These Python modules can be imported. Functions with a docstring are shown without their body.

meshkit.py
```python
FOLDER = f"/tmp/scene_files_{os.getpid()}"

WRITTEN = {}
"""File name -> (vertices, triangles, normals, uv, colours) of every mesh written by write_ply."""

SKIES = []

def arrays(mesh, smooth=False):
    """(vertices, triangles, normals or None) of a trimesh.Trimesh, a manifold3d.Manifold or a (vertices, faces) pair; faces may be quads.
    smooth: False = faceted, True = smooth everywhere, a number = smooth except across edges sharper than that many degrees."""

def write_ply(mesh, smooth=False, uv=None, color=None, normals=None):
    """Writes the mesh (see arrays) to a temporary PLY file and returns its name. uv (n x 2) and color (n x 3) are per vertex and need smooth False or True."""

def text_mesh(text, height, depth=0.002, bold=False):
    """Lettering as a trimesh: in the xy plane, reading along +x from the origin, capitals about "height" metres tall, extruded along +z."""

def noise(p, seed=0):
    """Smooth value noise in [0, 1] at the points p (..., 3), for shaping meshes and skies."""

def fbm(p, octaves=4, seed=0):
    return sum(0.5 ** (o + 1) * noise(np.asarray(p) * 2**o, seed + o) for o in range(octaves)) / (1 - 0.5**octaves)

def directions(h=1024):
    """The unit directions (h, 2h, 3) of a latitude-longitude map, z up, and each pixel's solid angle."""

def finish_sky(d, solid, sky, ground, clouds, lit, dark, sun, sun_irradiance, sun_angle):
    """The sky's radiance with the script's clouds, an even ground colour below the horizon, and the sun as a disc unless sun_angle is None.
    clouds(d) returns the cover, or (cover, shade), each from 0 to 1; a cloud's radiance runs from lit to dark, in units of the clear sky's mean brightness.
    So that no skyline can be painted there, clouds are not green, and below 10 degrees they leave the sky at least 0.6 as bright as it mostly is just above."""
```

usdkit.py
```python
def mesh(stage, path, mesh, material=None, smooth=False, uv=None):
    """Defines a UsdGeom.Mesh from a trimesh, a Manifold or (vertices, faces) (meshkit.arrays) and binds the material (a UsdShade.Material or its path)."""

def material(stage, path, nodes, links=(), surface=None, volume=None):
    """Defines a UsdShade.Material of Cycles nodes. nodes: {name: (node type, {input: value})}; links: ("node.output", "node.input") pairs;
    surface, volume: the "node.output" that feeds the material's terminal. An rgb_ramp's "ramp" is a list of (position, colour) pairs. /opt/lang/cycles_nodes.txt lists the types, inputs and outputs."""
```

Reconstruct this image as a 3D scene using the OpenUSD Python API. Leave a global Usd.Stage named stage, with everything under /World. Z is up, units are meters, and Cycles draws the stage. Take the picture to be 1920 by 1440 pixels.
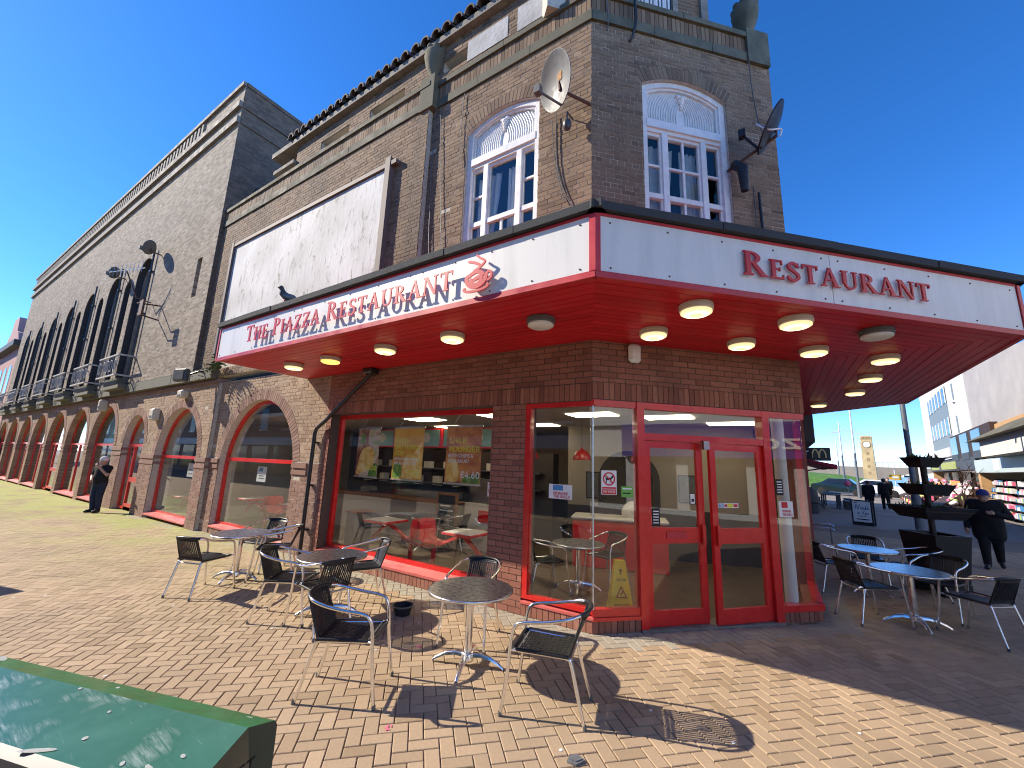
# An outdoor corner restaurant in a seaside shopping street, built as real geometry (metres, z up).
# World: the left-hand facade lies along -x (plane y = 0), the corner of the building is at the origin.
import math, random
import numpy as np, trimesh, usdkit, meshkit
from pxr import Usd, UsdGeom, UsdLux, UsdShade, Sdf, Gf, Vt
import shapely
from shapely.geometry import Polygon, box as sbox, LineString, Point, MultiPolygon
from shapely.ops import unary_union
from shapely import affinity
R = random.Random(11)
PI = math.pi
stage = Usd.Stage.CreateInMemory()
UsdGeom.SetStageUpAxis(stage, 'Z'); UsdGeom.SetStageMetersPerUnit(stage, 1.0)
W = UsdGeom.Xform.Define(stage, '/World')
UsdGeom.Scope.Define(stage, '/World/Looks')

# ---------------------------------------------------------------- camera, sky, sun
cam = UsdGeom.Camera.Define(stage, '/World/camera')
RT = np.array([[0.84272, 0.53721, 0.03508], [0.07278, -0.17825, 0.98129], [-0.53341, 0.8244, 0.18931]])
CP = np.array([1.8754, -4.7349, 1.85])
mat = np.eye(4); mat[0, :3] = RT[0]; mat[1, :3] = RT[1]; mat[2, :3] = -RT[2]; mat[3, :3] = CP
cam.AddTransformOp().Set(Gf.Matrix4d(*mat.ravel().tolist()))
cam.CreateHorizontalApertureAttr(36.0)
cam.CreateFocalLengthAttr(36.0 * 765.48 / 1920.0)
cam.CreateFocusDistanceAttr(6.0)
cam.CreateFStopAttr(0.0)
cam.CreateClippingRangeAttr(Gf.Vec2f(0.05, 5000))
cam.CreateExposureAttr(1.06)
SUN_HEAD, SUN_EL = math.radians(66.0 + 180.0), math.radians(34.3)      # compass heading of the direction towards the sun
SUND = np.array([math.sin(SUN_HEAD) * math.cos(SUN_EL), math.cos(SUN_HEAD) * math.cos(SUN_EL), math.sin(SUN_EL)])
dome = UsdLux.DomeLight.Define(stage, '/World/sky')
usdkit.material(stage, '/World/Looks/sky_look', {
    's': ('sky_texture', {'sky_type': 'single_scattering', 'sun_disc': False, 'sun_elevation': SUN_EL, 'sun_rotation': math.atan2(SUND[0], SUND[1]),
                          'air_density': 0.7, 'aerosol_density': 0.05, 'ozone_density': 5.0, 'altitude': 0.0}),
    'h': ('hsv', {'saturation': 1.22, 'value': 1.0}), 't': ('mix_color', {'blend_type': 'multiply', 'fac': 1.0, 'b': (1.0, 0.93, 1.05), 'use_clamp': False}),
    'b': ('background_shader', {'strength': 0.145})},
    [('s.color', 'h.color'), ('h.color', 't.a'), ('t.result', 'b.color')], surface='b.background')
UsdShade.MaterialBindingAPI.Apply(dome.GetPrim()).Bind(UsdShade.Material.Get(stage, '/World/Looks/sky_look'))
sun = UsdLux.DistantLight.Define(stage, '/World/sun')
sun.CreateIntensityAttr(1.0); sun.CreateAngleAttr(0.5); sun.CreateNormalizeAttr(True)
sun.CreateColorAttr(Gf.Vec3f(1.0, 0.90, 0.745))
zx = SUND / np.linalg.norm(SUND); xx = np.cross([0, 0, 1], zx); xx /= np.linalg.norm(xx); yx = np.cross(zx, xx)
sm = np.eye(4); sm[0, :3] = xx; sm[1, :3] = yx; sm[2, :3] = zx
sun.AddTransformOp().Set(Gf.Matrix4d(*sm.ravel().tolist()))

# ---------------------------------------------------------------- scene tree helpers
used = {}
def numbered(path):
    n = used.get(path, 0); used[path] = n + 1
    return path if n == 0 else f'{path}_{n:03d}'
def ppath(parent):
    return '/World' if parent is None else str(parent.GetPath())
def tag(p, label=None, cat=None, group=None, kind=None):
    for k, v in (('label', label), ('category', cat), ('group', group), ('kind', kind)):
        if v: p.SetCustomDataByKey(k, v)
    return p
def place(p, loc, rz=0, sc=None):
    x = UsdGeom.Xformable(p); x.ClearXformOpOrder()
    x.AddTranslateOp().Set(Gf.Vec3d(*[float(a) for a in loc])); x.AddRotateZOp().Set(float(math.degrees(rz)))
    if sc: x.AddScaleOp().Set(Gf.Vec3f(*sc) if np.ndim(sc) else Gf.Vec3f(sc, sc, sc))
    return p
def thing(name, label, cat, loc=(0, 0, 0), rz=0, group=None, sc=None):
    p = UsdGeom.Xform.Define(stage, numbered('/World/' + name)).GetPrim()
    place(p, loc, rz, sc)
    return tag(p, label, cat, group)
def part(name, parent, label=None):
    p = UsdGeom.Xform.Define(stage, numbered(ppath(parent) + '/' + name)).GetPrim()
    return tag(p, label)
def dup(src, loc, rz=0, label=None, group=None, cat=None, sc=None):
    cd = src.GetCustomData(); base = src.GetName()
    r = thing(base.rstrip('0123456789').rstrip('_'), label or cd.get('label'), cat or cd.get('category'), loc, rz, group or cd.get('group'), sc)
    r.GetReferences().AddInternalReference(src.GetPath()); r.SetInstanceable(True)
    return r
HEAD = lambda d: -math.radians(d)          # compass heading (clockwise from +y) to rotation about z

# ---------------------------------------------------------------- mesh helpers
class Fr:                                   # a wall frame: u along the wall, z up, n out of the wall
    def __init__(s, o, u):
        s.o = np.array(o, float); s.u = np.array([u[0], u[1], 0.0]) / math.hypot(u[0], u[1]); s.n = np.array([s.u[1], -s.u[0], 0.0])
    def p(s, u, z, n=0.0):
        return s.o + s.u * u + s.n * n + np.array([0, 0, z])
    def pts(s, a):
        a = np.asarray(a, float); return s.o + a[:, :1] * s.u + a[:, 2:3] * s.n + a[:, 1:2] * np.array([0, 0, 1.0])
    def moved(s, u=0, z=0, n=0):
        f = Fr(s.p(u, z, n), s.u); return f
    @property
    def rz(s): return math.atan2(s.u[1], s.u[0])
FW = Fr((0, 0, 0), (1, 0))                  # identity-like: u = x, n = -y
S2 = math.sqrt(0.5)
FA = Fr((0, 0, 0), (1, 0)); FB = Fr((0, 0, 0), (1, 1)); FC = Fr((0, 0, 0), (0, 1))
BOXF = np.array([[0, 1, 2], [0, 2, 3], [4, 6, 5], [4, 7, 6], [0, 4, 5], [0, 5, 1], [1, 5, 6], [1, 6, 2], [2, 6, 7], [2, 7, 3], [3, 7, 4], [3, 4, 0]])
def rotation_to(d):
    d = np.array(d, float); d /= np.linalg.norm(d)
    a = np.array([0, 0, 1.0]) if abs(d[2]) < 0.95 else np.array([1.0, 0, 0])
    x = np.cross(a, d); x /= np.linalg.norm(x); return x, np.cross(d, x), d
class MB:
    def __init__(s): s.v = []; s.f = []; s.t = []; s.n = 0
    def add(s, v, f, tone=0.5):
        v = np.asarray(v, float); f = np.asarray(f, int)
        if f.shape[1] == 4: f = np.vstack([f[:, [0, 1, 2]], f[:, [0, 2, 3]]])
        s.v.append(v); s.f.append(f + s.n); s.t.append(np.full(len(v), tone) if np.ndim(tone) == 0 else np.asarray(tone)); s.n += len(v); return s
    def tm(s, m, tone=0.5): return s.add(m.vertices, m.faces, tone)
    def fbox(s, fr, u0, u1, z0, z1, n0, n1, tone=0.5, back=True):     # box in a wall frame, n1 is the outer side
        a = [(u0, z0, n1), (u1, z0, n1), (u1, z1, n1), (u0, z1, n1), (u0, z0, n0), (u1, z0, n0), (u1, z1, n0), (u0, z1, n0)]
        return s.add(fr.pts(a), BOXF if back else np.delete(BOXF, [2, 3], 0), tone)
    def box(s, c, d, rz=0, tone=0.5, m=None):
        d = np.array(d, float) / 2
        v = np.array([(x, y, z) for z in (-1, 1) for x, y in ((-1, -1), (1, -1), (1, 1), (-1, 1))]) * d
        if m is not None: v = v @ np.array(m).T
        c_, s_ = math.cos(rz), math.sin(rz); v = np.c_[v[:, 0] * c_ - v[:, 1] * s_, v[:, 0] * s_ + v[:, 1] * c_, v[:, 2]] + np.array(c)
        return s.add(v, [[0, 2, 1], [0, 3, 2], [4, 5, 6], [4, 6, 7], [0, 1, 5], [0, 5, 4], [1, 2, 6], [1, 6, 5], [2, 3, 7], [2, 7, 6], [3, 0, 4], [3, 4, 7]], tone)
    def bbox(s, c, d, b=0.01, rz=0, tone=0.5):                         # bevelled box
        d = np.array(d, float) / 2; b = min(b, d.min() * 0.9); P = []
        for sx in (-1, 1):
            for sy in (-1, 1):
                for sz in (-1, 1):
                    q = np.array([sx, sy, sz])
                    for k in range(3):
                        o = d - b; o = o.copy(); o[k] = d[k]; P.append(q * o)
        m = trimesh.convex.convex_hull(np.array(P)); v = np.array(m.vertices)
        c_, s_ = math.cos(rz), math.sin(rz); v = np.c_[v[:, 0] * c_ - v[:, 1] * s_, v[:, 0] * s_ + v[:, 1] * c_, v[:, 2]] + np.array(c)
        return s.add(v, m.faces, tone)
    def beam(s, a, b, w, h, tone=0.5):                                 # rectangular bar from a to b
        a = np.array(a, float); b = np.array(b, float); x, y, d = rotation_to(b - a)
        v = [p + x * sx * w / 2 + y * sy * h / 2 for p in (a, b) for sx, sy in ((-1, -1), (1, -1), (1, 1), (-1, 1))]
        return s.add(v, [[0, 2, 1], [0, 3, 2], [4, 5, 6], [4, 6, 7], [0, 1, 5], [0, 5, 4], [1, 2, 6], [1, 6, 5], [2, 3, 7], [2, 7, 6], [3, 0, 4], [3, 4, 7]], tone)
    def poly(s, fr, g, n0, n1, tone=0.5):                              # shapely polygon in a wall frame, extruded
        for q in getattr(g, 'geoms', [g]):
            if q.is_empty or q.geom_type != 'Polygon' or q.area < 1e-7: continue
            m = trimesh.creation.extrude_polygon(q, n1 - n0, engine='earcut'); v = np.array(m.vertices)
            s.add(fr.pts(np.c_[v[:, 0], v[:, 1], v[:, 2] + n0]), m.faces, tone)
        return s
    def flat(s, g, z0, z1, tone=0.5):                                  # shapely polygon on the ground plan, extruded up
        for q in getattr(g, 'geoms', [g]):
            if q.is_empty or q.geom_type != 'Polygon': continue
            m = trimesh.creation.extrude_polygon(q, z1 - z0, engine='earcut'); v = np.array(m.vertices); v[:, 2] += z0; s.add(v, m.faces, tone)
        return s
    def tube(s, pts, r, seg=8, tone=0.5, closed=False):
        p = np.array(pts, float); n = len(p); r = np.broadcast_to(r, (n,))
        t = np.zeros_like(p); t[1:-1] = p[2:] - p[:-2]; t[0] = p[1] - p[0]; t[-1] = p[-1] - p[-2]
        if closed: t[0] = t[-1] = p[1] - p[-1]
        t /= np.linalg.norm(t, axis=1, keepdims=True) + 1e-12
        x, _, _ = rotation_to(t[0]); v = []
        for i in range(n):
            x = x - t[i] * (x @ t[i]); x /= np.linalg.norm(x); y = np.cross(t[i], x)
            for k in range(seg):
                a = 2 * PI * k / seg; v.append(p[i] + r[i] * (math.cos(a) * x + math.sin(a) * y))
        f = [[i * seg + k, i * seg + (k + 1) % seg, ((i + 1) % n) * seg + (k + 1) % seg, ((i + 1) % n) * seg + k] for i in range(n if closed else n - 1) for k in range(seg)]
        f3 = [q for a in f for q in ([a[0], a[1], a[2]], [a[0], a[2], a[3]])]
        if not closed:
            f3 += [[0, k + 1, k] for k in range(1, seg - 1)] + [[(n - 1) * seg, (n - 1) * seg + k, (n - 1) * seg + k + 1] for k in range(1, seg - 1)]
        return s.add(v, f3, tone)
    def lathe(s, prof, c=(0, 0, 0), seg=24, tone=0.5, axis=(0, 0, 1), sx=1, sy=1):
        x, y, d = rotation_to(axis) if tuple(axis) != (0, 0, 1) else (np.array([1.0, 0, 0]), np.array([0, 1.0, 0]), np.array([0, 0, 1.0]))
        v = [np.array(c) + d * h + (x * sx * math.cos(2 * PI * k / seg) + y * sy * math.sin(2 * PI * k / seg)) * r for r, h in prof for k in range(seg)]
        f = [[i * seg + k, i * seg + (k + 1) % seg, (i + 1) * seg + (k + 1) % seg, (i + 1) * seg + k] for i in range(len(prof) - 1) for k in range(seg)]
        return s.add(v, f, tone)
    def ball(s, c, r, sub=2, tone=0.5, sc=(1, 1, 1)):
        m = trimesh.creation.icosphere(sub, 1.0); return s.add(np.array(m.vertices) * np.array(sc) * r + np.array(c), m.faces, tone)
    def build(s, name, material, parent=None, smooth=False, label=None, cat=None, group=None, kind=None):
        if not s.v: return None
        v = np.vstack(s.v); f = np.vstack(s.f)
        m = usdkit.mesh(stage, numbered(ppath(parent) + '/' + name), (v, f), M[material], smooth=smooth)
        if smooth is False:
            UsdGeom.PrimvarsAPI(m).CreatePrimvar('tone', Sdf.ValueTypeNames.FloatArray, 'vertex').Set(Vt.FloatArray.FromNumpy(np.concatenate(s.t).astype(np.float32)))
        return tag(m.GetPrim(), label, cat, group, kind)
def smooth_path(pts, k=6):
    p = np.array(pts, float); out = []
    for i in range(len(p) - 1):
        a = p[max(i - 1, 0)]; b = p[i]; c = p[i + 1]; d = p[min(i + 2, len(p) - 1)]
        for j in range(k):
            t = j / k; out.append(0.5 * ((2 * b) + (-a + c) * t + (2 * a - 5 * b + 4 * c - d) * t * t + (-a + 3 * b - 3 * c + d) * t ** 3))
    out.append(p[-1]); return np.array(out)
def arch_poly(c, hw, z0, spring, rise=None, seg=28):                   # opening with a round or elliptical head
    rise = hw if rise is None else rise
    a = np.linspace(0, PI, seg)
    return Polygon([(c - hw, z0), (c + hw, z0)] + [(c + hw * math.cos(t), spring + rise * math.sin(t)) for t in a])
def text_poly(txt, height, bold=False):
    m = meshkit.text_mesh(txt, height, 0.01, bold=bold); return m
def put_text(txt, height, fr, u, z, n, depth, mat_, parent, name='lettering', bold=True, width=None, centre=False, mirror=False):
    m = meshkit.text_mesh(txt, height, depth, bold=bold); v = np.array(m.vertices)
    w = v[:, 0].max() - v[:, 0].min()
    if width: v[:, 0] *= width / w; w = width
    if centre: v[:, 0] -= v[:, 0].min() + w / 2
    mb = MB(); mb.add(fr.pts(np.c_[v[:, 0] + u, v[:, 1] + z, v[:, 2] + n]), m.faces); return mb.build(name, mat_, parent)

# ---------------------------------------------------------------- materials
M = {}
def C3(c): return tuple(float(x) for x in c)
def plain(name, rgb, rough=0.5, metal=0.0, var=0.0, scale=6.0, bump=0.0, bscale=80.0, spec=0.5, var2=None, coat=0.0, obj=False, emis=None, trans=None):
    n = {'p': ('principled_bsdf', {'base_color': C3(rgb), 'roughness': rough, 'metallic': metal, 'specular_ior_level': spec, 'coat_weight': coat})}; l = []
    if var or bump or obj:
        n['g'] = ('texture_coordinate', {}) if obj else ('geometry', {}); src = 'g.object' if obj else 'g.position'
    if var:
        n['n'] = ('noise_texture', {'scale': scale, 'detail': 6.0, 'roughness': 0.65}); l.append((src, 'n.vector'))
        lo = C3(np.array(rgb) * (1 - var)) if var2 is None else C3(var2); hi = C3(np.minimum(np.array(rgb) * (1 + var), 0.95)) if var2 is None else C3(rgb)
        n['r'] = ('rgb_ramp', {'ramp': [(0.3, lo), (0.7, hi)]}); l += [('n.fac', 'r.fac'), ('r.color', 'p.base_color')]
        if rough > 0.08:
            n['mr'] = ('map_range', {'from_min': 0.3, 'from_max': 0.7, 'to_min': rough * 0.8, 'to_max': min(1.0, rough * 1.25)}); l += [('n.fac', 'mr.value'), ('mr.result', 'p.roughness')]
    if bump:
        n['bn'] = ('noise_texture', {'scale': bscale, 'detail': 4.0}); n['b'] = ('bump', {'strength': bump, 'distance': 0.01})
        l += [(src, 'bn.vector'), ('bn.fac', 'b.height'), ('b.normal', 'p.normal')]
    if emis: n['p'][1]['emission_color'] = C3(emis[0]); n['p'][1]['emission_strength'] = float(emis[1])
    M[name] = usdkit.material(stage, '/World/Looks/' + name, n, l, surface='p.BSDF')
def green_tint(n, l, out):
    """yellow-green tint in noise patches, stronger to the left and towards the wall"""
    n['asx'] = ('separate_xyz', {}); n['ay'] = ('map_range', {'from_min': -3.4, 'from_max': -.4, 'to_min': 0.0, 'to_max': 1.0}); n['ax'] = ('map_range', {'from_min': -2.2, 'from_max': -6.5, 'to_min': 0.0, 'to_max': 1.0})
    n['an'] = ('noise_texture', {'scale': .9, 'detail': 5.0, 'roughness': .65}); n['anm'] = ('map_range', {'from_min': .36, 'from_max': .62, 'to_min': 0.0, 'to_max': .5}); n['am1'] = ('math', {'math_type': 'multiply'}); n['am2'] = ('math', {'math_type': 'multiply'}); n['amx'] = ('mix_color', {'b': (.36, .36, .12)})
    l += [('g.position', 'asx.vector'), ('asx.y', 'ay.value'), ('asx.x', 'ax.value'), ('g.position', 'an.vector'), ('an.fac', 'anm.value'), ('ax.result', 'am1.value1'), ('ay.result', 'am1.value2'), ('am1.value', 'am2.value1'), ('anm.result', 'am2.value2'), ('am2.value', 'amx.fac'), (out, 'amx.a')]
    return 'amx.result'
def toned(name, stops, rough=0.85, dirt=None, dscale=1.3, damount=0.5, bump=0.35, bscale=120.0, fine=0.22, spec=0.3, streak=False, green=False):
    """colour from each piece's own tone, with fine grain and large stains"""
    n = {'p': ('principled_bsdf', {'roughness': rough, 'specular_ior_level': spec}), 'g': ('geometry', {}),
         'a': ('attribute', {'attribute': 'tone'}), 'r': ('rgb_ramp', {'ramp': [(x, C3(c)) for x, c in stops]}),
         'n': ('noise_texture', {'scale': 45.0, 'detail': 5.0, 'roughness': 0.7}),
         'nm': ('map_range', {'from_min': 0.25, 'from_max': 0.75, 'to_min': 1 - fine, 'to_max': 1 + fine}),
         'mul': ('mix_color', {'blend_type': 'multiply', 'fac': 1.0, 'use_clamp': False}),
         'bn': ('noise_texture', {'scale': bscale, 'detail': 3.0}), 'b': ('bump', {'strength': bump, 'distance': 0.006})}
    l = [('a.fac', 'r.fac'), ('g.position', 'n.vector'), ('n.fac', 'nm.value'), ('r.color', 'mul.a'), ('nm.result', 'cc.r'), ('nm.result', 'cc.g'), ('nm.result', 'cc.b'), ('cc.color', 'mul.b'),
         ('g.position', 'bn.vector'), ('bn.fac', 'b.height'), ('b.normal', 'p.normal')]
    n['cc'] = ('combine_color', {})
    out = 'mul.result'
    if dirt is not None:
        n['d'] = ('noise_texture', {'scale': dscale, 'detail': 5.0, 'roughness': 0.6})
        if streak:
            n['mp'] = ('mapping', {'scale': (1.0, 1.0, 0.16)}); l += [('g.position', 'mp.vector'), ('mp.vector', 'd.vector')]
        else: l.append(('g.position', 'd.vector'))
        n['dm'] = ('map_range', {'from_min': 0.45, 'from_max': 0.72, 'to_min': 0.0, 'to_max': damount}); n['mx'] = ('mix_color', {'blend_type': 'mix', 'b': C3(dirt)})
        l += [('d.fac', 'dm.value'), ('dm.result', 'mx.fac'), (out, 'mx.a')]; out = 'mx.result'
    if green: out = green_tint(n, l, out)
    l.append((out, 'p.base_color'))
    M[name] = usdkit.material(stage, '/World/Looks/' + name, n, l, surface='p.BSDF')
def brickish(name, c1, c2, mortar, axis='xz', bw=0.225, rh=0.075, rough=0.9, msize=0.01, dirt=None, damount=0.4, rotz=0.0, bump=0.6, spread=0.35, off=0.5, green=False):
    """far masonry: bricks as a texture in metres; axis picks the wall's plane"""
    n = {'g': ('geometry', {}), 'sx': ('separate_xyz', {}), 'cx': ('combine_xyz', {}),
         'bt': ('brick_texture', {'offset': off, 'scale': 1.0, 'brick_width': bw, 'row_height': rh, 'mortar_size': msize, 'mortar_smooth': 0.15, 'color1': C3(c1), 'color2': C3(c2), 'mortar': C3(mortar), 'bias': 0.0}),
         'n': ('noise_texture', {'scale': 3.2, 'detail': 7.0, 'roughness': 0.75}), 'nm': ('map_range', {'from_min': 0.3, 'from_max': 0.7, 'to_min': 1 - spread, 'to_max': 1 + spread}),
         'cc': ('combine_color', {}), 'mul': ('mix_color', {'blend_type': 'multiply', 'fac': 1.0, 'use_clamp': False}), 'p': ('principled_bsdf', {'roughness': rough, 'specular_ior_level': 0.25}),
         'iv': ('math', {'math_type': 'subtract', 'value1': 1.0}), 'b': ('bump', {'strength': bump, 'distance': 0.008})}
    l = [('g.position', 'sx.vector'), ('g.position', 'n.vector'), ('n.fac', 'nm.value'), ('nm.result', 'cc.r'), ('nm.result', 'cc.g'), ('nm.result', 'cc.b'),
         ('bt.color', 'mul.a'), ('cc.color', 'mul.b'), ('bt.fac', 'iv.value2'), ('iv.value', 'b.height'), ('b.normal', 'p.normal')]
    if axis == 'xz': l += [('sx.x', 'cx.x'), ('sx.z', 'cx.y'), ('cx.vector', 'bt.vector')]
    elif axis == 'yz': l += [('sx.y', 'cx.x'), ('sx.z', 'cx.y'), ('cx.vector', 'bt.vector')]
    else:
        n['mp'] = ('mapping', {'rotation': (0, 0, rotz)}); l += [('g.position', 'mp.vector'), ('mp.vector', 'bt.vector')]
    out = 'mul.result'
    if dirt is not None:
        n['d'] = ('noise_texture', {'scale': 0.5, 'detail': 6.0, 'roughness': 0.6}); n['dm'] = ('map_range', {'from_min': 0.42, 'from_max': 0.7, 'to_min': 0.0, 'to_max': damount}); n['mx'] = ('mix_color', {'b': C3(dirt)})
        l += [('g.position', 'd.vector'), ('d.fac', 'dm.value'), ('dm.result', 'mx.fac'), (out, 'mx.a')]; out = 'mx.result'
    if green: out = green_tint(n, l, out)
    l.append((out, 'p.base_color'))
    M[name] = usdkit.material(stage, '/World/Looks/' + name, n, l, surface='p.BSDF')
def pane(name, tint=(0.93, 0.96, 0.95), f0=.075, rough=0.0):
    n = {'t': ('transparent_bsdf', {'color': C3(tint)}), 'g': ('glossy_bsdf', {'color': (1, 1, 1), 'roughness': rough}), 'w': ('layer_weight', {'blend': 0.5}),
         'pw': ('math', {'math_type': 'power', 'value2': 5.0}), 'ma': ('math', {'math_type': 'multiply_add', 'value2': 1.0 - f0, 'value3': f0}), 'm': ('mix_closure', {})}
    l = [('w.facing', 'pw.value1'), ('pw.value', 'ma.value1'), ('ma.value', 'm.fac'), ('t.BSDF', 'm.closure1'), ('g.BSDF', 'm.closure2')]
    M[name] = usdkit.material(stage, '/World/Looks/' + name, n, l, surface='m.closure')
def emit(name, rgb, strength):
    M[name] = usdkit.material(stage, '/World/Looks/' + name, {'e': ('emission', {'color': C3(rgb), 'strength': float(strength)})}, [], surface='e.emission')

toned('brick_buff', [(0, (.125, .078, .048)), (.35, (.21, .135, .083)), (.7, (.27, .18, .112)), (1, (.33, .228, .145))], dirt=(.06, .055, .045), damount=.55, dscale=.8, streak=True)
toned('brick_red', [(0, (.18, .068, .046)), (.4, (.285, .115, .076)), (.75, (.34, .145, .095)), (1, (.39, .185, .125))], dirt=(.07, .045, .04), damount=.35, dscale=1.1, rough=.75)
toned('brick_arcade', [(0, (.22, .135, .085)), (.5, (.36, .25, .165)), (1, (.44, .32, .22))], dirt=(.13, .10, .075), damount=.35)
toned('brick_pier', [(0, (.15, .078, .058)), (.5, (.26, .15, .11)), (1, (.34, .215, .165))], dirt=(.11, .08, .065), damount=.3)
toned('paver_tan', [(0, (.31, .218, .128)), (.12, (.375, .27, .168)), (.5, (.42, .302, .19)), (.85, (.455, .33, .21)), (.93, (.34, .235, .145)), (.96, (.33, .29, .22)), (1, (.36, .32, .25))], rough=.8, dirt=(.26, .195, .125), damount=.6, dscale=.5, green=True, fine=.12, bump=.5, bscale=260.)
brickish('paver_far', (.38, .28, .175), (.34, .25, .155), (.2, .145, .095), axis='xy', rotz=-PI / 4, bw=.204, rh=.102, msize=.006, dirt=(.24, .19, .11), damount=.45, green=True)
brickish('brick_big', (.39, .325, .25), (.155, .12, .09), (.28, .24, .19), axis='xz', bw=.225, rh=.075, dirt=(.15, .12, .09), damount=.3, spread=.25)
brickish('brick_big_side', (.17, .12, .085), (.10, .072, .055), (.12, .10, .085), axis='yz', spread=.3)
brickish('brick_row', (.26, .15, .10), (.20, .11, .075), (.22, .18, .15), axis='yz')
plain('mortar', (.47, .415, .335), .95, var=.3, scale=20)
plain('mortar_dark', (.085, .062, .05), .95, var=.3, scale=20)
plain('sand_joint', (.21, .16, .11), .95, var=.35, scale=30)
plain('stone_moss', (.155, .14, .095), .9, var=.5, scale=3, bump=.5, bscale=40, var2=(.06, .058, .035))
plain('stone_grey', (.20, .175, .145), .9, var=.35, scale=5, bump=.5, bscale=60)
plain('ledge_stone', (.17, .165, .13), .92, var=.4, scale=3, bump=.6, bscale=40, var2=(.09, .085, .06))
plain('tile_roof', (.075, .06, .052), .85, var=.4, scale=9, bump=.4)
plain('felt', (.055, .06, .066), .95, var=.35, scale=70, bump=.9, bscale=350)
plain('red_gloss', (.62, .020, .018), .28, var=.10, scale=2.5, coat=.25)
toned('red_soffit', [(0, (.47, .008, .016)), (.5, (.55, .010, .020)), (1, (.62, .014, .026))], rough=.36, dirt=(.30, .02, .02), damount=.35, dscale=1.2, bump=.03, bscale=40., fine=.05, spec=.5)
plain('red_letter', (.55, .022, .02), .35)
plain('red_trim', (.50, .03, .04), .4, var=.15, scale=5)
toned('white_panel', [(0, (.74, .725, .69)), (1, (.74, .725, .69))], rough=.35, dirt=(.50, .50, .49), damount=.45, dscale=5.0, bump=.0, fine=.03, spec=.5, streak=True)
plain('white_paint', (.74, .73, .70), .5, var=.12, scale=7, bump=.25, bscale=60)
M['render_board'] = usdkit.material(stage, '/World/Looks/render_board', {
    'g': ('geometry', {}), 'mp': ('mapping', {'scale': (7.0, 7.0, 2.2)}), 'n': ('noise_texture', {'scale': 1.0, 'detail': 6.0, 'roughness': .72, 'distortion': .6}),
    'r': ('rgb_ramp', {'ramp': [(0, (.60, .595, .585)), (.50, (.57, .565, .555)), (.60, (.60, .60, .59)), (.585, (.54, .53, .515)), (.60, (.22, .21, .195)), (.66, (.33, .32, .30)), (1, (.40, .39, .37))]}),
    'n2': ('noise_texture', {'scale': .8, 'detail': 4.0}), 'r2': ('rgb_ramp', {'ramp': [(.32, (.70, .69, .67)), (.6, (1, 1, 1))]}), 'mul': ('mix_color', {'blend_type': 'multiply', 'fac': 1.0}),
    'b': ('bump', {'strength': .9, 'distance': .012}), 'p': ('principled_bsdf', {'roughness': .75})},
    [('g.position', 'mp.vector'), ('mp.vector', 'n.vector'), ('n.fac', 'r.fac'), ('g.position', 'n2.vector'), ('n2.fac', 'r2.fac'), ('r.color', 'mul.a'), ('r2.color', 'mul.b'), ('mul.result', 'p.base_color'), ('n.fac', 'b.height'), ('b.normal', 'p.normal')], surface='p.BSDF')
plain('old_render', (.40, .39, .37), .9, var=.3, scale=3, bump=.8, bscale=12)
plain('red_sill', (.52, .115, .10), .42, var=.2, scale=4)  # paler than the other reds: sun sheen on the sills put into the colour
plain('board_frame', (.13, .095, .085), .7)
plain('alu', (.86, .85, .83), .2, metal=1.0, var=.05, scale=25)
plain('alu_dull', (.62, .61, .59), .38, metal=1.0, var=.15, scale=30)
plain('table_steel', (.56, .56, .55), .30, metal=1.0, var=.08, scale=24)
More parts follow.
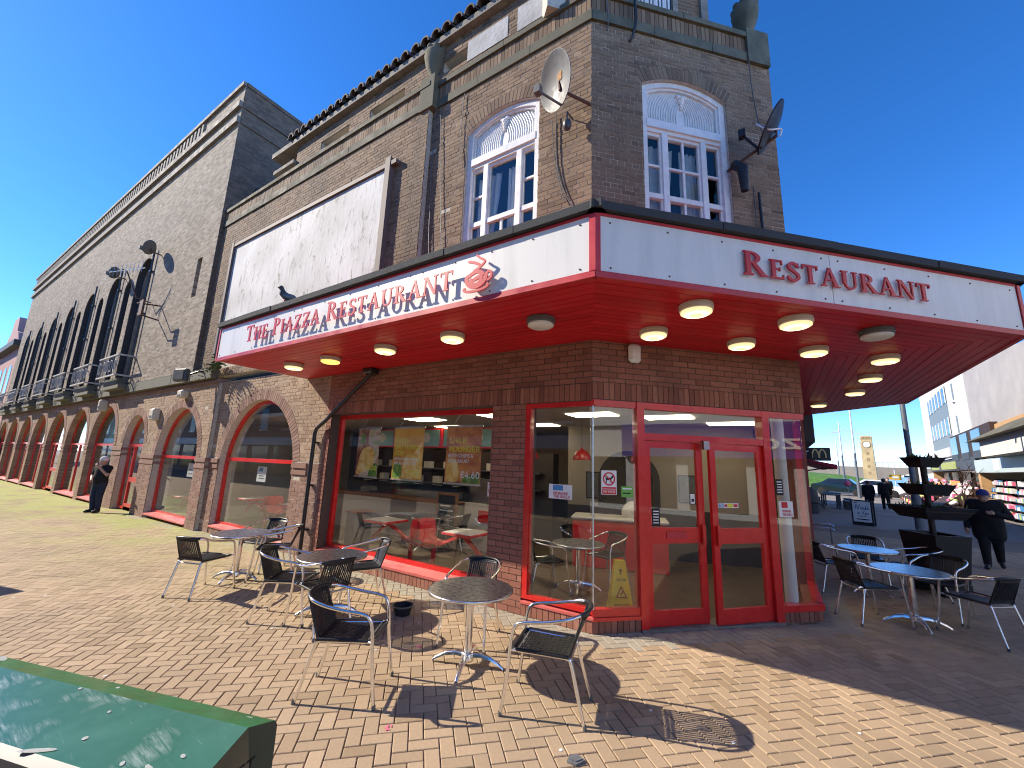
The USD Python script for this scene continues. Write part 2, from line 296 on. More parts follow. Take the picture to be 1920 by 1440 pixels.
plain('wicker', (.012, .012, .013), .42, var=.3, scale=60, spec=.5)
plain('black_iron', (.012, .012, .013), .5, var=.25, scale=12)
plain('pipe_black', (.018, .017, .017), .35)
plain('rust_brown', (.09, .04, .025), .7, var=.4, scale=8)
plain('dish_grey', (.105, .105, .10), .55, var=.25, scale=9)
plain('dish_dark', (.014, .011, .013), .6, var=.2, scale=6)
plain('lead', (.16, .165, .17), .6, var=.25, scale=6)
plain('curtain', (.60, .60, .60), .9, var=.12, scale=6)
plain('dark_room', (.018, .019, .022), .8)
plain('int_wall', (.33, .285, .22), .85, var=.08, scale=2)
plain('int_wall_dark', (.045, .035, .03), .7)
plain('int_ceiling', (.36, .34, .30), .9)
plain('int_floor', (.125, .09, .057), .35, var=.18, scale=1.5)
plain('int_white', (.66, .63, .57), .45)
plain('int_cream', (.55, .48, .37), .6)
plain('steel_fit', (.34, .34, .34), .3, metal=1.0)
plain('red_plastic', (.68, .014, .02), .3)
plain('pendant_red', (.30, .012, .015), .35)
plain('wood', (.24, .105, .045), .5, var=.3, scale=9)
plain('chalk_black', (.014, .014, .015), .7)
plain('paper', (.80, .80, .79), .6)
plain('ink', (.02, .02, .025), .6)
plain('ink_red', (.60, .03, .03), .6)
plain('ink_blue', (.07, .25, .50), .6)
plain('ink_green', (.16, .48, .07), .6)
plain('print_yellow', (.78, .74, .06), .6)
plain('cone_yellow', (.92, .66, .0), .4, var=.06, scale=9)
plain('green_gloss', (.02, .19, .07), .3, var=.22, scale=7, var2=(.045, .15, .045), coat=.2)
M['green_lid'] = usdkit.material(stage, '/World/Looks/green_lid', {
    'g': ('geometry', {}), 'mp': ('mapping', {'rotation': (0, 0, .9), 'scale': (9.0, 95.0, 9.0)}), 'n': ('noise_texture', {'scale': 1.0, 'detail': 5.0, 'roughness': .7, 'distortion': .8}), 'n2': ('noise_texture', {'scale': 5.0, 'detail': 5.0}),
    'm': ('map_range', {'from_min': .60, 'from_max': .70, 'to_min': 0.0, 'to_max': .55}), 'm2': ('map_range', {'from_min': .45, 'from_max': .62, 'to_min': 0.0, 'to_max': 1.0}), 'mm': ('math', {'math_type': 'multiply'}),
    'r': ('rgb_ramp', {'ramp': [(.3, (.022, .115, .078)), (.7, (.034, .155, .105))]}), 'mx': ('mix_color', {'b': (.34, .42, .38)}), 'rr': ('map_range', {'from_min': .3, 'from_max': .7, 'to_min': .22, 'to_max': .42}), 'p': ('principled_bsdf', {})},
    [('g.position', 'mp.vector'), ('mp.vector', 'n.vector'), ('g.position', 'n2.vector'), ('n.fac', 'm.value'), ('n2.fac', 'm2.value'), ('m.result', 'mm.value1'), ('m2.result', 'mm.value2'), ('mm.value', 'mx.fac'), ('n2.fac', 'r.fac'), ('r.color', 'mx.a'), ('mx.result', 'p.base_color'), ('n2.fac', 'rr.value'), ('rr.result', 'p.roughness')], surface='p.BSDF')
plain('bird_lime', (.70, .71, .66), .7)
plain('skin', (.42, .25, .18), .55)
plain('cloth_black', (.0045, .0045, .006), .95, var=.3, scale=12)
plain('cloth_navy', (.012, .02, .042), .9, var=.3, scale=12)
plain('cloth_grey', (.24, .25, .29), .9, var=.2, scale=12)
plain('cloth_white', (.66, .66, .64), .9)
plain('hair_dark', (.03, .02, .015), .6)
plain('hair_grey', (.34, .32, .30), .6)
plain('shoe', (.015, .014, .014), .5)
plain('pole_grey', (.13, .15, .17), .45, metal=.3, var=.15, scale=4)
plain('pole_white', (.62, .64, .66), .4)
plain('foliage', (.045, .085, .02), .7, var=.6, scale=7)
plain('grass_green', (.075, .17, .025), .9, var=.4, scale=1.5)
plain('hedge', (.07, .085, .03), .9, var=.5, scale=3)
plain('pink_render', (.46, .25, .22), .85, var=.12, scale=1)
plain('pink_brick', (.40, .14, .12), .85, var=.15, scale=1)
plain('slate', (.05, .055, .062), .6, var=.3, scale=8)
plain('render_white', (.58, .60, .61), .75, var=.04, scale=.6)
plain('render_beige', (.34, .32, .305), .9, var=.14, scale=.9)
plain('panel_grey', (.17, .20, .20), .5)
plain('bay_blue', (.055, .115, .16), .12)
plain('brick_orange', (.46, .27, .12), .85, var=.12, scale=4)
plain('cream_wall', (.70, .66, .56), .85)
plain('shop_grey', (.45, .52, .52), .5)
plain('shop_green', (.30, .33, .09), .6)
plain('shutter', (.58, .60, .60), .5)
plain('dark_glass', (.012, .015, .02), .06)
plain('asphalt', (.055, .055, .058), .9, var=.2, scale=8)
plain('street_flag', (.235, .20, .17), .85, var=.25, scale=2.2, bump=.3, bscale=30)
plain('clock_stone', (.50, .38, .20), .9, var=.2, scale=.9, bump=.5, bscale=6)
plain('clock_stone_dark', (.33, .24, .13), .9)
plain('sand_wall', (.36, .31, .24), .9, var=.15, scale=.5)
plain('sea', (.03, .06, .09), .2)
plain('car_green', (.006, .018, .018), .25, coat=.6)
plain('car_white', (.66, .68, .70), .25, coat=.6)
plain('tyre', (.012, .012, .012), .8)
plain('purple', (.055, .035, .30), .45)
plain('purple_dark', (.02, .01, .19), .45)
plain('sign_white', (.80, .80, .80), .5)
plain('mcd_green', (.014, .022, .012), .4)
plain('mcd_yellow', (.80, .62, .22), .4)
plain('awning_red', (.36, .01, .03), .7)
plain('neon_pink', (.75, .16, .26), .5)
plain('sign_yellow', (.75, .42, .02), .5)
plain('green_dark', (.010, .030, .018), .3)
plain('slate_chip', (.13, .135, .14), .6, var=.3, scale=40)
plain('timber_dark', (.045, .022, .012), .7)
plain('cctv', (.05, .05, .052), .4)
for i, c in enumerate([(.70, .16, .28), (.78, .34, .10), (.80, .62, .16), (.70, .68, .66), (.62, .10, .16), (.75, .42, .50), (.40, .52, .20)]): plain(f'bloom_{"abcdefg"[i]}', c, .7)
pane('glass', (.965, .98, .975), .052); pane('glass_upper', (.9, .93, .93), .045); pane('glass_teal', (.62, .74, .72), .07, .02)
emit('tube_warm', (1.0, .66, .24), 2.6); emit('tube_dim', (.95, .85, .65), .55); emit('ceiling_glow', (1.0, .84, .56), 4.2)
emit('menu_glow', (.75, .85, .85), .45)
# the lit diffuser: a ring tube glowing behind ribbed glass
M['lamp_glass'] = usdkit.material(stage, '/World/Looks/lamp_glass', {
    'c': ('texture_coordinate', {}), 'w': ('vector_math', {'math_type': 'multiply', 'vector2': (1, 1, 0)}), 'len': ('vector_math', {'math_type': 'length'}),
    'r': ('rgb_ramp', {'ramp': [(0, (.62, .47, .24)), (.045, (.66, .50, .26)), (.075, (1.0, .84, .52)), (.095, (1.0, .86, .56)), (.12, (.72, .54, .28)), (.155, (.5, .37, .19))]}), 'e': ('emission', {'strength': 1.05})},
    [('c.object', 'w.vector1'), ('w.vector', 'len.vector1'), ('len.value', 'r.fac'), ('r.color', 'e.color')], surface='e.emission')
emit('tube_amber', (1.0, .56, .14), .9)
plain('bay_teal', (.22, .42, .40), .6)
plain('recess_shade', (.040, .037, .038), .9, var=.35, scale=5)  # shade inside the tall window recesses, put into a near-black colour
plain('balcony_iron', (.42, .41, .38), .6, var=.4, scale=8)
brickish('brick_row_x', (.30, .20, .15), (.24, .15, .11), (.25, .2, .17), axis='xz', spread=.25)
plain('ink_script', (.02, .12, .26), .6); plain('cloth_cap', (.03, .035, .16), .8)
plain('rust_orange', (.42, .24, .10), .8, var=.4, scale=40)
# ---------------------------------------------------------------- ground
def zg(x): return -0.0065 * max(0.0, -4.0 - x)
def seen_size(c, area, nrm=None):
    d = np.array(c, float) - CP; q = RT @ d
    if q[2] < 0.2: return 0.0
    px, py = 765.48 * q[0] / q[2], 765.48 * q[1] / q[2]
    if abs(px) > 1010 or abs(py) > 770: return 0.0
    L = np.linalg.norm(d); k = 1.0 if nrm is None else max(0.0, -(d @ np.array(nrm)) / L)
    return area * k / L ** 2
def in_view(c, m=1.15):
    q = RT @ (np.array(c, float) - CP)
    return q[2] > 0.1 and abs(765.48 * q[0] / q[2]) < 960 * m and abs(765.48 * q[1] / q[2]) < 720 * m
BUILT = Polygon([(-10.17, 0.0), (0, 0), (2.235, 2.235), (2.235, 9.0), (2.6, 9.2), (2.6, 30), (-60, 30), (-60, .1), (-10.17, .1)])
pav_region = Polygon([(-15, .1), (-15, -8), (6, -8), (9, 0), (9.6, 15), (2.2, 15), (2.2, 2.2), (0, 0)]).union(Polygon([(-15, -8), (-15, .35), (.36, .36), (2.4, 2.4), (2.4, 15), (9.6, 15), (9, 0), (6, -8)]))
pavement = thing('pavement', None, None); tag(pavement, kind='structure')
mb = MB()
def fold_sheet(mb, g, dz):
    for a, b in ((-200, -60), (-60, -4), (-4, 200)):
        q = g.intersection(sbox(a, -300, b, 300))
        for s_ in getattr(q, 'geoms', [q]):
            if s_.is_empty or s_.geom_type != 'Polygon': continue
            v, f = trimesh.creation.triangulate_polygon(s_, engine='earcut')
            z = np.array([zg(max(x, -60.0)) for x, y in v]) + dz
            mb.add(np.c_[v, z], f)
fold_sheet(mb, pav_region, -0.013); mb.build('joint_bed', 'sand_joint', pavement)
mb = MB(); fold_sheet(mb, sbox(-190, -60, 30, 15).difference(pav_region).difference(sbox(9.3, -8, 30, 15)), -0.002); mb.build('distant_paving', 'paver_far', pavement)
mpv = .102; U0, V0 = -1.2455, -1.578
dBv = np.array([S2, S2]); dVv = np.array([-S2, S2])
cands = []
from shapely.prepared import prep
prr = prep(pav_region); wall_line = LineString([(-60, 0), (0, 0), (2.235, 2.235), (2.235, 9)])
rr = random.Random(5)
for j in range(-150, 190):
    for i in range(-170, 170):
        k = (i - j) % 4
        if k == 0: a0, a1, b0, b1 = i, i + 2, j, j + 1
        elif k == 3: a0, a1, b0, b1 = i, i + 1, j, j + 2
        else: continue
        uc = U0 + (a0 + a1) / 2 * mpv; vc = V0 - mpv + (b0 + b1) / 2 * mpv
        x, y = uc * dBv + vc * dVv
        if x < -15 or x > 9.6 or y < -6.5 or y > 15: continue
        if not in_view((x, y, zg(x))): continue
        if not prr.contains(Point(x, y)): continue
        if math.hypot(x - CP[0], y - CP[1]) > 17.5: continue
        cands.append((x, y, (a1 - a0) * mpv, (b1 - b0) * mpv))
border = wall_line.buffer(.36)
pb = prep(border)
def paver_mesh(x, y, lu, lv, mb):
    g = .0028 + rr.uniform(0, .0012); hu, hv = lu / 2 - g, lv / 2 - g; d = math.hypot(x - CP[0], y - CP[1])
    z = zg(x) + rr.gauss(0, .0009); tx, ty = rr.gauss(0, .004), rr.gauss(0, .004); t = rr.random() * .92
    if rr.random() < .03: t = .88 + .05 * rr.random()
    if pb.contains(Point(x, y)): t = .965 + .035 * rr.random()
    c = .004
    top = [(-hu + c, -hv + c, 0), (hu - c, -hv + c, 0), (hu - c, hv - c, 0), (-hu + c, hv - c, 0)]; mid = [(-hu, -hv, -c), (hu, -hv, -c), (hu, hv, -c), (-hu, hv, -c)]
    low = [(-hu, -hv, -.016), (hu, -hv, -.016), (hu, hv, -.016), (-hu, hv, -.016)]
    f = [[0, 1, 2, 3]]
    if d < 7.5:
        v = top + mid + low
        for o in (0, 4): f += [[o + 4 + k, o + 4 + (k + 1) % 4, o + (k + 1) % 4, o + k] for k in range(4)]
    else:
        v = [(a, b, 0) for a, b, _ in mid] + low; f += [[4 + k, 4 + (k + 1) % 4, (k + 1) % 4, k] for k in range(4)]
    v = np.array(v); v[:, 2] += v[:, 0] * tx + v[:, 1] * ty
    p = np.c_[x + v[:, 0] * dBv[0] + v[:, 1] * dVv[0], y + v[:, 0] * dBv[1] + v[:, 1] * dVv[1], z + v[:, 2]]
    mb.add(p, f, t)
cands.sort(key=lambda c: -seen_size((c[0], c[1], 0), 1.0, (0, 0, 1)))
for c in cands[:300]:
    mb = MB(); paver_mesh(*c, mb); mb.build('paver', 'paver_tan', pavement)
mb = MB()
for c in cands[300:]: paver_mesh(*c, mb)
mb.build('paver_field', 'paver_tan', pavement, kind='stuff')
# the street towards the sea, the road across it and the sea front beyond
st = MB(); v_, f_ = trimesh.creation.triangulate_polygon(sbox(2.0, 14.85, 16, 47), engine='earcut'); st.add(np.c_[v_, np.full(len(v_), -.003)], f_)
st.build('street', 'street_flag', kind='structure')
mb = MB()
for y in (21.8, 25.0, 28.6, 32.5, 37.0, 42.0):
    mb.fbox(Fr((0, y, 0), (1, 0)), 2.7, 11.0, -.001, .004, -.22, .22)
mb.build('paving_band', 'stone_grey', kind='structure')
rd = MB(); rd.fbox(Fr((0, 0, 0), (1, 0)), -120, 190, -.3, -.004, -63, -47); rd.build('road', 'asphalt', kind='structure')
mb = MB(); mb.fbox(Fr((0, 0, 0), (1, 0)), -120, 190, -.3, .02, -71, -63.0); mb.build('verge_ground', 'sand_wall', kind='structure')
g2 = MB(); g2.fbox(Fr((0, 0, 0), (1, 0)), -400, 600, -.5, -.05, -100, -71.01); g2.fbox(Fr((0, 0, 0), (1, 0)), 9.3, 400, -.6, -.06, -15, 60); g2.fbox(Fr((0, 0, 0), (1, 0)), 16.0, 400, -.6, -.06, -46.99, -15.01); g2.fbox(Fr((0, 0, 0), (1, 0)), -400, 9.3, -.8, -.5, -15, 200); g2.build('ground', 'street_flag', kind='structure')
sw = MB(); sw.fbox(Fr((0, 0, 0), (1, 0)), -3000, 3000, -.9, -.7, -4000, -100.01); sw.build('sea', 'sea', kind='structure')

# ---------------------------------------------------------------- brickwork
BR = []     # (mesh arrays, tone, centre, normal, material, owner)
def one_brick(fr, u0, u1, z0, z1, n0, tone, rgn=None, rg=None, proud=None):
    pr = rg.gauss(0, .0018) if proud is None else proud
    mb = MB()
    if rgn is None: mb.fbox(fr, u0, u1, z0, z1, n0, pr, tone, back=False)
    else:
        mb.poly(fr, rgn, n0, pr, tone)
    if not mb.v: return
    BR.append((np.vstack(mb.v), np.vstack(mb.f), tone, fr.p((u0 + u1) / 2, (z0 + z1) / 2), fr.n, (u1 - u0) * (z1 - z0)))
def courses(fr, region, z0=0.0, ch=.0755, bl=.2265, jt=.010, headers=5, seed=1, tones=(0, 1), soldier=False, n0=-.016, burnt=.09):
    """lays bricks over the region (shapely, u-z); returns nothing, fills BR"""
    rg = random.Random(seed); pr = prep(region); a0, b0, a1, b1 = region.bounds; i0 = int(math.floor((b0 - z0) / ch)); i1 = int(math.ceil((b1 - z0) / ch))
    for i in range(i0, i1):
        zz = z0 + i * ch; head = headers and i % headers == 0
        L = ch if soldier else (bl / 2 if head else bl); off = 0 if soldier else ((bl / 4 if head else (bl / 2 if i % 2 else 0)))
        k0 = int(math.floor((a0 - off) / L)) - 1; k1 = int(math.ceil((a1 - off) / L)) + 1
        for k in range(k0, k1):
            u = off + k * L; q = sbox(u + jt / 2, zz + jt / 2, u + L - jt / 2, zz + (ch if not soldier else ch) - jt / 2)
            if not pr.intersects(q): continue
            t = tones[0] + (tones[1] - tones[0]) * min(1, max(0, rg.gauss(.52, .15)))
            if rg.random() < burnt: t = tones[0] + (tones[1] - tones[0]) * rg.random() * .25
            if pr.contains(q): one_brick(fr, u + jt / 2, u + L - jt / 2, zz + jt / 2, zz + ch - jt / 2, n0, t, rg=rg)
            else:
                q2 = q.intersection(region)
                if q2.area > .0006: one_brick(fr, u + jt / 2, u + L - jt / 2, zz + jt / 2, zz + ch - jt / 2, n0, t, q2, rg)
def soldiers(fr, u0, u1, z0, z1, w=.075, jt=.009, seed=3, proud=.0, tones=(.1, .9)):
    rg = random.Random(seed); n = max(1, round((u1 - u0) / w)); w = (u1 - u0) / n
    for k in range(n):
        one_brick(fr, u0 + k * w + jt / 2, u0 + (k + 1) * w - jt / 2, z0 + jt / 2, z1 - jt / 2, -.016, tones[0] + (tones[1] - tones[0]) * rg.random(), rg=rg, proud=proud + rg.gauss(0, .0015))
def voussoirs(fr, c, r0, r1, zc, a0, a1, n, seed=4, proud=.003, tones=(.2, .9), ry=None):
    rg = random.Random(seed)
    for k in range(n):
        t0 = a0 + (a1 - a0) * k / n; t1 = a0 + (a1 - a0) * (k + 1) / n; e = .006 / r0
        P4 = [(c + r * math.cos(t), zc + r * math.sin(t)) for r, t in ((r0, t0 + e), (r1, t0 + e), (r1, t1 - e), (r0, t1 - e))]
        q = Polygon(P4)
        one_brick(fr, min(p[0] for p in P4), max(p[0] for p in P4), min(p[1] for p in P4), max(p[1] for p in P4), -.016, tones[0] + (tones[1] - tones[0]) * rg.random(), q, rg, proud)
BRICK_SETS = []
def lay(material, owner, name='brick'):
    global BR
    BRICK_SETS.append((BR, material, owner, name)); BR = []
def build_bricks(owner, limit=300, name='brick'):
    allb = [(seen_size(b[3], b[5], b[4]), b, m) for bs, m, o, nm in BRICK_SETS if o is owner for b in bs]
    allb.sort(key=lambda t: -t[0])
    for s_, b, m in allb[:limit]:
        mb = MB(); mb.add(b[0], b[1], b[2]); mb.build(name, m, owner)
    rest = {}
    for s_, b, m in allb[limit:]: rest.setdefault(m, MB()).add(b[0], b[1], b[2])
    for m, mb in rest.items(): mb.build('brickwork', m, owner, kind='stuff')
# ---------------------------------------------------------------- the corner restaurant
rest = thing('corner_restaurant', 'brown brick corner building with white arched upper windows above the red canopy', 'building')
WR = (.73 ** 2 + .2 ** 2) / .4; WA_ = math.asin(.73 / WR)
def seg_poly(c, hw, z0, spring, rise):
    r = (hw * hw + rise * rise) / (2 * rise); zc = spring + rise - r; a = math.asin(hw / r)
    return Polygon([(c - hw, z0), (c + hw, z0)] + [(c + r * math.sin(t), zc + r * math.cos(t)) for t in np.linspace(a, -a, 17)])
FAl = FA.moved(n=.11)
CA_, CB_ = -1.59, 1.54
opA, opB = seg_poly(CA_, .73, 4.55, 7.52, .2), seg_poly(CB_, .73, 4.55, 7.54, .2)
regUA = sbox(-3.22, 3.42, 0, 8.42).difference(opA); regUL = sbox(-11.61, 3.78, -3.22, 8.42); regUB = sbox(0, 3.42, 3.16, 8.42).difference(opB)
w = MB(); w.poly(FA, regUA, -.30, -.005); w.poly(FAl, regUL, -.30, -.005); w.poly(FB, regUB, -.30, -.005)
w.fbox(FC.moved(u=2.235, n=2.235), .02, 7.0, 3.42, 8.9, -.3, 0)
w.fbox(FA, -11.5, -.1, 8.42, 9.02, -.30, -.012); w.fbox(FB, .1, 3.1, 8.42, 9.0, -.30, -.012)
w.build('upper_wall', 'mortar', rest)
def arch_ring(c, spring): return unary_union([Polygon([(c + r * math.sin(t), spring + .2 - WR + r * math.cos(t)) for t in np.linspace(-WA_, WA_, 15) for r in [WR]] + [(c + (WR + .225) * math.sin(t), spring + .2 - WR + (WR + .225) * math.cos(t)) for t in np.linspace(WA_, -WA_, 15)])])
courses(FA, regUA.intersection(sbox(-9, 4.05, 9, 9)).difference(arch_ring(CA_, 7.52)), seed=2, tones=(.1, 1)); voussoirs(FA, CA_, WR + .004, WR + .225, 7.52 + .2 - WR, PI / 2 - WA_, PI / 2 + WA_, 22, tones=(.1, .7))
courses(FAl, regUL.intersection(sbox(-12, 3.78, 0, 9)).difference(sbox(-10.3, 4.0, -4.2, 7.45)).difference(sbox(-6.2, 3, 0, 4.05)), seed=3, tones=(.05, .95))
courses(FB, regUB.intersection(sbox(-9, 4.05, 9, 9)).difference(arch_ring(CB_, 7.54)), seed=4, tones=(.1, .9)); voussoirs(FB, CB_, WR + .004, WR + .225, 7.54 + .2 - WR, PI / 2 - WA_, PI / 2 + WA_, 22, tones=(.1, .7))
soldiers(FA, -3.3, 0, 8.62, 8.9, seed=6, proud=.012, tones=(.0, .8)); soldiers(FAl, -11.7, -3.3, 8.62, 8.9, seed=7, proud=.012, tones=(.0, .9)); soldiers(FB, 0, 3.1, 8.62, 8.9, seed=8, proud=.012, tones=(.0, .6))
# attic wall with sunk panels
sunk = [sbox(a, 9.22, a + 1.12, 9.5) for a in (-7.1, -5.25, -3.05)] + [sbox(-1.35, 9.12, -.45, 9.62), sbox(-2.45, 9.15, -1.55, 9.6)]
reg_at = sbox(-8.2, 9.02, -.25, 9.86)
for q in sunk[:3]: reg_at = reg_at.difference(q)
FAt = FA.moved(n=-.02)
courses(FAt, reg_at.difference(unary_union(sunk[3:])), seed=9, tones=(.0, .9)); lay('brick_buff', rest)
w = MB(); w.poly(FAt, reg_at, -.2, -.007); w.fbox(FAt, -8.2, -.25, 9.0, 9.9, -.4, -.2); w.build('attic_wall', 'mortar', rest)
w = MB()
for q in sunk[3:]: MB().fbox(FAt, q.bounds[0], q.bounds[2], q.bounds[1], q.bounds[3], -.05, .008).build('rendered_panel', 'old_render', rest)
# stone bands, gutter, tiles
rg = random.Random(3)
def stone_band(fr, u0, u1, z0, z1, n, step=1.15, name='band_stone', mat_='stone_moss'):
    k = max(1, round((u1 - u0) / step)); d = (u1 - u0) / k
    for i in range(k):
        mb = MB(); e = rg.uniform(-.004, .004); mb.fbox(fr, u0 + i * d + .004, u0 + (i + 1) * d - .004, z0, z1, -.2, n + e); mb.build(name, mat_, rest)
stone_band(FA, -3.2, .02, 8.44, 8.615, .03); stone_band(FAl, -11.75, -3.2, 8.44, 8.615, .03); stone_band(FB, -.0, 3.1, 8.44, 8.615, .03)
stone_band(FA, -3.2, .03, 8.905, 9.0, .05, 1.4); stone_band(FAl, -11.75, -3.2, 8.905, 9.0, .05, 1.4); stone_band(FB, 0, 3.12, 8.905, 9.0, .05, 1.4)
stone_band(FA, -6.2, -5.5, 3.65, 3.78, .03, .7)
w = MB(); w.fbox(FA, -9.3, -.1, 9.86, 10.0, -.3, .10); w.fbox(FA, -9.2, -8.2, 9.35, 9.45, -.2, .05); w.build('gutter', 'stone_grey', rest)
w = MB(); a = FA.pts([(-8.4, 10.0, .05), (-.1, 10.0, .05), (-.1, 11.9, -4.0), (-8.4, 11.9, -4.0), (-8.4, 9.9, -4.0), (-.1, 9.9, -4.0), (-8.4, 9.9, .0), (-.1, 9.9, .0)])
w.add(a, [[0, 1, 2, 3], [3, 2, 5, 4], [0, 3, 4, 6], [1, 7, 5, 2], [6, 4, 5, 7], [0, 6, 7, 1]]); w.build('roof', 'tile_roof', rest)
for k in range(30):
    u = -8.3 + k * .285
    if u > -.2: break
    mb = MB(); sl = rg.uniform(-.015, .015); v = []; nseg = 8
    for (n_, zz) in ((.17, 10.02), (-.3, 10.24), (-1.6, 10.86)):
        for s_ in range(nseg + 1):
            t = PI * s_ / nseg
            for rr_ in (.125, .095): v.append((u + rr_ * math.cos(t) + sl, zz + rr_ * 1.35 * math.sin(t), n_))
    m_ = (nseg + 1) * 2; f = []
    for i in range(2):
        for s_ in range(nseg):
            a = i * m_ + 2 * s_; f += [[a, a + 2, a + 2 + m_, a + m_], [a + 1, a + 1 + m_, a + 3 + m_, a + 3]]
    for s_ in range(nseg): f.append([2 * s_, 2 * s_ + 1, 2 * s_ + 3, 2 * s_ + 2])
    mb.add(FA.pts(v), f); mb.build('roof_tile', 'tile_roof', rest)
# turret above the corner
FT = FB.moved(n=-.32)
w = MB(); w.fbox(FT, -.6, 2.28, 8.95, 11.6, -2.2, -.007); w.build('turret_wall', 'mortar', rest)
courses(FT, sbox(-.2, 9.0, 2.28, 10.4).difference(sbox(.72, 9.06, 1.62, 10.4)), seed=12, tones=(.05, .8)); lay('brick_buff', rest)
w = MB(); w.fbox(FT, .74, 1.6, 9.08, 11.0, -.02, .012); w.build('turret_window', 'dark_glass', rest)
w = MB()
for i in range(14): w.fbox(FT, .80 + i * .055, .835 + i * .055, 9.1, 10.9, .014, .03 + .012 * (i % 3))
w.build('turret_curtain', 'curtain', rest)
w = MB(); w.fbox(FT, 1.62, 1.72, 9.0, 11, 0, .03); w.fbox(FT, 2.16, 2.30, 8.98, 11.6, 0, .05); w.build('turret_trim', 'stone_grey', rest)
# urns on the parapet
def urn(x, y, z, s_):
    mb = MB(); mb.lathe([(0, 0), (.15, 0), (.15, .06), (.09, .10), (.09, .16), (.17, .26), (.24, .42), (.27, .58), (.25, .66), (.20, .70)], (x, y, z), 16, axis=(0, 0, 1), sx=s_, sy=s_)
    for k in range(8): mb.ball((x + .20 * s_ * math.cos(k * PI / 4), y + .20 * s_ * math.sin(k * PI / 4), z + .70), .075 * s_, 1)
    mb.ball((x, y, z + .78), .13 * s_, 2, sc=(1, 1, 1.1)); return mb.build('urn', 'stone_moss', rest, smooth=50)
for fr_q in ((FA, -3.46, -3.10, 8.4, 9.13, -.3, .15), (FB, 2.72, 3.14, 8.42, 9.08, -.3, .06)): MB().fbox(*fr_q).build('pilaster', 'stone_moss', rest)
urn(*FA.p(-3.28, 9.13, -.02), .86); urn(*FB.p(2.92, 9.08, -.14), .80)
# the blank white board on the left wing
w = MB(); w.fbox(FAl, -10.40, -4.22, 4.35, 7.46, .0, .055); w.build('blank_board', 'render_board', rest, label='large flaking white painted board on the upper wall')
w = MB()
for q in ((-10.52, -10.42, 4.3, 7.6), (-4.20, -4.06, 4.3, 7.66)): w.fbox(FAl, *q, 0, .11)
w.fbox(FAl, -10.52, -3.9, 7.47, 7.56, 0, .10); w.build('board_frame', 'board_frame', rest)
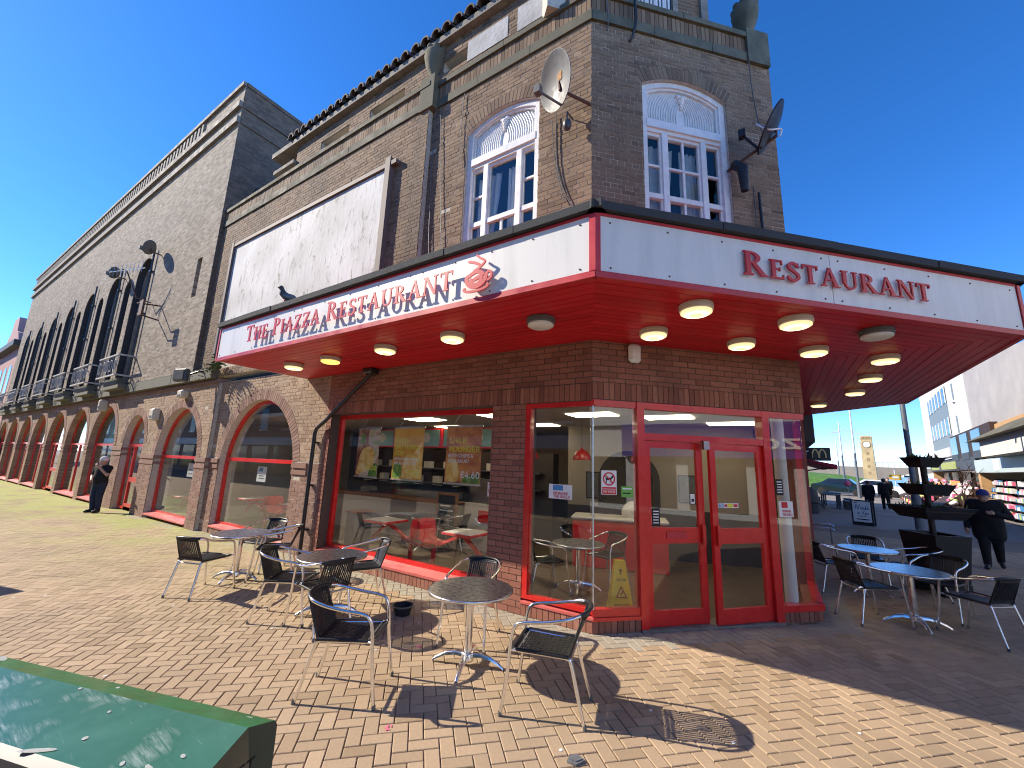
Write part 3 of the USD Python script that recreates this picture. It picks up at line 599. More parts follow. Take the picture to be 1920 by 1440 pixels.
# upper windows
def upper_window(fr, c, spring, centre_bar, curtains):
    wp = part('sash_window', rest); hw = .73; op = seg_poly(c, hw, 4.55, spring, .2); inn = seg_poly(c, hw - .10, 4.6, spring - .05, .17)
    m1 = MB(); m1.poly(fr, op.buffer(-.003).difference(inn), -.17, -.055)
    m1.poly(fr, inn.difference(seg_poly(c, hw - .135, 7.0, spring - .07, .16)).intersection(sbox(c - 2, 6.99, c + 2, 9)), -.16, -.085)
    m1.fbox(fr, c - hw + .09, c + hw - .09, 6.86, 6.99, -.17, -.045); m1.fbox(fr, c - hw + .09, c + hw - .09, 6.80, 6.86, -.17, -.075)
    xs = [-.63, -.375, -.285, .285, .375, .63]
    for a, b in ((xs[1], xs[2]), (xs[3], xs[4])): m1.fbox(fr, c + a, c + b, 4.6, 6.8, -.17, -.075)
    for a, b, bar in ((xs[0], xs[1], 0), (xs[2], xs[3], centre_bar), (xs[4], xs[5], 0)):
        m1.fbox(fr, c + a, c + b, 5.70, 5.78, -.165, -.09); m1.fbox(fr, c + a, c + b, 6.75, 6.80, -.165, -.105)
        m1.fbox(fr, c + a, c + a + .03, 4.6, 6.8, -.16, -.11); m1.fbox(fr, c + b - .03, c + b, 4.6, 6.8, -.16, -.11)
        if bar != 2 or a != xs[2]: m1.fbox(fr, c + a + .03, c + b - .03, 6.24, 6.275, -.155, -.115)
        if a == xs[2]:
            m1.fbox(fr, c - .018, c + .018, 4.6, 5.7 if bar == 2 else 6.75, -.155, -.115)
    m1.build('frame', 'white_paint', wp)
    m2 = MB(); ty = seg_poly(c, hw - .13, 7.0, spring - .07, .16); m2.poly(fr, ty, -.15, -.13)
    prp = ty.buffer(-.015)
    for sgn in (-1, 1):
        for k in range(21):
            x0 = sgn * (.93 - k * .043); pts = []
            for t in np.linspace(0, 1, 16):
                x = x0 - sgn * .22 * t ** 1.3 + sgn * .07 * math.sin(PI * t); z = 7.02 + .66 * t
                if prp.contains(Point(c + x, z)) and x * sgn > .055 * (1 - t): pts.append(fr.p(c + x, z, -.124))
            if len(pts) > 2: m2.tube(pts, .014, 6)
    for (x, z, r_) in ((0, 7.52, .055), (-.05, 7.56, .04), (.05, 7.56, .04), (0, 7.46, .04), (0, 7.40, .03), (0, 7.35, .022), (-.035, 7.49, .03), (.035, 7.49, .03)): m2.ball(fr.p(c + x, z, -.115), r_, 1)
    m2.build('fan_panel', 'white_paint', wp)
    for a, b in ((xs[0], xs[1]), (xs[2], xs[3]), (xs[4], xs[5])):
        m3 = MB(); m3.fbox(fr, c + a + .02, c + b - .02, 4.6, 6.78, -.142, -.138); m3.build('pane', 'glass_upper', wp)
    m4 = MB(); m4.fbox(fr, c - 1.0, c + 1.0, 4.3, 8.2, -1.3, -1.2); m4.fbox(fr, c - 1.0, c - .95, 4.3, 8.2, -1.2, -.305); m4.fbox(fr, c + .95, c + 1.0, 4.3, 8.2, -1.2, -.305); m4.fbox(fr, c - .95, c + .95, 4.25, 4.3, -1.2, -.305); m4.fbox(fr, c - .95, c + .95, 8.15, 8.2, -1.2, -.305); m4.build('room', 'dark_room', wp)
    if curtains:
        m5 = MB(); v = []; f = []
        for j, (u0, u1, sw) in enumerate(((c - .6, c - .1, .25), (c + .02, c + .30, -.06))):
            n0 = len(v)
            for i in range(17):
                t = i / 16; 
                for z, k in ((6.7, 0), (6.2, .15), (5.6, .5), (5.0, .9), (4.5, 1.0)): v.append((u0 + (u1 - u0) * t - sw * k * t, z - .0, -.26 + .022 * math.sin(t * 26)))
            for i in range(16):
                for k in range(4): a = n0 + i * 5 + k; f.append([a, a + 1, a + 6, a + 5])
        m5.add(fr.pts(v), f); m5.build('curtain', 'curtain', wp, smooth=True)
upper_window(FA, CA_, 7.52, 2, True); upper_window(FB, CB_, 7.54, 1, True)
# ------------- ground floor of the restaurant
FG = FA
a1 = arch_poly(-8.05, 1.63, -.2, 1.45)
lint = sbox(-5.45, 2.87, 0, 3.42)
regPier = sbox(-1.5, 0, -.95, 2.64); regL = sbox(-10.17, -.15, -5.45, 3.64).difference(a1)
regLow = sbox(-5.45, -.1, -5.3, 2.64)
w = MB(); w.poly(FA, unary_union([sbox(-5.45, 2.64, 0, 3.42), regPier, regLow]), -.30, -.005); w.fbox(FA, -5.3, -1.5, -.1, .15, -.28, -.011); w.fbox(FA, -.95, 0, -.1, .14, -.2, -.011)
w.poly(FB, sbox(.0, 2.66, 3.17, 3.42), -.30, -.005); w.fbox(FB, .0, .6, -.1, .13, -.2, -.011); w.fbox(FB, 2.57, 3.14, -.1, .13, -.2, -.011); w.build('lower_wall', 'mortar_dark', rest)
w = MB(); w.poly(FA, regL, -.40, -.005); w.fbox(FA, -9.68, -6.42, -.15, .10, -.28, -.02); w.build('arcade_wall', 'mortar', rest)
courses(FA, lint, seed=21, headers=0, tones=(.15, .95), burnt=.08); courses(FA, regPier, seed=22, headers=0, tones=(.15, .95)); courses(FB, sbox(0, 2.89, 3.17, 3.42), seed=23, headers=0, tones=(.15, .95), burnt=.06)
soldiers(FA, -5.45, 0, 2.645, 2.865, seed=24, proud=.006); soldiers(FB, 0, 3.17, 2.665, 2.885, seed=25, proud=.006); courses(FA, regLow, seed=26, headers=0)
soldiers(FA, -5.3, -1.5, 0, .15, .077, seed=27, proud=.0, tones=(.3, 1)); soldiers(FA, -.95, 0, 0, .14, .077, seed=28, tones=(.3, 1)); soldiers(FB, 0, .6, 0, .13, .077, seed=29, tones=(.0, .5)); soldiers(FB, 2.57, 3.16, 0, .13, .077, seed=30, tones=(.0, .4))
lay('brick_red', rest)
courses(FA, regL.intersection(sbox(-20, -.2, 0, 1.70)), seed=31, headers=0, tones=(.2, 1)); soldiers(FA, -9.68, -6.42, -.1, .10, .08, seed=32, proud=-.01); 
ringP = Point(-8.05, 1.45).buffer(1.88, 48).intersection(sbox(-12, 1.72, 0, 5))
voussoirs(FA, -8.05, 1.632, 1.87, 1.45, math.asin(.27 / 1.75), PI - math.asin(.27 / 1.75), 62, seed=33, tones=(.2, 1))
lay('brick_pier', rest)
courses(FA, regL.intersection(sbox(-20, 1.72, 0, 3.62)).difference(ringP), seed=34, headers=4, tones=(.1, 1)); lay('brick_arcade', rest)
for u0, u1 in ((-10.17, -9.68), (-6.42, -5.9)):
    for z0, z1, n_ in ((1.60, 1.70, .035), (1.47, 1.56, .025)):
        mb = MB(); mb.fbox(FA, u0, u1, z0, z1, -.1, n_); mb.build('impost', 'brick_pier', rest)
# shop windows
def bars(mb, fr, u0, u1, z0, z1, n0, n1, wd, sides='lrtb'):
    if 'l' in sides: mb.fbox(fr, u0, u0 + wd, z0, z1, n0, n1)
    if 'r' in sides: mb.fbox(fr, u1 - wd, u1, z0, z1, n0, n1)
    a = u0 + (wd if 'l' in sides else 0); b = u1 - (wd if 'r' in sides else 0)
    if 't' in sides: mb.fbox(fr, a, b, z1 - wd, z1, n0, n1 - .002)
    if 'b' in sides: mb.fbox(fr, a, b, z0, z0 + wd, n0, n1 - .002)
sw1 = part('shop_window', rest)
m1 = MB(); bars(m1, FA, -5.3, -1.5, .20, 2.64, -.27, -.19, .075); m1.build('frame', 'red_gloss', sw1)
m1 = MB(); m1.fbox(FA, -5.23, -1.57, .27, 2.57, -.232, -.226); m1.build('pane', 'glass', sw1)
m1 = MB(); m1.add(FA.pts([(-5.3, .15, .015), (-1.5, .15, .015), (-1.5, .185, .015), (-5.3, .185, .015), (-5.3, .15, -.27), (-1.5, .15, -.27), (-1.5, .235, -.27), (-5.3, .235, -.27)]), BOXF); m1.build('sill', 'red_sill', sw1)
sw2 = part('shop_window', rest)
m1 = MB(); bars(m1, FA, -.95, 0.02, .20, 2.66, -.10, -.005, .08, 'lt'); m1.fbox(FA, -.87, .0, .20, .25, -.10, -.006); m1.build('frame', 'red_gloss', sw2)
m1 = MB(); m1.fbox(FA, -.87, .012, .25, 2.58, -.033, -.025); m1.build('pane', 'glass', sw2)
m1 = MB(); m1.add(FA.pts([(-.95, .14, .012), (.012, .14, .012), (.012, .165, .012), (-.95, .165, .012), (-.95, .14, -.1), (0, .14, -.1), (0, .20, -.1), (-.95, .20, -.1)]), BOXF); m1.build('sill', 'red_sill', sw2)
sw3 = part('shop_window', rest)
m1 = MB(); m1.fbox(FB, 0.0, .6, 2.58, 2.66, -.10, -.005); m1.fbox(FB, .0, .6, .17, .25, -.10, -.006); m1.fbox(FB, 0, .6, .13, .168, -.10, .012); m1.build('frame', 'red_gloss', sw3)
m1 = MB(); m1.fbox(FB, -.012, .6, .25, 2.58, -.033, -.025); m1.build('pane', 'glass', sw3)
m1 = MB(); m1.tube([FA.p(0.004, .25, -.02), FA.p(.004, 2.58, -.02)], .009, 6); m1.build('corner_joint', 'alu_dull', sw3)
ent = part('entrance', rest)
m1 = MB(); m1.fbox(FB, .6, .70, .0, 2.66, -.12, .012); m1.fbox(FB, 2.45, 2.56, .0, 2.66, -.12, .012); m1.fbox(FB, .70, 2.45, 2.58, 2.66, -.12, .008); m1.fbox(FB, .70, 2.45, 2.19, 2.275, -.12, .008); m1.build('door_frame', 'red_gloss', ent)
m1 = MB(); m1.fbox(FB, .70, 2.45, 2.275, 2.58, -.05, -.044); m1.build('fanlight', 'glass', ent)
m1 = MB(); m1.fbox(FB, .6, 2.56, -.02, .022, -.25, .03); m1.build('threshold', 'stone_grey', ent)
def door(fr, wd, hinge, nm):
    """one leaf, hinge at u = 0 when hinge is 'l', else at u = wd"""
    m1 = MB(); m1.fbox(fr, 0, .085, .03, 2.185, -.045, 0); m1.fbox(fr, wd - .085, wd, .03, 2.185, -.045, 0)
    for z0, z1 in ((.03, .20), (.95, 1.135), (2.10, 2.185)): m1.fbox(fr, .085, wd - .085, z0, z1, -.043, -.002)
    m1.build(f'door_leaf', 'red_gloss', ent)
    for z0, z1 in ((.20, .95), (1.135, 2.10)):
        m1 = MB(); m1.fbox(fr, .085, wd - .085, z0, z1, -.026, -.020); m1.build('door_pane', 'glass', ent)
    hu = wd - .05 if hinge == 'l' else .05
    m1 = MB(); m1.fbox(fr, hu - .022, hu + .022, .93, 1.17, .02, .045); m1.fbox(fr, hu - .015, hu + .015, .94, .97, 0, .02); m1.fbox(fr, hu - .015, hu + .015, 1.13, 1.16, 0, .02); m1.build('door_handle', 'red_gloss', ent)
    if hinge == 'l':
        m1 = MB(); m1.fbox(fr, wd / 2 - .14, wd / 2 + .14, 1.01, 1.085, 0, .008); m1.build('letter_plate', 'red_trim', ent)
def turned(fr, u, n, ang):
    c, s_ = math.cos(ang), math.sin(ang); return Fr(fr.p(u, 0, n), (fr.u[0] * c - fr.u[1] * s_, fr.u[0] * s_ + fr.u[1] * c))
door(turned(FB, .705, -.03, math.radians(2.0)), .845, 'l', 'left')
fr_ = turned(FB, 2.445, -.03, math.radians(3.5)); door(fr_.moved(u=-.845), .845, 'r', 'right')
m1 = MB(); m1.fbox(FB, 1.50, 1.58, 2.1, 2.21, .012, .06); m1.build('door_closer', 'steel_fit', ent)
sw4 = part('shop_window', rest)
m1 = MB(); m1.fbox(FB, 2.56, 3.16, 2.58, 2.66, -.10, -.005); m1.build('frame', 'red_gloss', sw4); m1 = MB(); m1.fbox(FB, 2.56, 3.18, .13, .21, -.10, .012); m1.build('sill', 'red_gloss', sw4); m1 = MB(); m1.fbox(FC.moved(u=2.235, n=2.235), .0, 1.3, 2.58, 2.66, -.1, -.004); m1.fbox(FC.moved(u=2.235, n=2.235), .0, 1.3, .13, .21, -.1, .012); m1.fbox(FC.moved(u=2.235, n=2.235), 1.3, 1.4, .0, 2.66, -.1, .004); m1.build('frame', 'red_gloss', sw4)
m1 = MB(); m1.fbox(FB, 2.56, 3.12, .21, 2.58, -.033, -.025); m1.fbox(FC.moved(u=2.235, n=2.21), .0, 1.3, .21, 2.58, -.033, -.025); m1.build('pane', 'glass', sw4)
m1 = MB(); m1.fbox(FC.moved(u=2.235, n=2.235), .0, 1.4, -.05, .13, -.2, 0); m1.fbox(FC.moved(u=2.235, n=2.235), 1.4, 7.0, -.05, 3.42, -.25, 0); m1.build('side_wall', 'brick_red', rest)
m1 = MB(); m1.lathe([(.075, .1), (.075, 2.72)], tuple(FB.p(2.86, 0, -.16)), 14); m1.build('column', 'int_white', rest, smooth=40)
# arched window 1
def arch_window(owner, fr, c, hw, zb, spring, transom, n0, name='arch_window', teal=False, door_=False, mull=False, glassy='glass'):
    wp = part(name, owner); op = arch_poly(c, hw, zb, spring); inn = arch_poly(c, hw - .075, zb + .075, spring, hw - .075)
    m1 = MB(); m1.poly(fr, op.difference(inn), n0, n0 + .07); m1.fbox(fr, c - hw + .06, c + hw - .06, transom - .04, transom + .04, n0, n0 + .078)
    if door_:
        for x in (-hw * .35, hw * .40): m1.fbox(fr, c + x - .035, c + x + .035, zb, transom, n0, n0 + .074)
        m1.fbox(fr, c - hw * .35, c + hw * .4, zb + .85, zb + 1.0, n0, n0 + .07); m1.fbox(fr, c - hw * .35, c + hw * .4, zb, zb + .18, n0, n0 + .07)
    if mull: m1.fbox(fr, c - .03, c + .03, zb, transom, n0, n0 + .072)
    m1.build('frame', 'red_gloss', wp)
    up = inn.intersection(sbox(c - 5, transom, c + 5, 9)); lo = inn.intersection(sbox(c - 5, -2, c + 5, transom))
    m1 = MB(); m1.poly(fr, up, n0 + .03, n0 + .036); m1.build('pane', 'glass_teal' if teal else glassy, wp)
    m1 = MB(); m1.poly(fr, lo, n0 + .03, n0 + .036); m1.build('pane', glassy, wp)
    if not door_:
        m1 = MB(); m1.add(fr.pts([(c - hw, zb - .06, .012), (c + hw, zb - .06, .012), (c + hw, zb - .03, .012), (c - hw, zb - .03, .012), (c - hw, zb - .06, n0 + .07), (c + hw, zb - .06, n0 + .07), (c + hw, zb + .03, n0 + .07), (c - hw, zb + .03, n0 + .07)]), BOXF); m1.build('sill', 'red_sill', wp)
    return wp
arch_window(rest, FA, -8.05, 1.63, .16, 1.45, 1.70, -.20)
# interior
room = Polygon([(-11.3, .42), (-.2, .42), (.05, .25), (2.0, 2.2), (2.0, 6.5), (-11.3, 6.5)])
m1 = MB(); m1.flat(Polygon([(-11.3, .3), (.06, .06), (2.18, 2.18), (2.18, 6.5), (-11.3, 6.5)]), -.02, .008); m1.build('floor', 'int_floor', rest)
m1 = MB(); m1.flat(Polygon([(-11.3, .3), (.1, .30), (2.0, 2.2), (2.0, 6.5), (-11.3, 6.5)]), 2.72, 2.80); m1.build('ceiling', 'int_ceiling', rest)
m1 = MB(); m1.fbox(FA, -11.3, 2.0, 0, 2.8, -6.6, -6.5); m1.fbox(FC, .3, 6.5, 0, 2.8, -11.4, -11.3); m1.fbox(FC, 3.7, 6.5, 0, 2.8, 2.0, 2.1); m1.build('inner_wall', 'int_wall', rest)
# partition with a dark arched niche seen through the corner window
FP = Fr((-1.9, 3.9, 0), (1, .35))
m1 = MB(); m1.poly(FP, sbox(-.2, 0, 3.6, 2.72).difference(arch_poly(1.1, .52, -.1, 1.55)), -.15, 0); m1.build('partition', 'int_wall', rest)
m1 = MB(); m1.poly(FP, arch_poly(1.1, .64, .0, 1.55).difference(arch_poly(1.1, .52, -.1, 1.55)), 0, .02); m1.fbox(FP, -.2, 3.6, .0, 1.0, .0, .015); m1.build('arch_trim', 'int_wall_dark', rest)
for (x, y) in ((-8.2, 1.7), (-4.55, 1.75), (-2.4, 1.55), (-.75, 1.9), (.35, 2.6), (-2.6, 3.4), (-5.2, 3.4), (1.2, 3.9)):
    m1 = MB(); m1.box((x, y, 2.708), (.78, .5, .02), .0); m1.build('ceiling_light', 'ceiling_glow', rest)
build_bricks(rest)
# ---------------------------------------------------------------- canopy
can = thing('canopy', 'red canopy with white fascia boards wrapping the corner of the restaurant', 'canopy')
ZS = 3.418; ov = 1.69
OUT = [(-6.3, 0), (-6.3, -ov), (.70, -ov), (4.30, 1.91), (4.35, 7.3), (2.62, 9.02), (2.235, 9.02), (2.235, 2.235), (0, 0)]
secA = Polygon([(-6.3, 0), (-6.3, -ov), (.70, -ov), (0, 0)]); secB = Polygon([(0, 0), (.70, -ov), (4.30, 1.91), (2.235, 2.235)])
secC = Polygon([(2.235, 2.235), (4.30, 1.91), (4.35, 7.3), (2.62, 9.02), (2.235, 9.02)])
def planks(sec, direction, step=.112):
    ang = math.atan2(direction[1], direction[0]); rot = affinity.rotate(sec, -ang, origin=(0, 0), use_radians=True); a0, b0, a1, b1 = rot.bounds
    y = b0
    while y < b1:
        q = rot.intersection(sbox(a0 - 1, y + .0045, a1 + 1, y + step - .0045))
        if not q.is_empty and q.area > .002:
            mb = MB(); mb.flat(affinity.rotate(q, ang, origin=(0, 0), use_radians=True), ZS + (e_ := rg.uniform(0, .002)), ZS + .014, rg.random()); mb.build('soffit_plank', 'red_soffit', can)
        y += step
planks(secA, (1, 0)); planks(secB, (1, 1)); planks(secC, (0, 1))
m1 = MB(); m1.flat(Polygon(OUT).buffer(-.03, join_style=2), ZS + .009, 4.0); m1.build('roof_deck', 'red_soffit', can)
FAf, FBf, FCf = FA.moved(n=ov), Fr((.70, -ov, 0), (1, 1)), Fr((4.30, 1.91, 0), (.05, 5.39))
LB = math.hypot(3.6, 3.6)
for fr, u0, u1, cuts in ((FAf, -6.3, .70, (-6.3, -3.86, -1.45, .66)), (FBf, 0, LB, (.04, 1.78 + .7, LB - .05)), (FCf, 0, 5.39, (.05, 2.4, 5.3))):
    for a, b in zip(cuts, cuts[1:]):
        mb = MB(); mb.fbox(fr, a + .003, b - .003, ZS + .055, 4.0, -.03, .0); mb.build('fascia_board', 'white_panel', can)
        sc = MB()
        for k in range(5):
            for z in (ZS + .09, 3.93): sc.lathe([(0, .008), (.008, .006), (.009, 0)], tuple(fr.p(a + .1 + (b - a - .2) * k / 4, z, 0)), 7, axis=tuple(fr.n))
        sc.build('screw_heads', 'rust_brown', can)
m1 = MB(); m1.fbox(FAf, -6.3, .70, ZS - .006, ZS + .05, -.04, .008); m1.fbox(FAf, -6.32, -6.28, ZS, 4.0, -.04, .010); m1.fbox(FAf, .65, .705, ZS + .05, 4.0, -.04, .012); m1.fbox(FAf, -6.28, .65, 3.985, 4.012, -.03, .006)
m1.fbox(FBf, 0, LB, ZS - .006, ZS + .05, -.04, .008); m1.fbox(FBf, -.005, .045, ZS + .05, 4.0, -.04, .013); m1.fbox(FBf, LB - .045, LB + .005, ZS + .05, 4.0, -.04, .013); m1.fbox(FBf, .04, LB - .05, 3.985, 4.012, -.03, .006); m1.fbox(FCf, 0, 5.39, ZS - .006, ZS + .05, -.04, .008); m1.build('trim', 'red_trim', can)
FE = Fr((-6.3, 0, 0), (0, -1))
m1 = MB(); m1.fbox(FE, 0, ov, ZS, 4.0, -.03, 0.0); m1.build('end_board', 'white_panel', can)
for fr, u0, u1, st_ in ((FAf, -6.34, .78, .93), (FBf, -.06, LB + .06, 1.25), (FCf, -.02, 5.4, 1.3)):
    k = round((u1 - u0) / st_); d = (u1 - u0) / k
    for i in range(k):
        mb = MB(); e = rg.uniform(-.006, .006); a, b = u0 + i * d + .003, u0 + (i + 1) * d - .003
        mb.add(fr.pts([(a, 4.025, .055 + e), (b, 4.025, .055 + e), (b, 4.10, .06 + e), (a, 4.10, .06 + e), (a, 4.025, -.33), (b, 4.025, -.33), (b, 4.135, -.30), (a, 4.135, -.30)]), BOXF); mb.build('coping_piece', 'felt', can)
# round lamps under the canopy
LAMPS = [(-.20, -.99, 0, 'unlit round canopy lamp nearest the corner on the long left side'), (-1.46, -1.0, 1, 'lit round canopy lamp beside the unlit one on the left side'), (-2.72, -.99, 1, 'lit round canopy lamp third from the corner on the left side'),
         (-4.07, -.95, 2, 'lit amber canopy lamp, second from the far left end'), (-5.13, -.95, 1, 'lit round canopy lamp at the far left end of the canopy'),
         (1.32, -.64, 1, 'lit round canopy lamp nearest the camera, in front of the doors'), (.78, -.07, 1, 'lit round canopy lamp above the alarm box'), (2.14, .20, 1, 'lit round canopy lamp in the middle of the outer row over the doors'), (1.61, .80, 1, 'lit round canopy lamp in the middle of the inner row over the doors'),
         (2.89, .98, 0, 'unlit round canopy lamp near the right end of the front'), (2.37, 1.53, 1, 'lit round canopy lamp by the end of the brick lintel'), (3.18, 2.34, 1, 'lit round canopy lamp first of the four receding along the side street'), (3.22, 3.68, 1, 'lit round canopy lamp second of the four receding along the side street'),
         (3.20, 5.07, 1, 'lit round canopy lamp third of the four receding along the side street'), (2.75, 6.6, 1, 'lit round canopy lamp last and farthest along the side street')]
for x, y, on, lab in LAMPS:
    L = thing('canopy_lamp', lab, 'lamp', (x, y, ZS), group='round lamps under the canopy')
    m1 = MB(); m1.lathe([(.13, 0), (.155, -.004), (.158, -.034), (.150, -.040), (.156, -.044), (.154, -.062), (.141, -.068)], seg=28); m1.build('lamp_body', 'int_cream' if on else 'dish_grey', L, smooth=40)
    m1 = MB(); m1.lathe([(.141, -.066), (.143, -.085), (.118, -.100), (.066, -.108), (.0, -.110)], seg=28); m1.build('diffuser', ('white_panel', 'tube_warm', 'tube_amber')[on] if on != 1 else 'lamp_glass', L, smooth=60)
# ---------------------------------------------------------------- the long arcaded hall
toned('arcade_far', [(0, (.30, .20, .13)), (1, (.30, .20, .13))])
brickish('brick_far', (.40, .28, .185), (.30, .19, .125), (.24, .18, .13), axis='xz', dirt=(.16, .12, .09), damount=.35, spread=.3)
plain('ring_brick', (.25, .145, .11), .9, var=.3, scale=12)
hall = thing('arcade_hall', 'long buff brick hall with tall arched windows above a red-framed arcade', 'building')
FH = FA.moved(n=.10)
ARCH = [(-12.18, 1.43, 1.62, 'w'), (-15.65, .95, 2.0, 'd'), (-19.05, 1.51, 1.9, 't'), (-22.57, 1.51, 1.9, 'tw'), (-26.1, 1.51, 1.9, 'd'), (-29.65, 1.51, 1.9, 's'), (-33.15, 1.51, 1.9, 's'), (-36.8, 1.51, 1.9, 's'), (-40.2, 1.40, 1.9, 'w')]
opn = [arch_poly(c, hw, -.6, sp) for c, hw, sp, k in ARCH]
near = sbox(-17.2, -.5, -10.17, 3.62).difference(unary_union(opn[:2])); far = sbox(-42.0, -.6, -17.2, 3.62).difference(unary_union(opn[2:]))
w = MB(); w.poly(FH, near, -.5, -.005); w.build('arcade_wall', 'mortar', hall)
w = MB(); w.poly(FH, far, -.5, 0); w.build('arcade_wall', 'brick_far', hall)
rings = unary_union([Point(c, sp).buffer(hw + .24, 40).intersection(sbox(c - 5, sp + .06, c + 5, 9)) for c, hw, sp, k in ARCH])
courses(FH, near.intersection(sbox(-60, -.5, 0, 1.70)), seed=41, headers=0, tones=(.2, 1))
for (c, hw, sp, k), nn in zip(ARCH[:2], (52, 34)): voussoirs(FH, c, hw + .003, hw + .235, sp, .05, PI - .05, nn, seed=44, tones=(.2, 1), proud=.006)
lay('brick_pier', hall)
courses(FH, near.intersection(sbox(-60, 1.70, 0, 3.62)).difference(rings), seed=42, headers=4, tones=(.1, 1)); lay('brick_arcade', hall)
for c, hw, sp, k in ARCH[2:]:
    mb = MB()
    for i in range(40):
        t0 = .04 + (PI - .08) * i / 40 + .006; t1 = .04 + (PI - .08) * (i + 1) / 40 - .006
        mb.poly(FH, Polygon([(c + r * math.cos(t), sp + r * math.sin(t)) for r, t in ((hw + .003, t0), (hw + .24, t0), (hw + .24, t1), (hw + .003, t1))]), -.02, .012)
    mb.build('arch_ring', 'ring_brick', hall)
edges = [(-10.75, -10.17)] + [(b - bh * 0 - 0, 0) for b, bh in []]
PI_ERS = [(-10.74, -10.17)]
for (c0, h0, s0, k0), (c1, h1, s1, k1) in zip(ARCH, ARCH[1:]): PI_ERS.append((c1 + h1, c0 - h0))
for u0, u1 in PI_ERS:
    for z0, z1, n_ in ((1.80, 1.90, .022), (1.64, 1.72, .016)):
        mb = MB(); mb.fbox(FH, u0 - .02, u1 + .02, z0 - (.2 if u1 > -14 else 0), z1 - (.2 if u1 > -14 else 0), -.3, n_); mb.build('impost', 'ring_brick', hall)
for c, hw, sp, k in ARCH:
    zb = zg(c) + (.14 if k in 'w t tw s'.split() else .04)
    if k == 's':
        wp = arch_window(hall, FH, c, hw, zb, sp, 1.98, -.24, mull=True); mb = MB(); mb.poly(FH, arch_poly(c, hw - .12, 2.0, 2.0 if sp < 2 else sp), -.32, -.30); mb.build('blind', 'shutter', wp)
    else: arch_window(hall, FH, c, hw, zb, sp, 1.98 if hw != 1.43 else 1.68, -.24, door_=(k == 'd'), teal=(k in ('t', 'tw')), mull=(k == 'tw'))
    if k in ('t', 'tw'):
        mb = MB(); mb.poly(FH, arch_poly(c, hw - .1, 2.02, 2.03), -.33, -.31); mb.build('fan_blind', 'bay_teal', hall)
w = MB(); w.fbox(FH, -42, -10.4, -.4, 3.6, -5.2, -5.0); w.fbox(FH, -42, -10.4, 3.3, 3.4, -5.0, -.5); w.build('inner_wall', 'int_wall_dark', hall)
w = MB(); w.fbox(FH, -42, -10.4, -.6, -.24, -5.0, -.02); w.build('inner_floor', 'int_floor', hall)
# red telephone-box-red notice box beside the first door and its bright step box
stone_band2 = lambda u0, u1, z0, z1, n, name, mat_, step: [MB().fbox(FH, u0 + i * (u1 - u0) / step + .005, u0 + (i + 1) * (u1 - u0) / step - .005, z0, z1, -.3, n + rg.uniform(-.01, .01)).build(name, mat_, hall) for i in range(step)]
stone_band2(-42, -10.17, 3.62, 3.70, .035, 'string_course', 'ring_brick', 16)
stone_band2(-41.9, -10.3, 3.74, 4.02, .16, 'ledge_stone', 'ledge_stone', 24)
w = MB(); w.fbox(FH, -42, -10.2, 3.70, 4.08, -.4, .0); w.build('ledge_wall', 'brick_far', hall)
FU = FA.moved(n=.22)
WC = [-17.73, -21.28, -24.85, -28.42, -32.0, -35.57, -39.1]
ops = [arch_poly(c, .82, 4.1, 8.2, .8) for c in WC]
strips = [arch_poly(c + 1.83, .39, 4.35, 8.05, .39) for c in WC[1:]]
slot = sbox(-12.78, 6.42, -12.45, 7.70)
up = sbox(-41.6, 4.05, -11.61, 13.55).difference(unary_union(ops + strips + [slot]))
w = MB(); w.poly(FU, up, -.55, 0); w.build('upper_wall', 'brick_big', hall)
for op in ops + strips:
    MB().poly(FU, op.difference(op.buffer(-.025)), -.56, -.006).build('shade_lining', 'recess_shade', hall)  # thin added liner that darkens the reveals in place of shade
w = MB(); w.fbox(FU, -41.6, -11.615, 4.05, 13.5, -.8, -.56); w.build('blind_backing', 'recess_shade', hall)
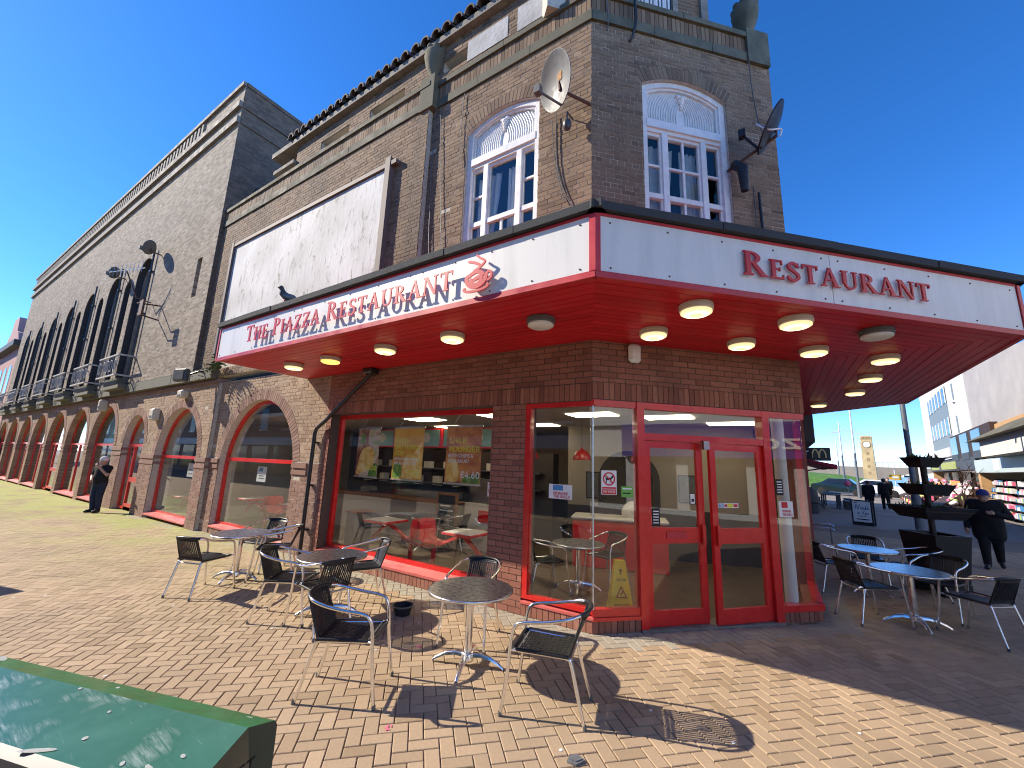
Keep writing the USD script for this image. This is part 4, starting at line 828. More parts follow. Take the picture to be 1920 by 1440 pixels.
for c, op in zip(WC, ops):
    wp = part('tall_window', hall); mb = MB()
    mb.poly(FU, arch_poly(c, .60, 4.2, 8.15, .6).difference(arch_poly(c, .555, 4.1, 8.15, .555)), -.42, -.16); mb.build('arris', 'stone_grey', wp)
    mb = MB(); mb.poly(FU, arch_poly(c, .82, 4.1, 8.2, .8).difference(arch_poly(c, .58, 4.0, 8.15, .58)), -.54, -.38); mb.build('surround', 'recess_shade', wp)
    mb = MB(); mb.poly(FU, arch_poly(c, .555, 4.1, 8.15, .555), -.53, -.51); mb.build('pane', 'dark_glass', wp)
    mb = MB(); mb.fbox(FU, c - .02, c + .02, 4.2, 8.5, -.51, -.47)
    for z in np.arange(4.8, 8.3, .62): mb.fbox(FU, c - .55, c + .55, z, z + .03, -.51, -.475)
    mb.build('glazing_bar', 'white_paint', wp)
    mb = MB(); mb.tube([FU.p(c + .92, 4.15, .07), FU.p(c + .92, 9.15, .07)], .03, 7)
    for z in (5, 6.6, 8.2): mb.fbox(FU, c + .85, c + .99, z, z + .04, 0, .1)
    mb.build('rain_pipe', 'pipe_black', hall, smooth=40)
    mb = MB()
    for z in (4.28, 4.98): mb.fbox(FU, c - 1.05, c + 1.05, z, z + .05, .40, .45); [mb.fbox(FU, c + s_ * 1.05 - .02, c + s_ * 1.05 + .02, z, z + .05, 0, .45) for s_ in (-1, 1)]
    for i in range(13): mb.tube([FU.p(c - 1.03 + i * .1717, 4.3, .425), FU.p(c - 1.03 + i * .1717 + .02 * math.sin(i * 2.1), 4.62, .45), FU.p(c - 1.03 + i * .1717, 5.0, .425)], .007, 4)
    for i in range(5): mb.tube([FU.p(c - .85 + i * .42 + .12 * math.cos(t), 4.65 + .2 * math.sin(t), .44) for t in np.linspace(0, 2 * PI, 13)], .012, 4)
    mb.build('balcony_railing', 'balcony_iron', hall)
    mb = MB(); mb.fbox(FU, c - .6, c + .75, 4.03, 4.24, .06, .30); mb.fbox(FU, c - .9, c + .95, 3.88, 4.03, .0, .28); mb.build('window_sill', 'ledge_stone', hall)
for z0, z1, n_ in ((12.05, 12.28, .09), (12.62, 12.82, .10), (13.42, 13.55, .08)):
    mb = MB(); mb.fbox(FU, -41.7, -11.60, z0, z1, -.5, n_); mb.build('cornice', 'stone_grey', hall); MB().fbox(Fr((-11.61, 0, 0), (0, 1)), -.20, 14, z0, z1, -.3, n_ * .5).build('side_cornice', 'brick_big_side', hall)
mb = MB()
for i in range(84): mb.fbox(FU, -41.2 + i * .32, -41.2 + i * .32 + .15, 12.84, 13.34, 0, .055)
mb.build('parapet_fins', 'stone_grey', hall)
FS = Fr((-11.61, 0, 0), (0, 1))
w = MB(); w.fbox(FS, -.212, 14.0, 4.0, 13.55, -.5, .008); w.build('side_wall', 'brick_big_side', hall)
w = MB(); w.fbox(FU, -41.6, -11.7, 13.3, 13.45, -14, -.5); w.fbox(FU, -41.65, -41.55, 0, 13.5, -14, -.1); w.build('roof', 'felt', hall)
w = MB(); w.tube([(-11.50, .55, 8.9), (-11.50, .55, 10.1), (-11.5, .75, 10.3)], .07, 8); w.build('roof_vent', 'pipe_black', hall, smooth=40)
build_bricks(hall)
# ---------------------------------------------------------------- pink gabled building at the far left
pink = thing('pink_building', 'pink gabled building at the far left beyond the brick hall', 'building')
w = MB(); w.fbox(FH, -66, -42.6, -.6, 9.0, -9, -.05); w.build('wall', 'pink_render', pink)
w = MB(); w.poly(FH, Polygon([(-50, 9.0), (-44, 9.0), (-45.6, 10.2), (-46.2, 10.4), (-46.8, 11.6), (-48.6, 11.6), (-49, 10.4), (-49.7, 10.2)]), -1.0, -.05); w.build('gable', 'pink_render', pink)
w = MB(); w.fbox(FH, -44.2, -42.9, 9.0, 11.9, -1.7, -.3); w.fbox(FH, -44.3, -42.8, 11.9, 12.2, -1.8, -.2); w.build('chimney', 'slate', pink)
w = MB(); w.fbox(FH, -66, -42.5, 8.75, 9.15, -1, .35); w.fbox(FH, -66, -42.5, 4.1, 4.3, -1, .08); w.build('eaves', 'slate', pink)
for i in range(10):
    c = -44.6 - i * 2.0
    for z0, sp in ((.4, 2.6), (5.0, 7.0)):
        mb = MB(); mb.poly(FH, arch_poly(c, .55, z0, sp), -.2, -.03); mb.build('window', 'dark_glass', pink)
# ---------------------------------------------------------------- buildings across the street (they show in the shop glass)
opp = thing('opposite_terrace', 'terrace of shops across the street, seen only as reflections in the glass', 'building')
FO = Fr((6, -15.5, 0), (-1, 0))
w = MB(); w.fbox(FO, 0, 100, -.7, 10.8, -6, 0); w.build('wall', 'brick_row_x', opp)
w = MB(); w.fbox(FO, 0, 100, 2.7, 3.4, 0, .12); w.build('fascia', 'shop_grey', opp)
for i in range(24):
    mb = MB(); mb.fbox(FO, .6 + i * 4, 3.6 + i * 4, .1, 2.6, 0, .03); mb.build('shop_glass', 'dark_glass', opp)
    mb = MB(); mb.fbox(FO, 1.3 + i * 4, 2.7 + i * 4, 4.2, 6.2, 0, .03); mb.build('window', 'dark_glass', opp)
    mb = MB(); mb.fbox(FO, 1.2 + i * 4, 2.8 + i * 4, 4.05, 4.18, 0, .08); mb.build('window_sill', 'white_paint', opp)
shoe = thing('shoe_shop', 'pale building with a purple shop fascia, mirrored in the entrance glass', 'building')
FZ = Fr((14, 9, 0), (0, -1))
w = MB(); w.fbox(FZ, -4, 19, 3.75, 8.5, -6, 0); w.fbox(FZ, -4, 19, -.1, 3.75, -6, -.25); w.build('wall', 'render_white', shoe)
w = MB(); w.fbox(FZ, 2.5, 13, 2.35, 3.75, -.2, .22); w.build('fascia', 'purple', shoe)
w = MB(); w.fbox(FZ, -4, 2.4, 2.5, 3.5, -.2, .15); w.build('fascia', 'shop_grey', shoe)
put_text('shoezone', .50, FZ, 3.4, 2.72, .22, .05, 'sign_white', shoe, width=5.6)
for i in range(6):
    mb = MB(); mb.fbox(FZ, -3 + i * 3.2, -.3 + i * 3.2, .2, 2.3, -.24, -.2); mb.build('shop_glass', 'dark_glass', shoe)
    mb = MB(); mb.fbox(FZ, -2.4 + i * 3.2, -.9 + i * 3.2, 5, 6.9, 0, .03); mb.build('window', 'dark_glass', shoe)
# ---------------------------------------------------------------- the street towards the sea
FD = Fr((10.5, 21, 0), (-.122, -.9925))
wb = thing('white_office', 'white modern block with tall stair windows at the right', 'building')
w = MB(); w.fbox(FD, -29.05, -8.8, 3.2, 9.5, -9, 0); w.build('wall', 'render_white', wb)
w = MB(); w.fbox(FD, -24.5, -15, 3.95, 8.35, -.05, .02); w.build('panel_band', 'panel_grey', wb)
for z0, z1 in ((7.15, 8.25), (4.95, 6.05)):
    for i in range(6):
        mb = MB(); a = -24.3 + i * 1.54; mb.fbox(FD, a + .06, a + 1.46, z0, z1, .02, .05); mb.build('window', 'bay_blue', wb)
    for i in range(7): MB().fbox(FD, -24.4 + i * 1.54, -24.34 + i * 1.54, z0 - .05, z1 + .05, .05, .09).build('mullion', 'sign_white', wb)
for z in (6.9, 4.75):
    mb = MB(); mb.fbox(FD, -12.7, -12.3, z, z + 1.15, 0, .03); mb.build('slit_window', 'panel_grey', wb)
    mb = MB(); mb.fbox(FD, -12.85, -12.15, z - .12, z, 0, .10); mb.build('sill', 'render_white', wb)
w = MB(); w.fbox(FD, -25.5, -14.4, 3.35, 3.95, -.1, .35); w.fbox(FD, -25.5, -14.4, 3.2, 3.75, .0, .22); w.build('shop_canopy', 'render_white', wb)
w = MB(); w.fbox(Fr(FD.p(-29.05, 0, 0), (-FD.n[0], -FD.n[1])), .5, 2.0, 2.0, 8.9, .0, .03); w.build('end_window', 'dark_glass', wb)
bb = thing('beige_block', 'tall blank beige rendered block at the right edge behind the shops', 'building')
w = MB(); w.poly(FD, Polygon([(-8.79, 4.5), (8, 4.5), (8, 6.6), (-8.79, 8.3)]), -9, -.02); w.build('wall', 'render_beige', bb)
bay = thing('bay_fronted_shop', 'shop upper floor with three blue glazed bays between dark piers', 'building')
w = MB(); w.fbox(FD, -14.3, -3.3, 2.95, 4.62, -2, .25); w.build('wall', 'timber_dark', bay)
for i in range(3):
    mb = MB(); a = -14.1 + i * 3.3; mb.fbox(FD, a, a + 2.2, 3.1, 4.5, .25, .30); mb.build('window', 'bay_blue', bay)
    mb = MB(); mb.fbox(FD, a, a + 2.2, 2.98, 3.38, .30, .33); mb.build('spandrel', 'slate', bay)
ob = thing('orange_brick_shop', 'low orange brick building beside the bay-fronted shop', 'building')
w = MB(); w.fbox(FD, -3.29, 8, 2.85, 4.48, -3, .1); w.build('wall', 'brick_orange', ob)
kk = thing('cream_kiosk', 'cream kiosk with a mossy hipped roof at the right edge', 'building')
w = MB(); w.fbox(FD, -1.3, 6, 2.85, 3.55, .1, 1.0); w.build('wall', 'cream_wall', kk)
w = MB(); w.add(FD.pts([(-2.3, 3.55, 1.3), (7, 3.55, 1.3), (7, 3.55, -.5), (-2.3, 3.55, -.5), (.6, 4.25, .3), (7, 4.25, .3)]), [[0, 1, 5], [0, 5, 4], [3, 0, 4], [2, 3, 4], [2, 4, 5], [0, 3, 2], [0, 2, 1]]); w.build('roof', 'stone_moss', kk)
ga = thing('toy_shop', 'shop with yellow-green sign panels behind the heap of beach goods', 'shop')
w = MB(); w.fbox(FD, -25.6, -7.4, 2.38, 3.1, -.3, .3); w.build('fascia', 'slate', ga)
for a, b in ((-24.8, -20.6), (-19.4, -13.2)):
    mb = MB(); mb.fbox(FD, a, b, 2.48, 2.98, .3, .33); mb.build('sign_panel', 'shop_green', ga)
w = MB(); w.fbox(FD, -25.6, -7.4, -.1, 2.38, -4, -3.8); w.fbox(FD, -25.6, -25.4, -.1, 2.4, -4, .2); w.fbox(FD, -7.6, -7.1, -.1, 2.4, -4, .25); w.build('wall', 'brick_orange', ga)
for a in (-23.5, -19.6, -15.2, -11.5):
    mb = MB(); mb.fbox(FD, a, a + 2.3, .0, 2.3, -.3, -.22); mb.build('shop_glass', 'bay_blue' if a < -20 else 'dark_glass', ga)
gs = thing('grey_shop', 'open-fronted shop under a pale grey fascia at the right edge', 'shop')
w = MB(); w.fbox(FD, -7.05, 4, 2.2, 2.86, -.3, .4); w.build('fascia', 'shop_grey', gs)
w = MB(); w.fbox(FD, -7.0, 4, -.1, 2.2, -4, -3.8); w.fbox(FD, 3.8, 4, -.1, 2.2, -4, .3); w.build('wall', 'int_wall_dark', gs)
w = MB(); w.fbox(FD, -2.9, -2.1, 2.28, 2.80, .4, .43); w.build('sign_panel', 'sign_white', gs)
rs = random.Random(8)
def heap(name, label, cat, u0, u1, n0, n1, h, cnt, cols, size):
    t = thing(name, label, cat); acc = {}
    for i in range(cnt):
        a, b = rs.random(), rs.random(); u = u0 + (u1 - u0) * a; n_ = n0 + (n1 - n0) * b; z = (1 - b) * h * (.75 + .3 * rs.random()) + .12; s_ = size * rs.uniform(.6, 1.3); m = cols[rs.randrange(len(cols))]
        mb = acc.setdefault(m, MB())
        if rs.random() < .6: mb.ball(FD.p(u, z, n_), s_, 1, sc=(1, rs.uniform(.7, 1.3), rs.uniform(.6, 1)))
        else: mb.box(FD.p(u, z, n_), (s_ * 1.6, s_ * 2.2, s_ * rs.uniform(.7, 1.8)), rs.random() * 3)
    for m, mb in acc.items(): mb.build('goods', m, t, kind='stuff')
    mb = MB(); mb.add(FD.pts([(u0, 0, n1 + .1), (u1, 0, n1 + .1), (u1, .3, n1 + .1), (u0, .3, n1 + .1), (u0, 0, n0), (u1, 0, n0), (u1, h, n0), (u0, h, n0)]), BOXF); mb.build('stand', 'timber_dark', t)
    return t
heap('goods_display', 'sloping heap of pink, orange and white beach goods outside the toy shop', 'stall', -24.5, -12, .4, 2.6, 1.5, 520, ['bloom_a', 'bloom_b', 'bloom_c', 'bloom_d', 'bloom_e', 'bloom_f', 'bloom_d', 'bloom_a'], .15)
heap('goods_display', 'white and pink goods stacked in front of the orange brick pier', 'stall', -11.2, -7.6, .4, 1.8, 1.5, 130, ['bloom_d', 'bloom_d', 'bloom_f', 'bloom_g', 'bloom_a'], .13)
for i, (a, lab) in enumerate(((-6.3, 'rack of boxed goods in the grey shop, next to the orange pier'), (-4.1, 'middle rack of red and white boxes in the grey shop front'), (-1.9, 'rack of goods at the right end of the grey shop front'))):
    t = thing('shop_rack', lab, 'rack'); acc = {}
    fr_ = MB(); [fr_.fbox(FD, a + k * 1.5 - .03, a + k * 1.5 + .03, 0, 1.9, -.5, -.1) for k in (0, 1)]
    for lv in range(5):
        z = .25 + lv * .34; fr_.fbox(FD, a, a + 1.5, z - .03, z, -.5, .05 + (4 - lv) * .07)
        for k in range(9): acc.setdefault(rs.choice(['bloom_d', 'bloom_d', 'bloom_e', 'bloom_f', 'bloom_g', 'bloom_a'] if i == 1 else ['bloom_d', 'bloom_d', 'bloom_g', 'render_white', 'ink_blue', 'bloom_f']), MB()).fbox(FD, a + .05 + k * .16, a + .18 + k * .16, z, z + rs.uniform(.12, .24), -.3, .0 + (4 - lv) * .07)
    fr_.build('frame', 'black_iron', t)
    for m, mb in acc.items(): mb.build('boxes', m, t, kind='stuff')
# small bare street tree before the shops
def bare_tree(name, label, x, y, h, seed):
    t = thing(name, label, 'tree', (x, y, 0)); r_ = random.Random(seed); mb = MB(); tw = MB()
    def grow(p, d, L, r0, lev):
        q = p + d * L; (mb if lev < 2 else tw).tube([p, (p + q) / 2 + np.array([r_.gauss(0, .02), r_.gauss(0, .02), 0]), q], [r0, r0 * .85, r0 * .65], 5)
        if lev >= 4: return
        for k in range(3 if lev else 4):
            dd = d + np.array([r_.gauss(0, .5), r_.gauss(0, .5), r_.uniform(-.1, .35)]); dd /= np.linalg.norm(dd); grow(p + (q - p) * r_.uniform(.6, 1), dd, L * r_.uniform(.6, .85), r0 * .6, lev + 1)
    grow(np.zeros(3), np.array([0, 0, 1.0]), h * .33, .05, 0); mb.build('trunk', 'timber_dark', t); tw.build('crown', 'timber_dark', t)
bare_tree('street_tree', 'small bare tree in front of the toy shop sign', 9.9, 26.4, 2.9, 3)
# left side of the street
lr = thing('side_street_terrace', 'pink-fronted terrace receding along the left of the side street', 'building')
w = MB(); w.fbox(FC.moved(n=2.55), 8.9, 30.0, -.1, 5.5, -8, 0); w.build('wall', 'pink_brick', lr)
w = MB(); w.fbox(FC.moved(n=2.55), 9.3, 30.0, 2.7, 3.5, 0, .25); w.build('fascia', 'slate', lr)
for i in range(6):
    mb = MB(); mb.fbox(FC.moved(n=2.55), 9.8 + i * 3.4, 12.6 + i * 3.4, .1, 2.6, 0, .04); mb.build('shop_glass', 'dark_glass', lr)
w = MB(); w.fbox(FC.moved(n=2.55), 9.3, 30.1, 5.4, 5.7, -.5, .25); w.build('eaves', 'stone_grey', lr)
sg = thing('burger_sign', 'dark green projecting sign with a yellow letter M', 'sign'); FMc = Fr((3.32, 23.2, 0), (1, 0))
mb = MB(); mb.fbox(FMc, .0, 1.0, 2.55, 3.24, -.12, 0); mb.build('sign_box', 'mcd_green', sg)
mb = MB(); mb.fbox(FMc, -.7, 0, 2.8, 2.86, -.08, -.04); mb.build('bracket', 'black_iron', sg)
ar = []
for s_ in (-1, 1):
    P0 = [(.50 + s_ * .155 + .15 * math.cos(t), 2.72 + .42 * math.sin(t)) for t in np.linspace(0, PI, 15)]; ar.append(LineString(P0).buffer(.032))
mb = MB(); mb.poly(FMc, unary_union(ar).intersection(sbox(0, 2.66, 1, 3.2)), .0, .02); mb.build('letter', 'mcd_yellow', sg)
sg = thing('projecting_sign', 'small square black projecting sign beside the dark green one', 'sign'); FMc = Fr((2.8, 19.5, 0), (1, 0))
mb = MB(); mb.fbox(FMc, .05, .5, 2.5, 3.05, -.1, 0); mb.build('sign_box', 'chalk_black', sg)
mb = MB(); mb.poly(FMc, LineString([(.16, 2.66), (.27, 2.74), (.25, 2.86), (.36, 2.9)]).buffer(.02), .0, .012); mb.build('emblem', 'paper', sg)
for i, (y, lab) in enumerate(((20.6, 'red shop awning nearer the camera along the side street'), (25.4, 'red shop awning farther along the side street'))):
    aw = thing('awning', lab, 'awning'); fr = FC.moved(n=2.55)
    mb = MB(); mb.add(fr.pts([(y, 2.1, 1.75), (y + 3.6, 2.1, 1.75), (y + 3.6, 2.3, 1.75), (y, 2.3, 1.75), (y, 2.55, .26), (y + 3.6, 2.55, .26), (y + 3.6, 2.62, .26), (y, 2.62, .26)]), BOXF); mb.build('canvas', 'awning_red', aw)
    mb = MB(); [mb.tube([fr.p(y + k, 1.9, .2), fr.p(y + k, 2.2, 1.7)], .02, 5) for k in (.2, 3.4)]; mb.build('arms', 'black_iron', aw)
# outdoor tables of the cafe along the side street
def far_table(x, y, lab):
    t = thing('cafe_table', lab, 'table', (x, y, 0)); mb = MB(); mb.box((0, 0, .74), (.8, 1.3, .05)); mb.build('tabletop', 'slate', t)
    for sx in (-1, 1):
        for sy in (-1, 1): MB().box((sx * .34, sy * .55, .36), (.06, .06, .72)).build('leg', 'slate', t)
    for sx in (-1, 1):
        b = MB(); b.box((sx * .75, 0, .44), (.32, 1.2, .05)); [b.box((sx * .75, sy * .5, .21), (.28, .05, .42)) for sy in (-1, 1)]; b.build('bench_seat', 'slate', t)
far_table(4.2, 24.6, 'dark outdoor table with benches nearest along the side street wall'); far_table(4.5, 27.2, 'dark outdoor table second along the side street wall')
bl = thing('balloon', 'pink balloon tied beside the outdoor tables', 'balloon', (5.2, 26.2, 1.35)); MB().ball((0, 0, 0), .16, 2, sc=(1, 1, 1.15)).build('balloon_skin', 'neon_pink', bl, smooth=True); MB().tube([(0, 0, -.18), (.05, 0, -.7), (0, 0, -1.35)], .008, 4).build('string', 'paper', bl)
bl = thing('barrel', 'dark rounded bin standing against the side street wall', 'bin', (3.05, 20.0, 0)); MB().lathe([(0, 0), (.33, 0), (.38, .5), (.34, 1.0), (.2, 1.2), (0, 1.22)], seg=18).build('body', 'slate', bl, smooth=50); MB().lathe([(.385, .45), (.395, .5), (.385, .55)], seg=18).build('band', 'black_iron', bl)
# lamp posts
def lamp_post(x, y, h, r_, lab, arm=None, two=True):
    t = thing('street_lamp', lab, 'street lamp', (x, y, 0), group='tall street lamps along the street')
    MB().lathe([(r_ * 1.5, 0), (r_ * 1.5, 1.2), (r_, 1.3), (r_ * .9, h * .5)], seg=12).build('lower_post', 'pole_grey', t, smooth=40)
    MB().lathe([(r_ * .85, h * .5), (r_ * .6, h), (0, h + .02)], seg=12).build('upper_post', 'pole_white' if two else 'pole_grey', t, smooth=40)
    mb = MB(); mb.tube([(0, 0, h * .74), (-.5, 0, h * .76), (-1.1, 0, h * .745)], .03, 6); mb.build('arm', 'pole_white', t)
    mb = MB(); mb.box((-1.2, 0, h * .74), (.5, .16, .08)); mb.box((.3, 0, h * .72), (.5, .14, .07)); mb.build('lamp_head', 'pole_white', t)
lamp_post(5.79, 14.91, 9.0, .085, 'thick grey lamp post rising behind the tiered planter', two=False)
lamp_post(7.4, 39.9, 7.3, .085, 'tall white and dark lamp post just left of the clock tower'); lamp_post(8.65, 59.9, 8.3, .10, 'second lamp post left of the clock tower'); lamp_post(10.15, 79.9, 7.8, .11, 'third and faint lamp post left of the clock tower')
lamp_post(30.0, 105.0, 8.0, .10, 'left of two small lamp posts on the far bridge'); lamp_post(33.0, 106.0, 8.3, .10, 'right of two small lamp posts on the far bridge')
# clock tower
ck = thing('clock_tower', 'plain square stone clock tower at the end of the street', 'tower', (14.6, 84.4, 0), math.radians(-12))
mb = MB(); v = [];
for z, h in ((0, .86), (7.55, .70), (7.75, .74), (8.15, .72), (8.25, .55)): v += [(-h, -h, z), (h, -h, z), (h, h, z), (-h, h, z)]
f = [[i * 4 + k, i * 4 + (k + 1) % 4, i * 4 + 4 + (k + 1) % 4, i * 4 + 4 + k] for i in range(4) for k in range(4)] + [[16, 17, 18, 19]]
mb.add(v, f); mb.build('shaft', 'clock_stone', ck)
for s_, ax in ((-1, (0, -1, 0)), (1, (-1, 0, 0))):
    c = (0, -.725, 6.85) if s_ < 0 else (-.725, 0, 6.85)
    MB().lathe([(0, .03), (.46, .03), (.46, 0)], c, 24, axis=ax).build('clock_face', 'paper', ck)
    MB().lathe([(.46, .0), (.46, .06), (.54, .06), (.56, 0)], c, 24, axis=ax).build('clock_rim', 'clock_stone_dark', ck)
mb = MB(); mb.beam((0, -.765, 6.85), (-.18, -.765, 7.02), .05, .02); mb.beam((0, -.77, 6.85), (.30, -.77, 6.75), .04, .02); mb.build('clock_hands', 'ink', ck)
mb = MB(); [mb.box((-.5 + k * .2, -.745, 7.95), (.09, .06, .36)) for k in range(6)]; [mb.box((0, -.80 + z * .0125, z), (.34, .09, .5)) for z in (2.2, 3.3, 4.4, 5.4)]; mb.build('carving', 'clock_stone_dark', ck)
# sea front: grass bank, bridge, road furniture
mb = MB(); nx, ny = 30, 8; v = []
for j in range(ny + 1):
    for i in range(nx + 1):
        x = -30 + i * 1.45; y = 70 + j * 2.2; z = 2.3 * math.sin(PI * j / ny) ** .7 * (1 - .3 * max(0, (x - 4) / 9)) * (.85 + .3 * float(meshkit.noise(np.array([x * .3, y * .3, 0]))))
        v.append((x, y, z - .02))
mb.add(v, [[j * (nx + 1) + i, j * (nx + 1) + i + 1, (j + 1) * (nx + 1) + i + 1, (j + 1) * (nx + 1) + i] for j in range(ny) for i in range(nx)]); mb.build('grass_bank', 'grass_green', kind='structure', smooth=True)
br = thing('promenade_bridge', 'pale promenade bridge with railings beyond the clock tower', 'bridge'); FBr = Fr((10, 95, 0), (1, .03))
arch_ = Polygon([(-8, 0), (8, 0), (8, 1.2), (11, 2.2), (17, 2.8), (26, 2.9), (34, 2.5), (40, 1.6), (43, 0), (75, 0), (75, 3.6), (-8, 3.4)])
mb = MB(); mb.poly(FBr, arch_, -6, 0); mb.build('deck', 'sand_wall', br)
mb = MB(); mb.fbox(FBr, -8, 75, 4.25, 4.32, -.2, -.13); mb.fbox(FBr, -8, 75, 3.7, 3.75, -.2, -.13); [mb.fbox(FBr, -8 + k * .8, -7.95 + k * .8, 3.4, 4.3, -.19, -.14) for k in range(104)]; mb.build('railing', 'pole_grey', br)
mb = MB()
for k in range(70): mb.ball((9 + k * .35 + rs.gauss(0, .3), 64.5 + rs.gauss(0, .8), .25), .45, 1, sc=(1, 1, rs.uniform(.5, 1.0)))
mb.build('low_shrubs', 'hedge', kind='stuff', label='low clipped shrubs on the roundabout in front of the clock tower', cat='shrubs')
def road_sign(x, y, lab, kind):
    t = thing('road_sign', lab, 'sign', (x, y, 0)); MB().tube([(0, 0, 0), (0, 0, 2.6)], .05, 6).build('post', 'pole_white', t)
    if kind == 'arrow': MB().box((0, -.06, 1.75), (1.1, .06, .6)).build('plate', 'sign_yellow', t); MB().box((0, -.10, 1.75), (.6, .02, .22)).build('symbol', 'paper', t); MB().box((1.1, -.06, 1.9), (.6, .05, .25)).build('side_plate', 'ink', t)
    else:
        MB().box((0, -.06, 2.1), (.5, .06, 1.3)).build('plate', 'ink', t); MB().box((.12, -.10, 2.1), (.16, .02, 1.25)).build('stripe', 'paper', t)
road_sign(13.7, 62.5, 'yellow direction sign on the roundabout', 'arrow'); road_sign(11.2, 40.5, 'tall black and white sign panel left of the grey lamp post', 'tall')
def car(x, y, rz, mat_, lab):
    t = thing('parked_car', lab, 'car', (x, y, 0), rz, group='cars at the end of the street')
    pr = Polygon([(-2.0, .35), (-2.05, .75), (-1.75, .92), (-1.2, 1.0), (-.75, 1.42), (.7, 1.45), (1.3, 1.05), (2.0, .88), (2.08, .6), (2.0, .33)]).buffer(.04)
    m_ = trimesh.creation.extrude_polygon(pr, 1.7, engine='earcut'); v = np.array(m_.vertices); tz = np.clip((v[:, 1] - .95) / .5, 0, 1); yy = (v[:, 2] - .85) * (1 - .2 * tz)
    MB().add(np.c_[v[:, 0], yy, v[:, 1]], m_.faces).build('body', mat_, t)
    for s_ in (-1, 1):
        MB().add([(-1.05, s_ * .80, 1.02), (-.68, s_ * .725, 1.36), (.62, s_ * .725, 1.38), (1.12, s_ * .80, 1.04)], [[0, 1, 2, 3]]).build('side_window', 'dark_glass', t)
        for xx in (-1.25, 1.3): MB().lathe([(.0, -.1), (.2, -.1), (.32, -.08), (.32, .08), (.2, .1), (0, .1)], (xx, s_ * .78, .32), 16, axis=(0, 1, 0)).build('wheel', 'tyre', t, smooth=40)
    MB().add([(1.36, -.66, 1.05), (1.36, .66, 1.05), (.78, .60, 1.42), (.78, -.60, 1.42)], [[0, 1, 2, 3]]).build('windscreen', 'dark_glass', t); MB().add([(-1.24, .66, 1.04), (-1.24, -.66, 1.04), (-.80, -.6, 1.40), (-.80, .6, 1.40)], [[0, 1, 2, 3]]).build('rear_window', 'dark_glass', t)
    for s_ in (-1, 1): MB().box((2.06, s_ * .6, .7), (.06, .34, .14)).build('headlight', 'paper', t); MB().box((-2.07, s_ * .62, .78), (.06, .26, .16)).build('tail_light', 'ink_red', t)
car(6.6, 44.0, 2.9, 'car_green', 'dark green car parked at the end of the street'); car(9.4, 46.2, 2.9, 'car_white', 'white car parked beside the dark green car at the end of the street')
# ---------------------------------------------------------------- fittings on the building
mb = MB(); mb.tube([(-4.14, -.09, 3.36), (-4.2, -.09, 3.30), (-5.34, -.09, 2.52), (-5.60, -.09, 2.37), (-5.645, -.09, 2.28), (-5.645, -.09, .02)], .036, 10); mb.build('drainpipe', 'pipe_black', rest, smooth=50)
mb = MB(); mb.bbox((-4.14, -.11, 3.37), (.26, .18, .10), .02); [mb.box((-5.645, -.05, z), (.12, .09, .03)) for z in (.5, 1.3, 2.1)]; mb.build('hopper', 'pipe_black', rest)
mb = MB(); mb.bbox(FB.p(.565, 3.285, .045), (.17, .09, .25), .035, FB.rz); mb.build('alarm_box', 'white_paint', rest, label='white alarm box on the brick lintel above the doors')
mb = MB()
for pts in ([(-3.12, 8.6, .03), (-3.10, 7.0, .03), (-3.02, 5.6, .035), (-2.9, 4.2, .03)], [(-3.0, 8.4, .03), (-2.82, 6.4, .03), (-2.55, 4.2, .03)], [(-.62, 6.95, .03), (-.56, 6.2, .02), (-.40, 5.5, .03)], [(-.55, 7.0, .03), (-.5, 6.0, .03), (-.2, 5.2, .02)], [(-2.42, 8.4, .03), (-2.44, 7.5, .03), (-2.40, 6.9, .03)]): MB().tube(FA.pts(smooth_path(pts)), .007, 5).build('cable', 'dish_grey', rest, smooth=60)
for pts in ([(2.60, 6.1, .05), (2.62, 5.2, .03), (2.64, 4.15, .03)], [(2.75, 9.0, .03), (2.73, 8.0, .05), (2.80, 7.3, .05), (2.72, 6.9, .2)], [(.22, 8.9, .08), (.26, 8.5, .03), (.25, 8.3, .02)]): MB().tube(FB.pts(smooth_path(pts)), .009, 5).build('cable', 'dish_grey', rest, smooth=60)
for q_ in ([(.66, 8.95, .12), (.68, 8.45, .10), (.64, 8.25, .06), (.62, 8.22, .0)], [(2.69, 6.0, .05), (2.72, 5.0, .04), (2.70, 4.15, .04)]): MB().tube(FB.pts(q_), .021, 6).build('pipe', 'pipe_black', rest, smooth=60)
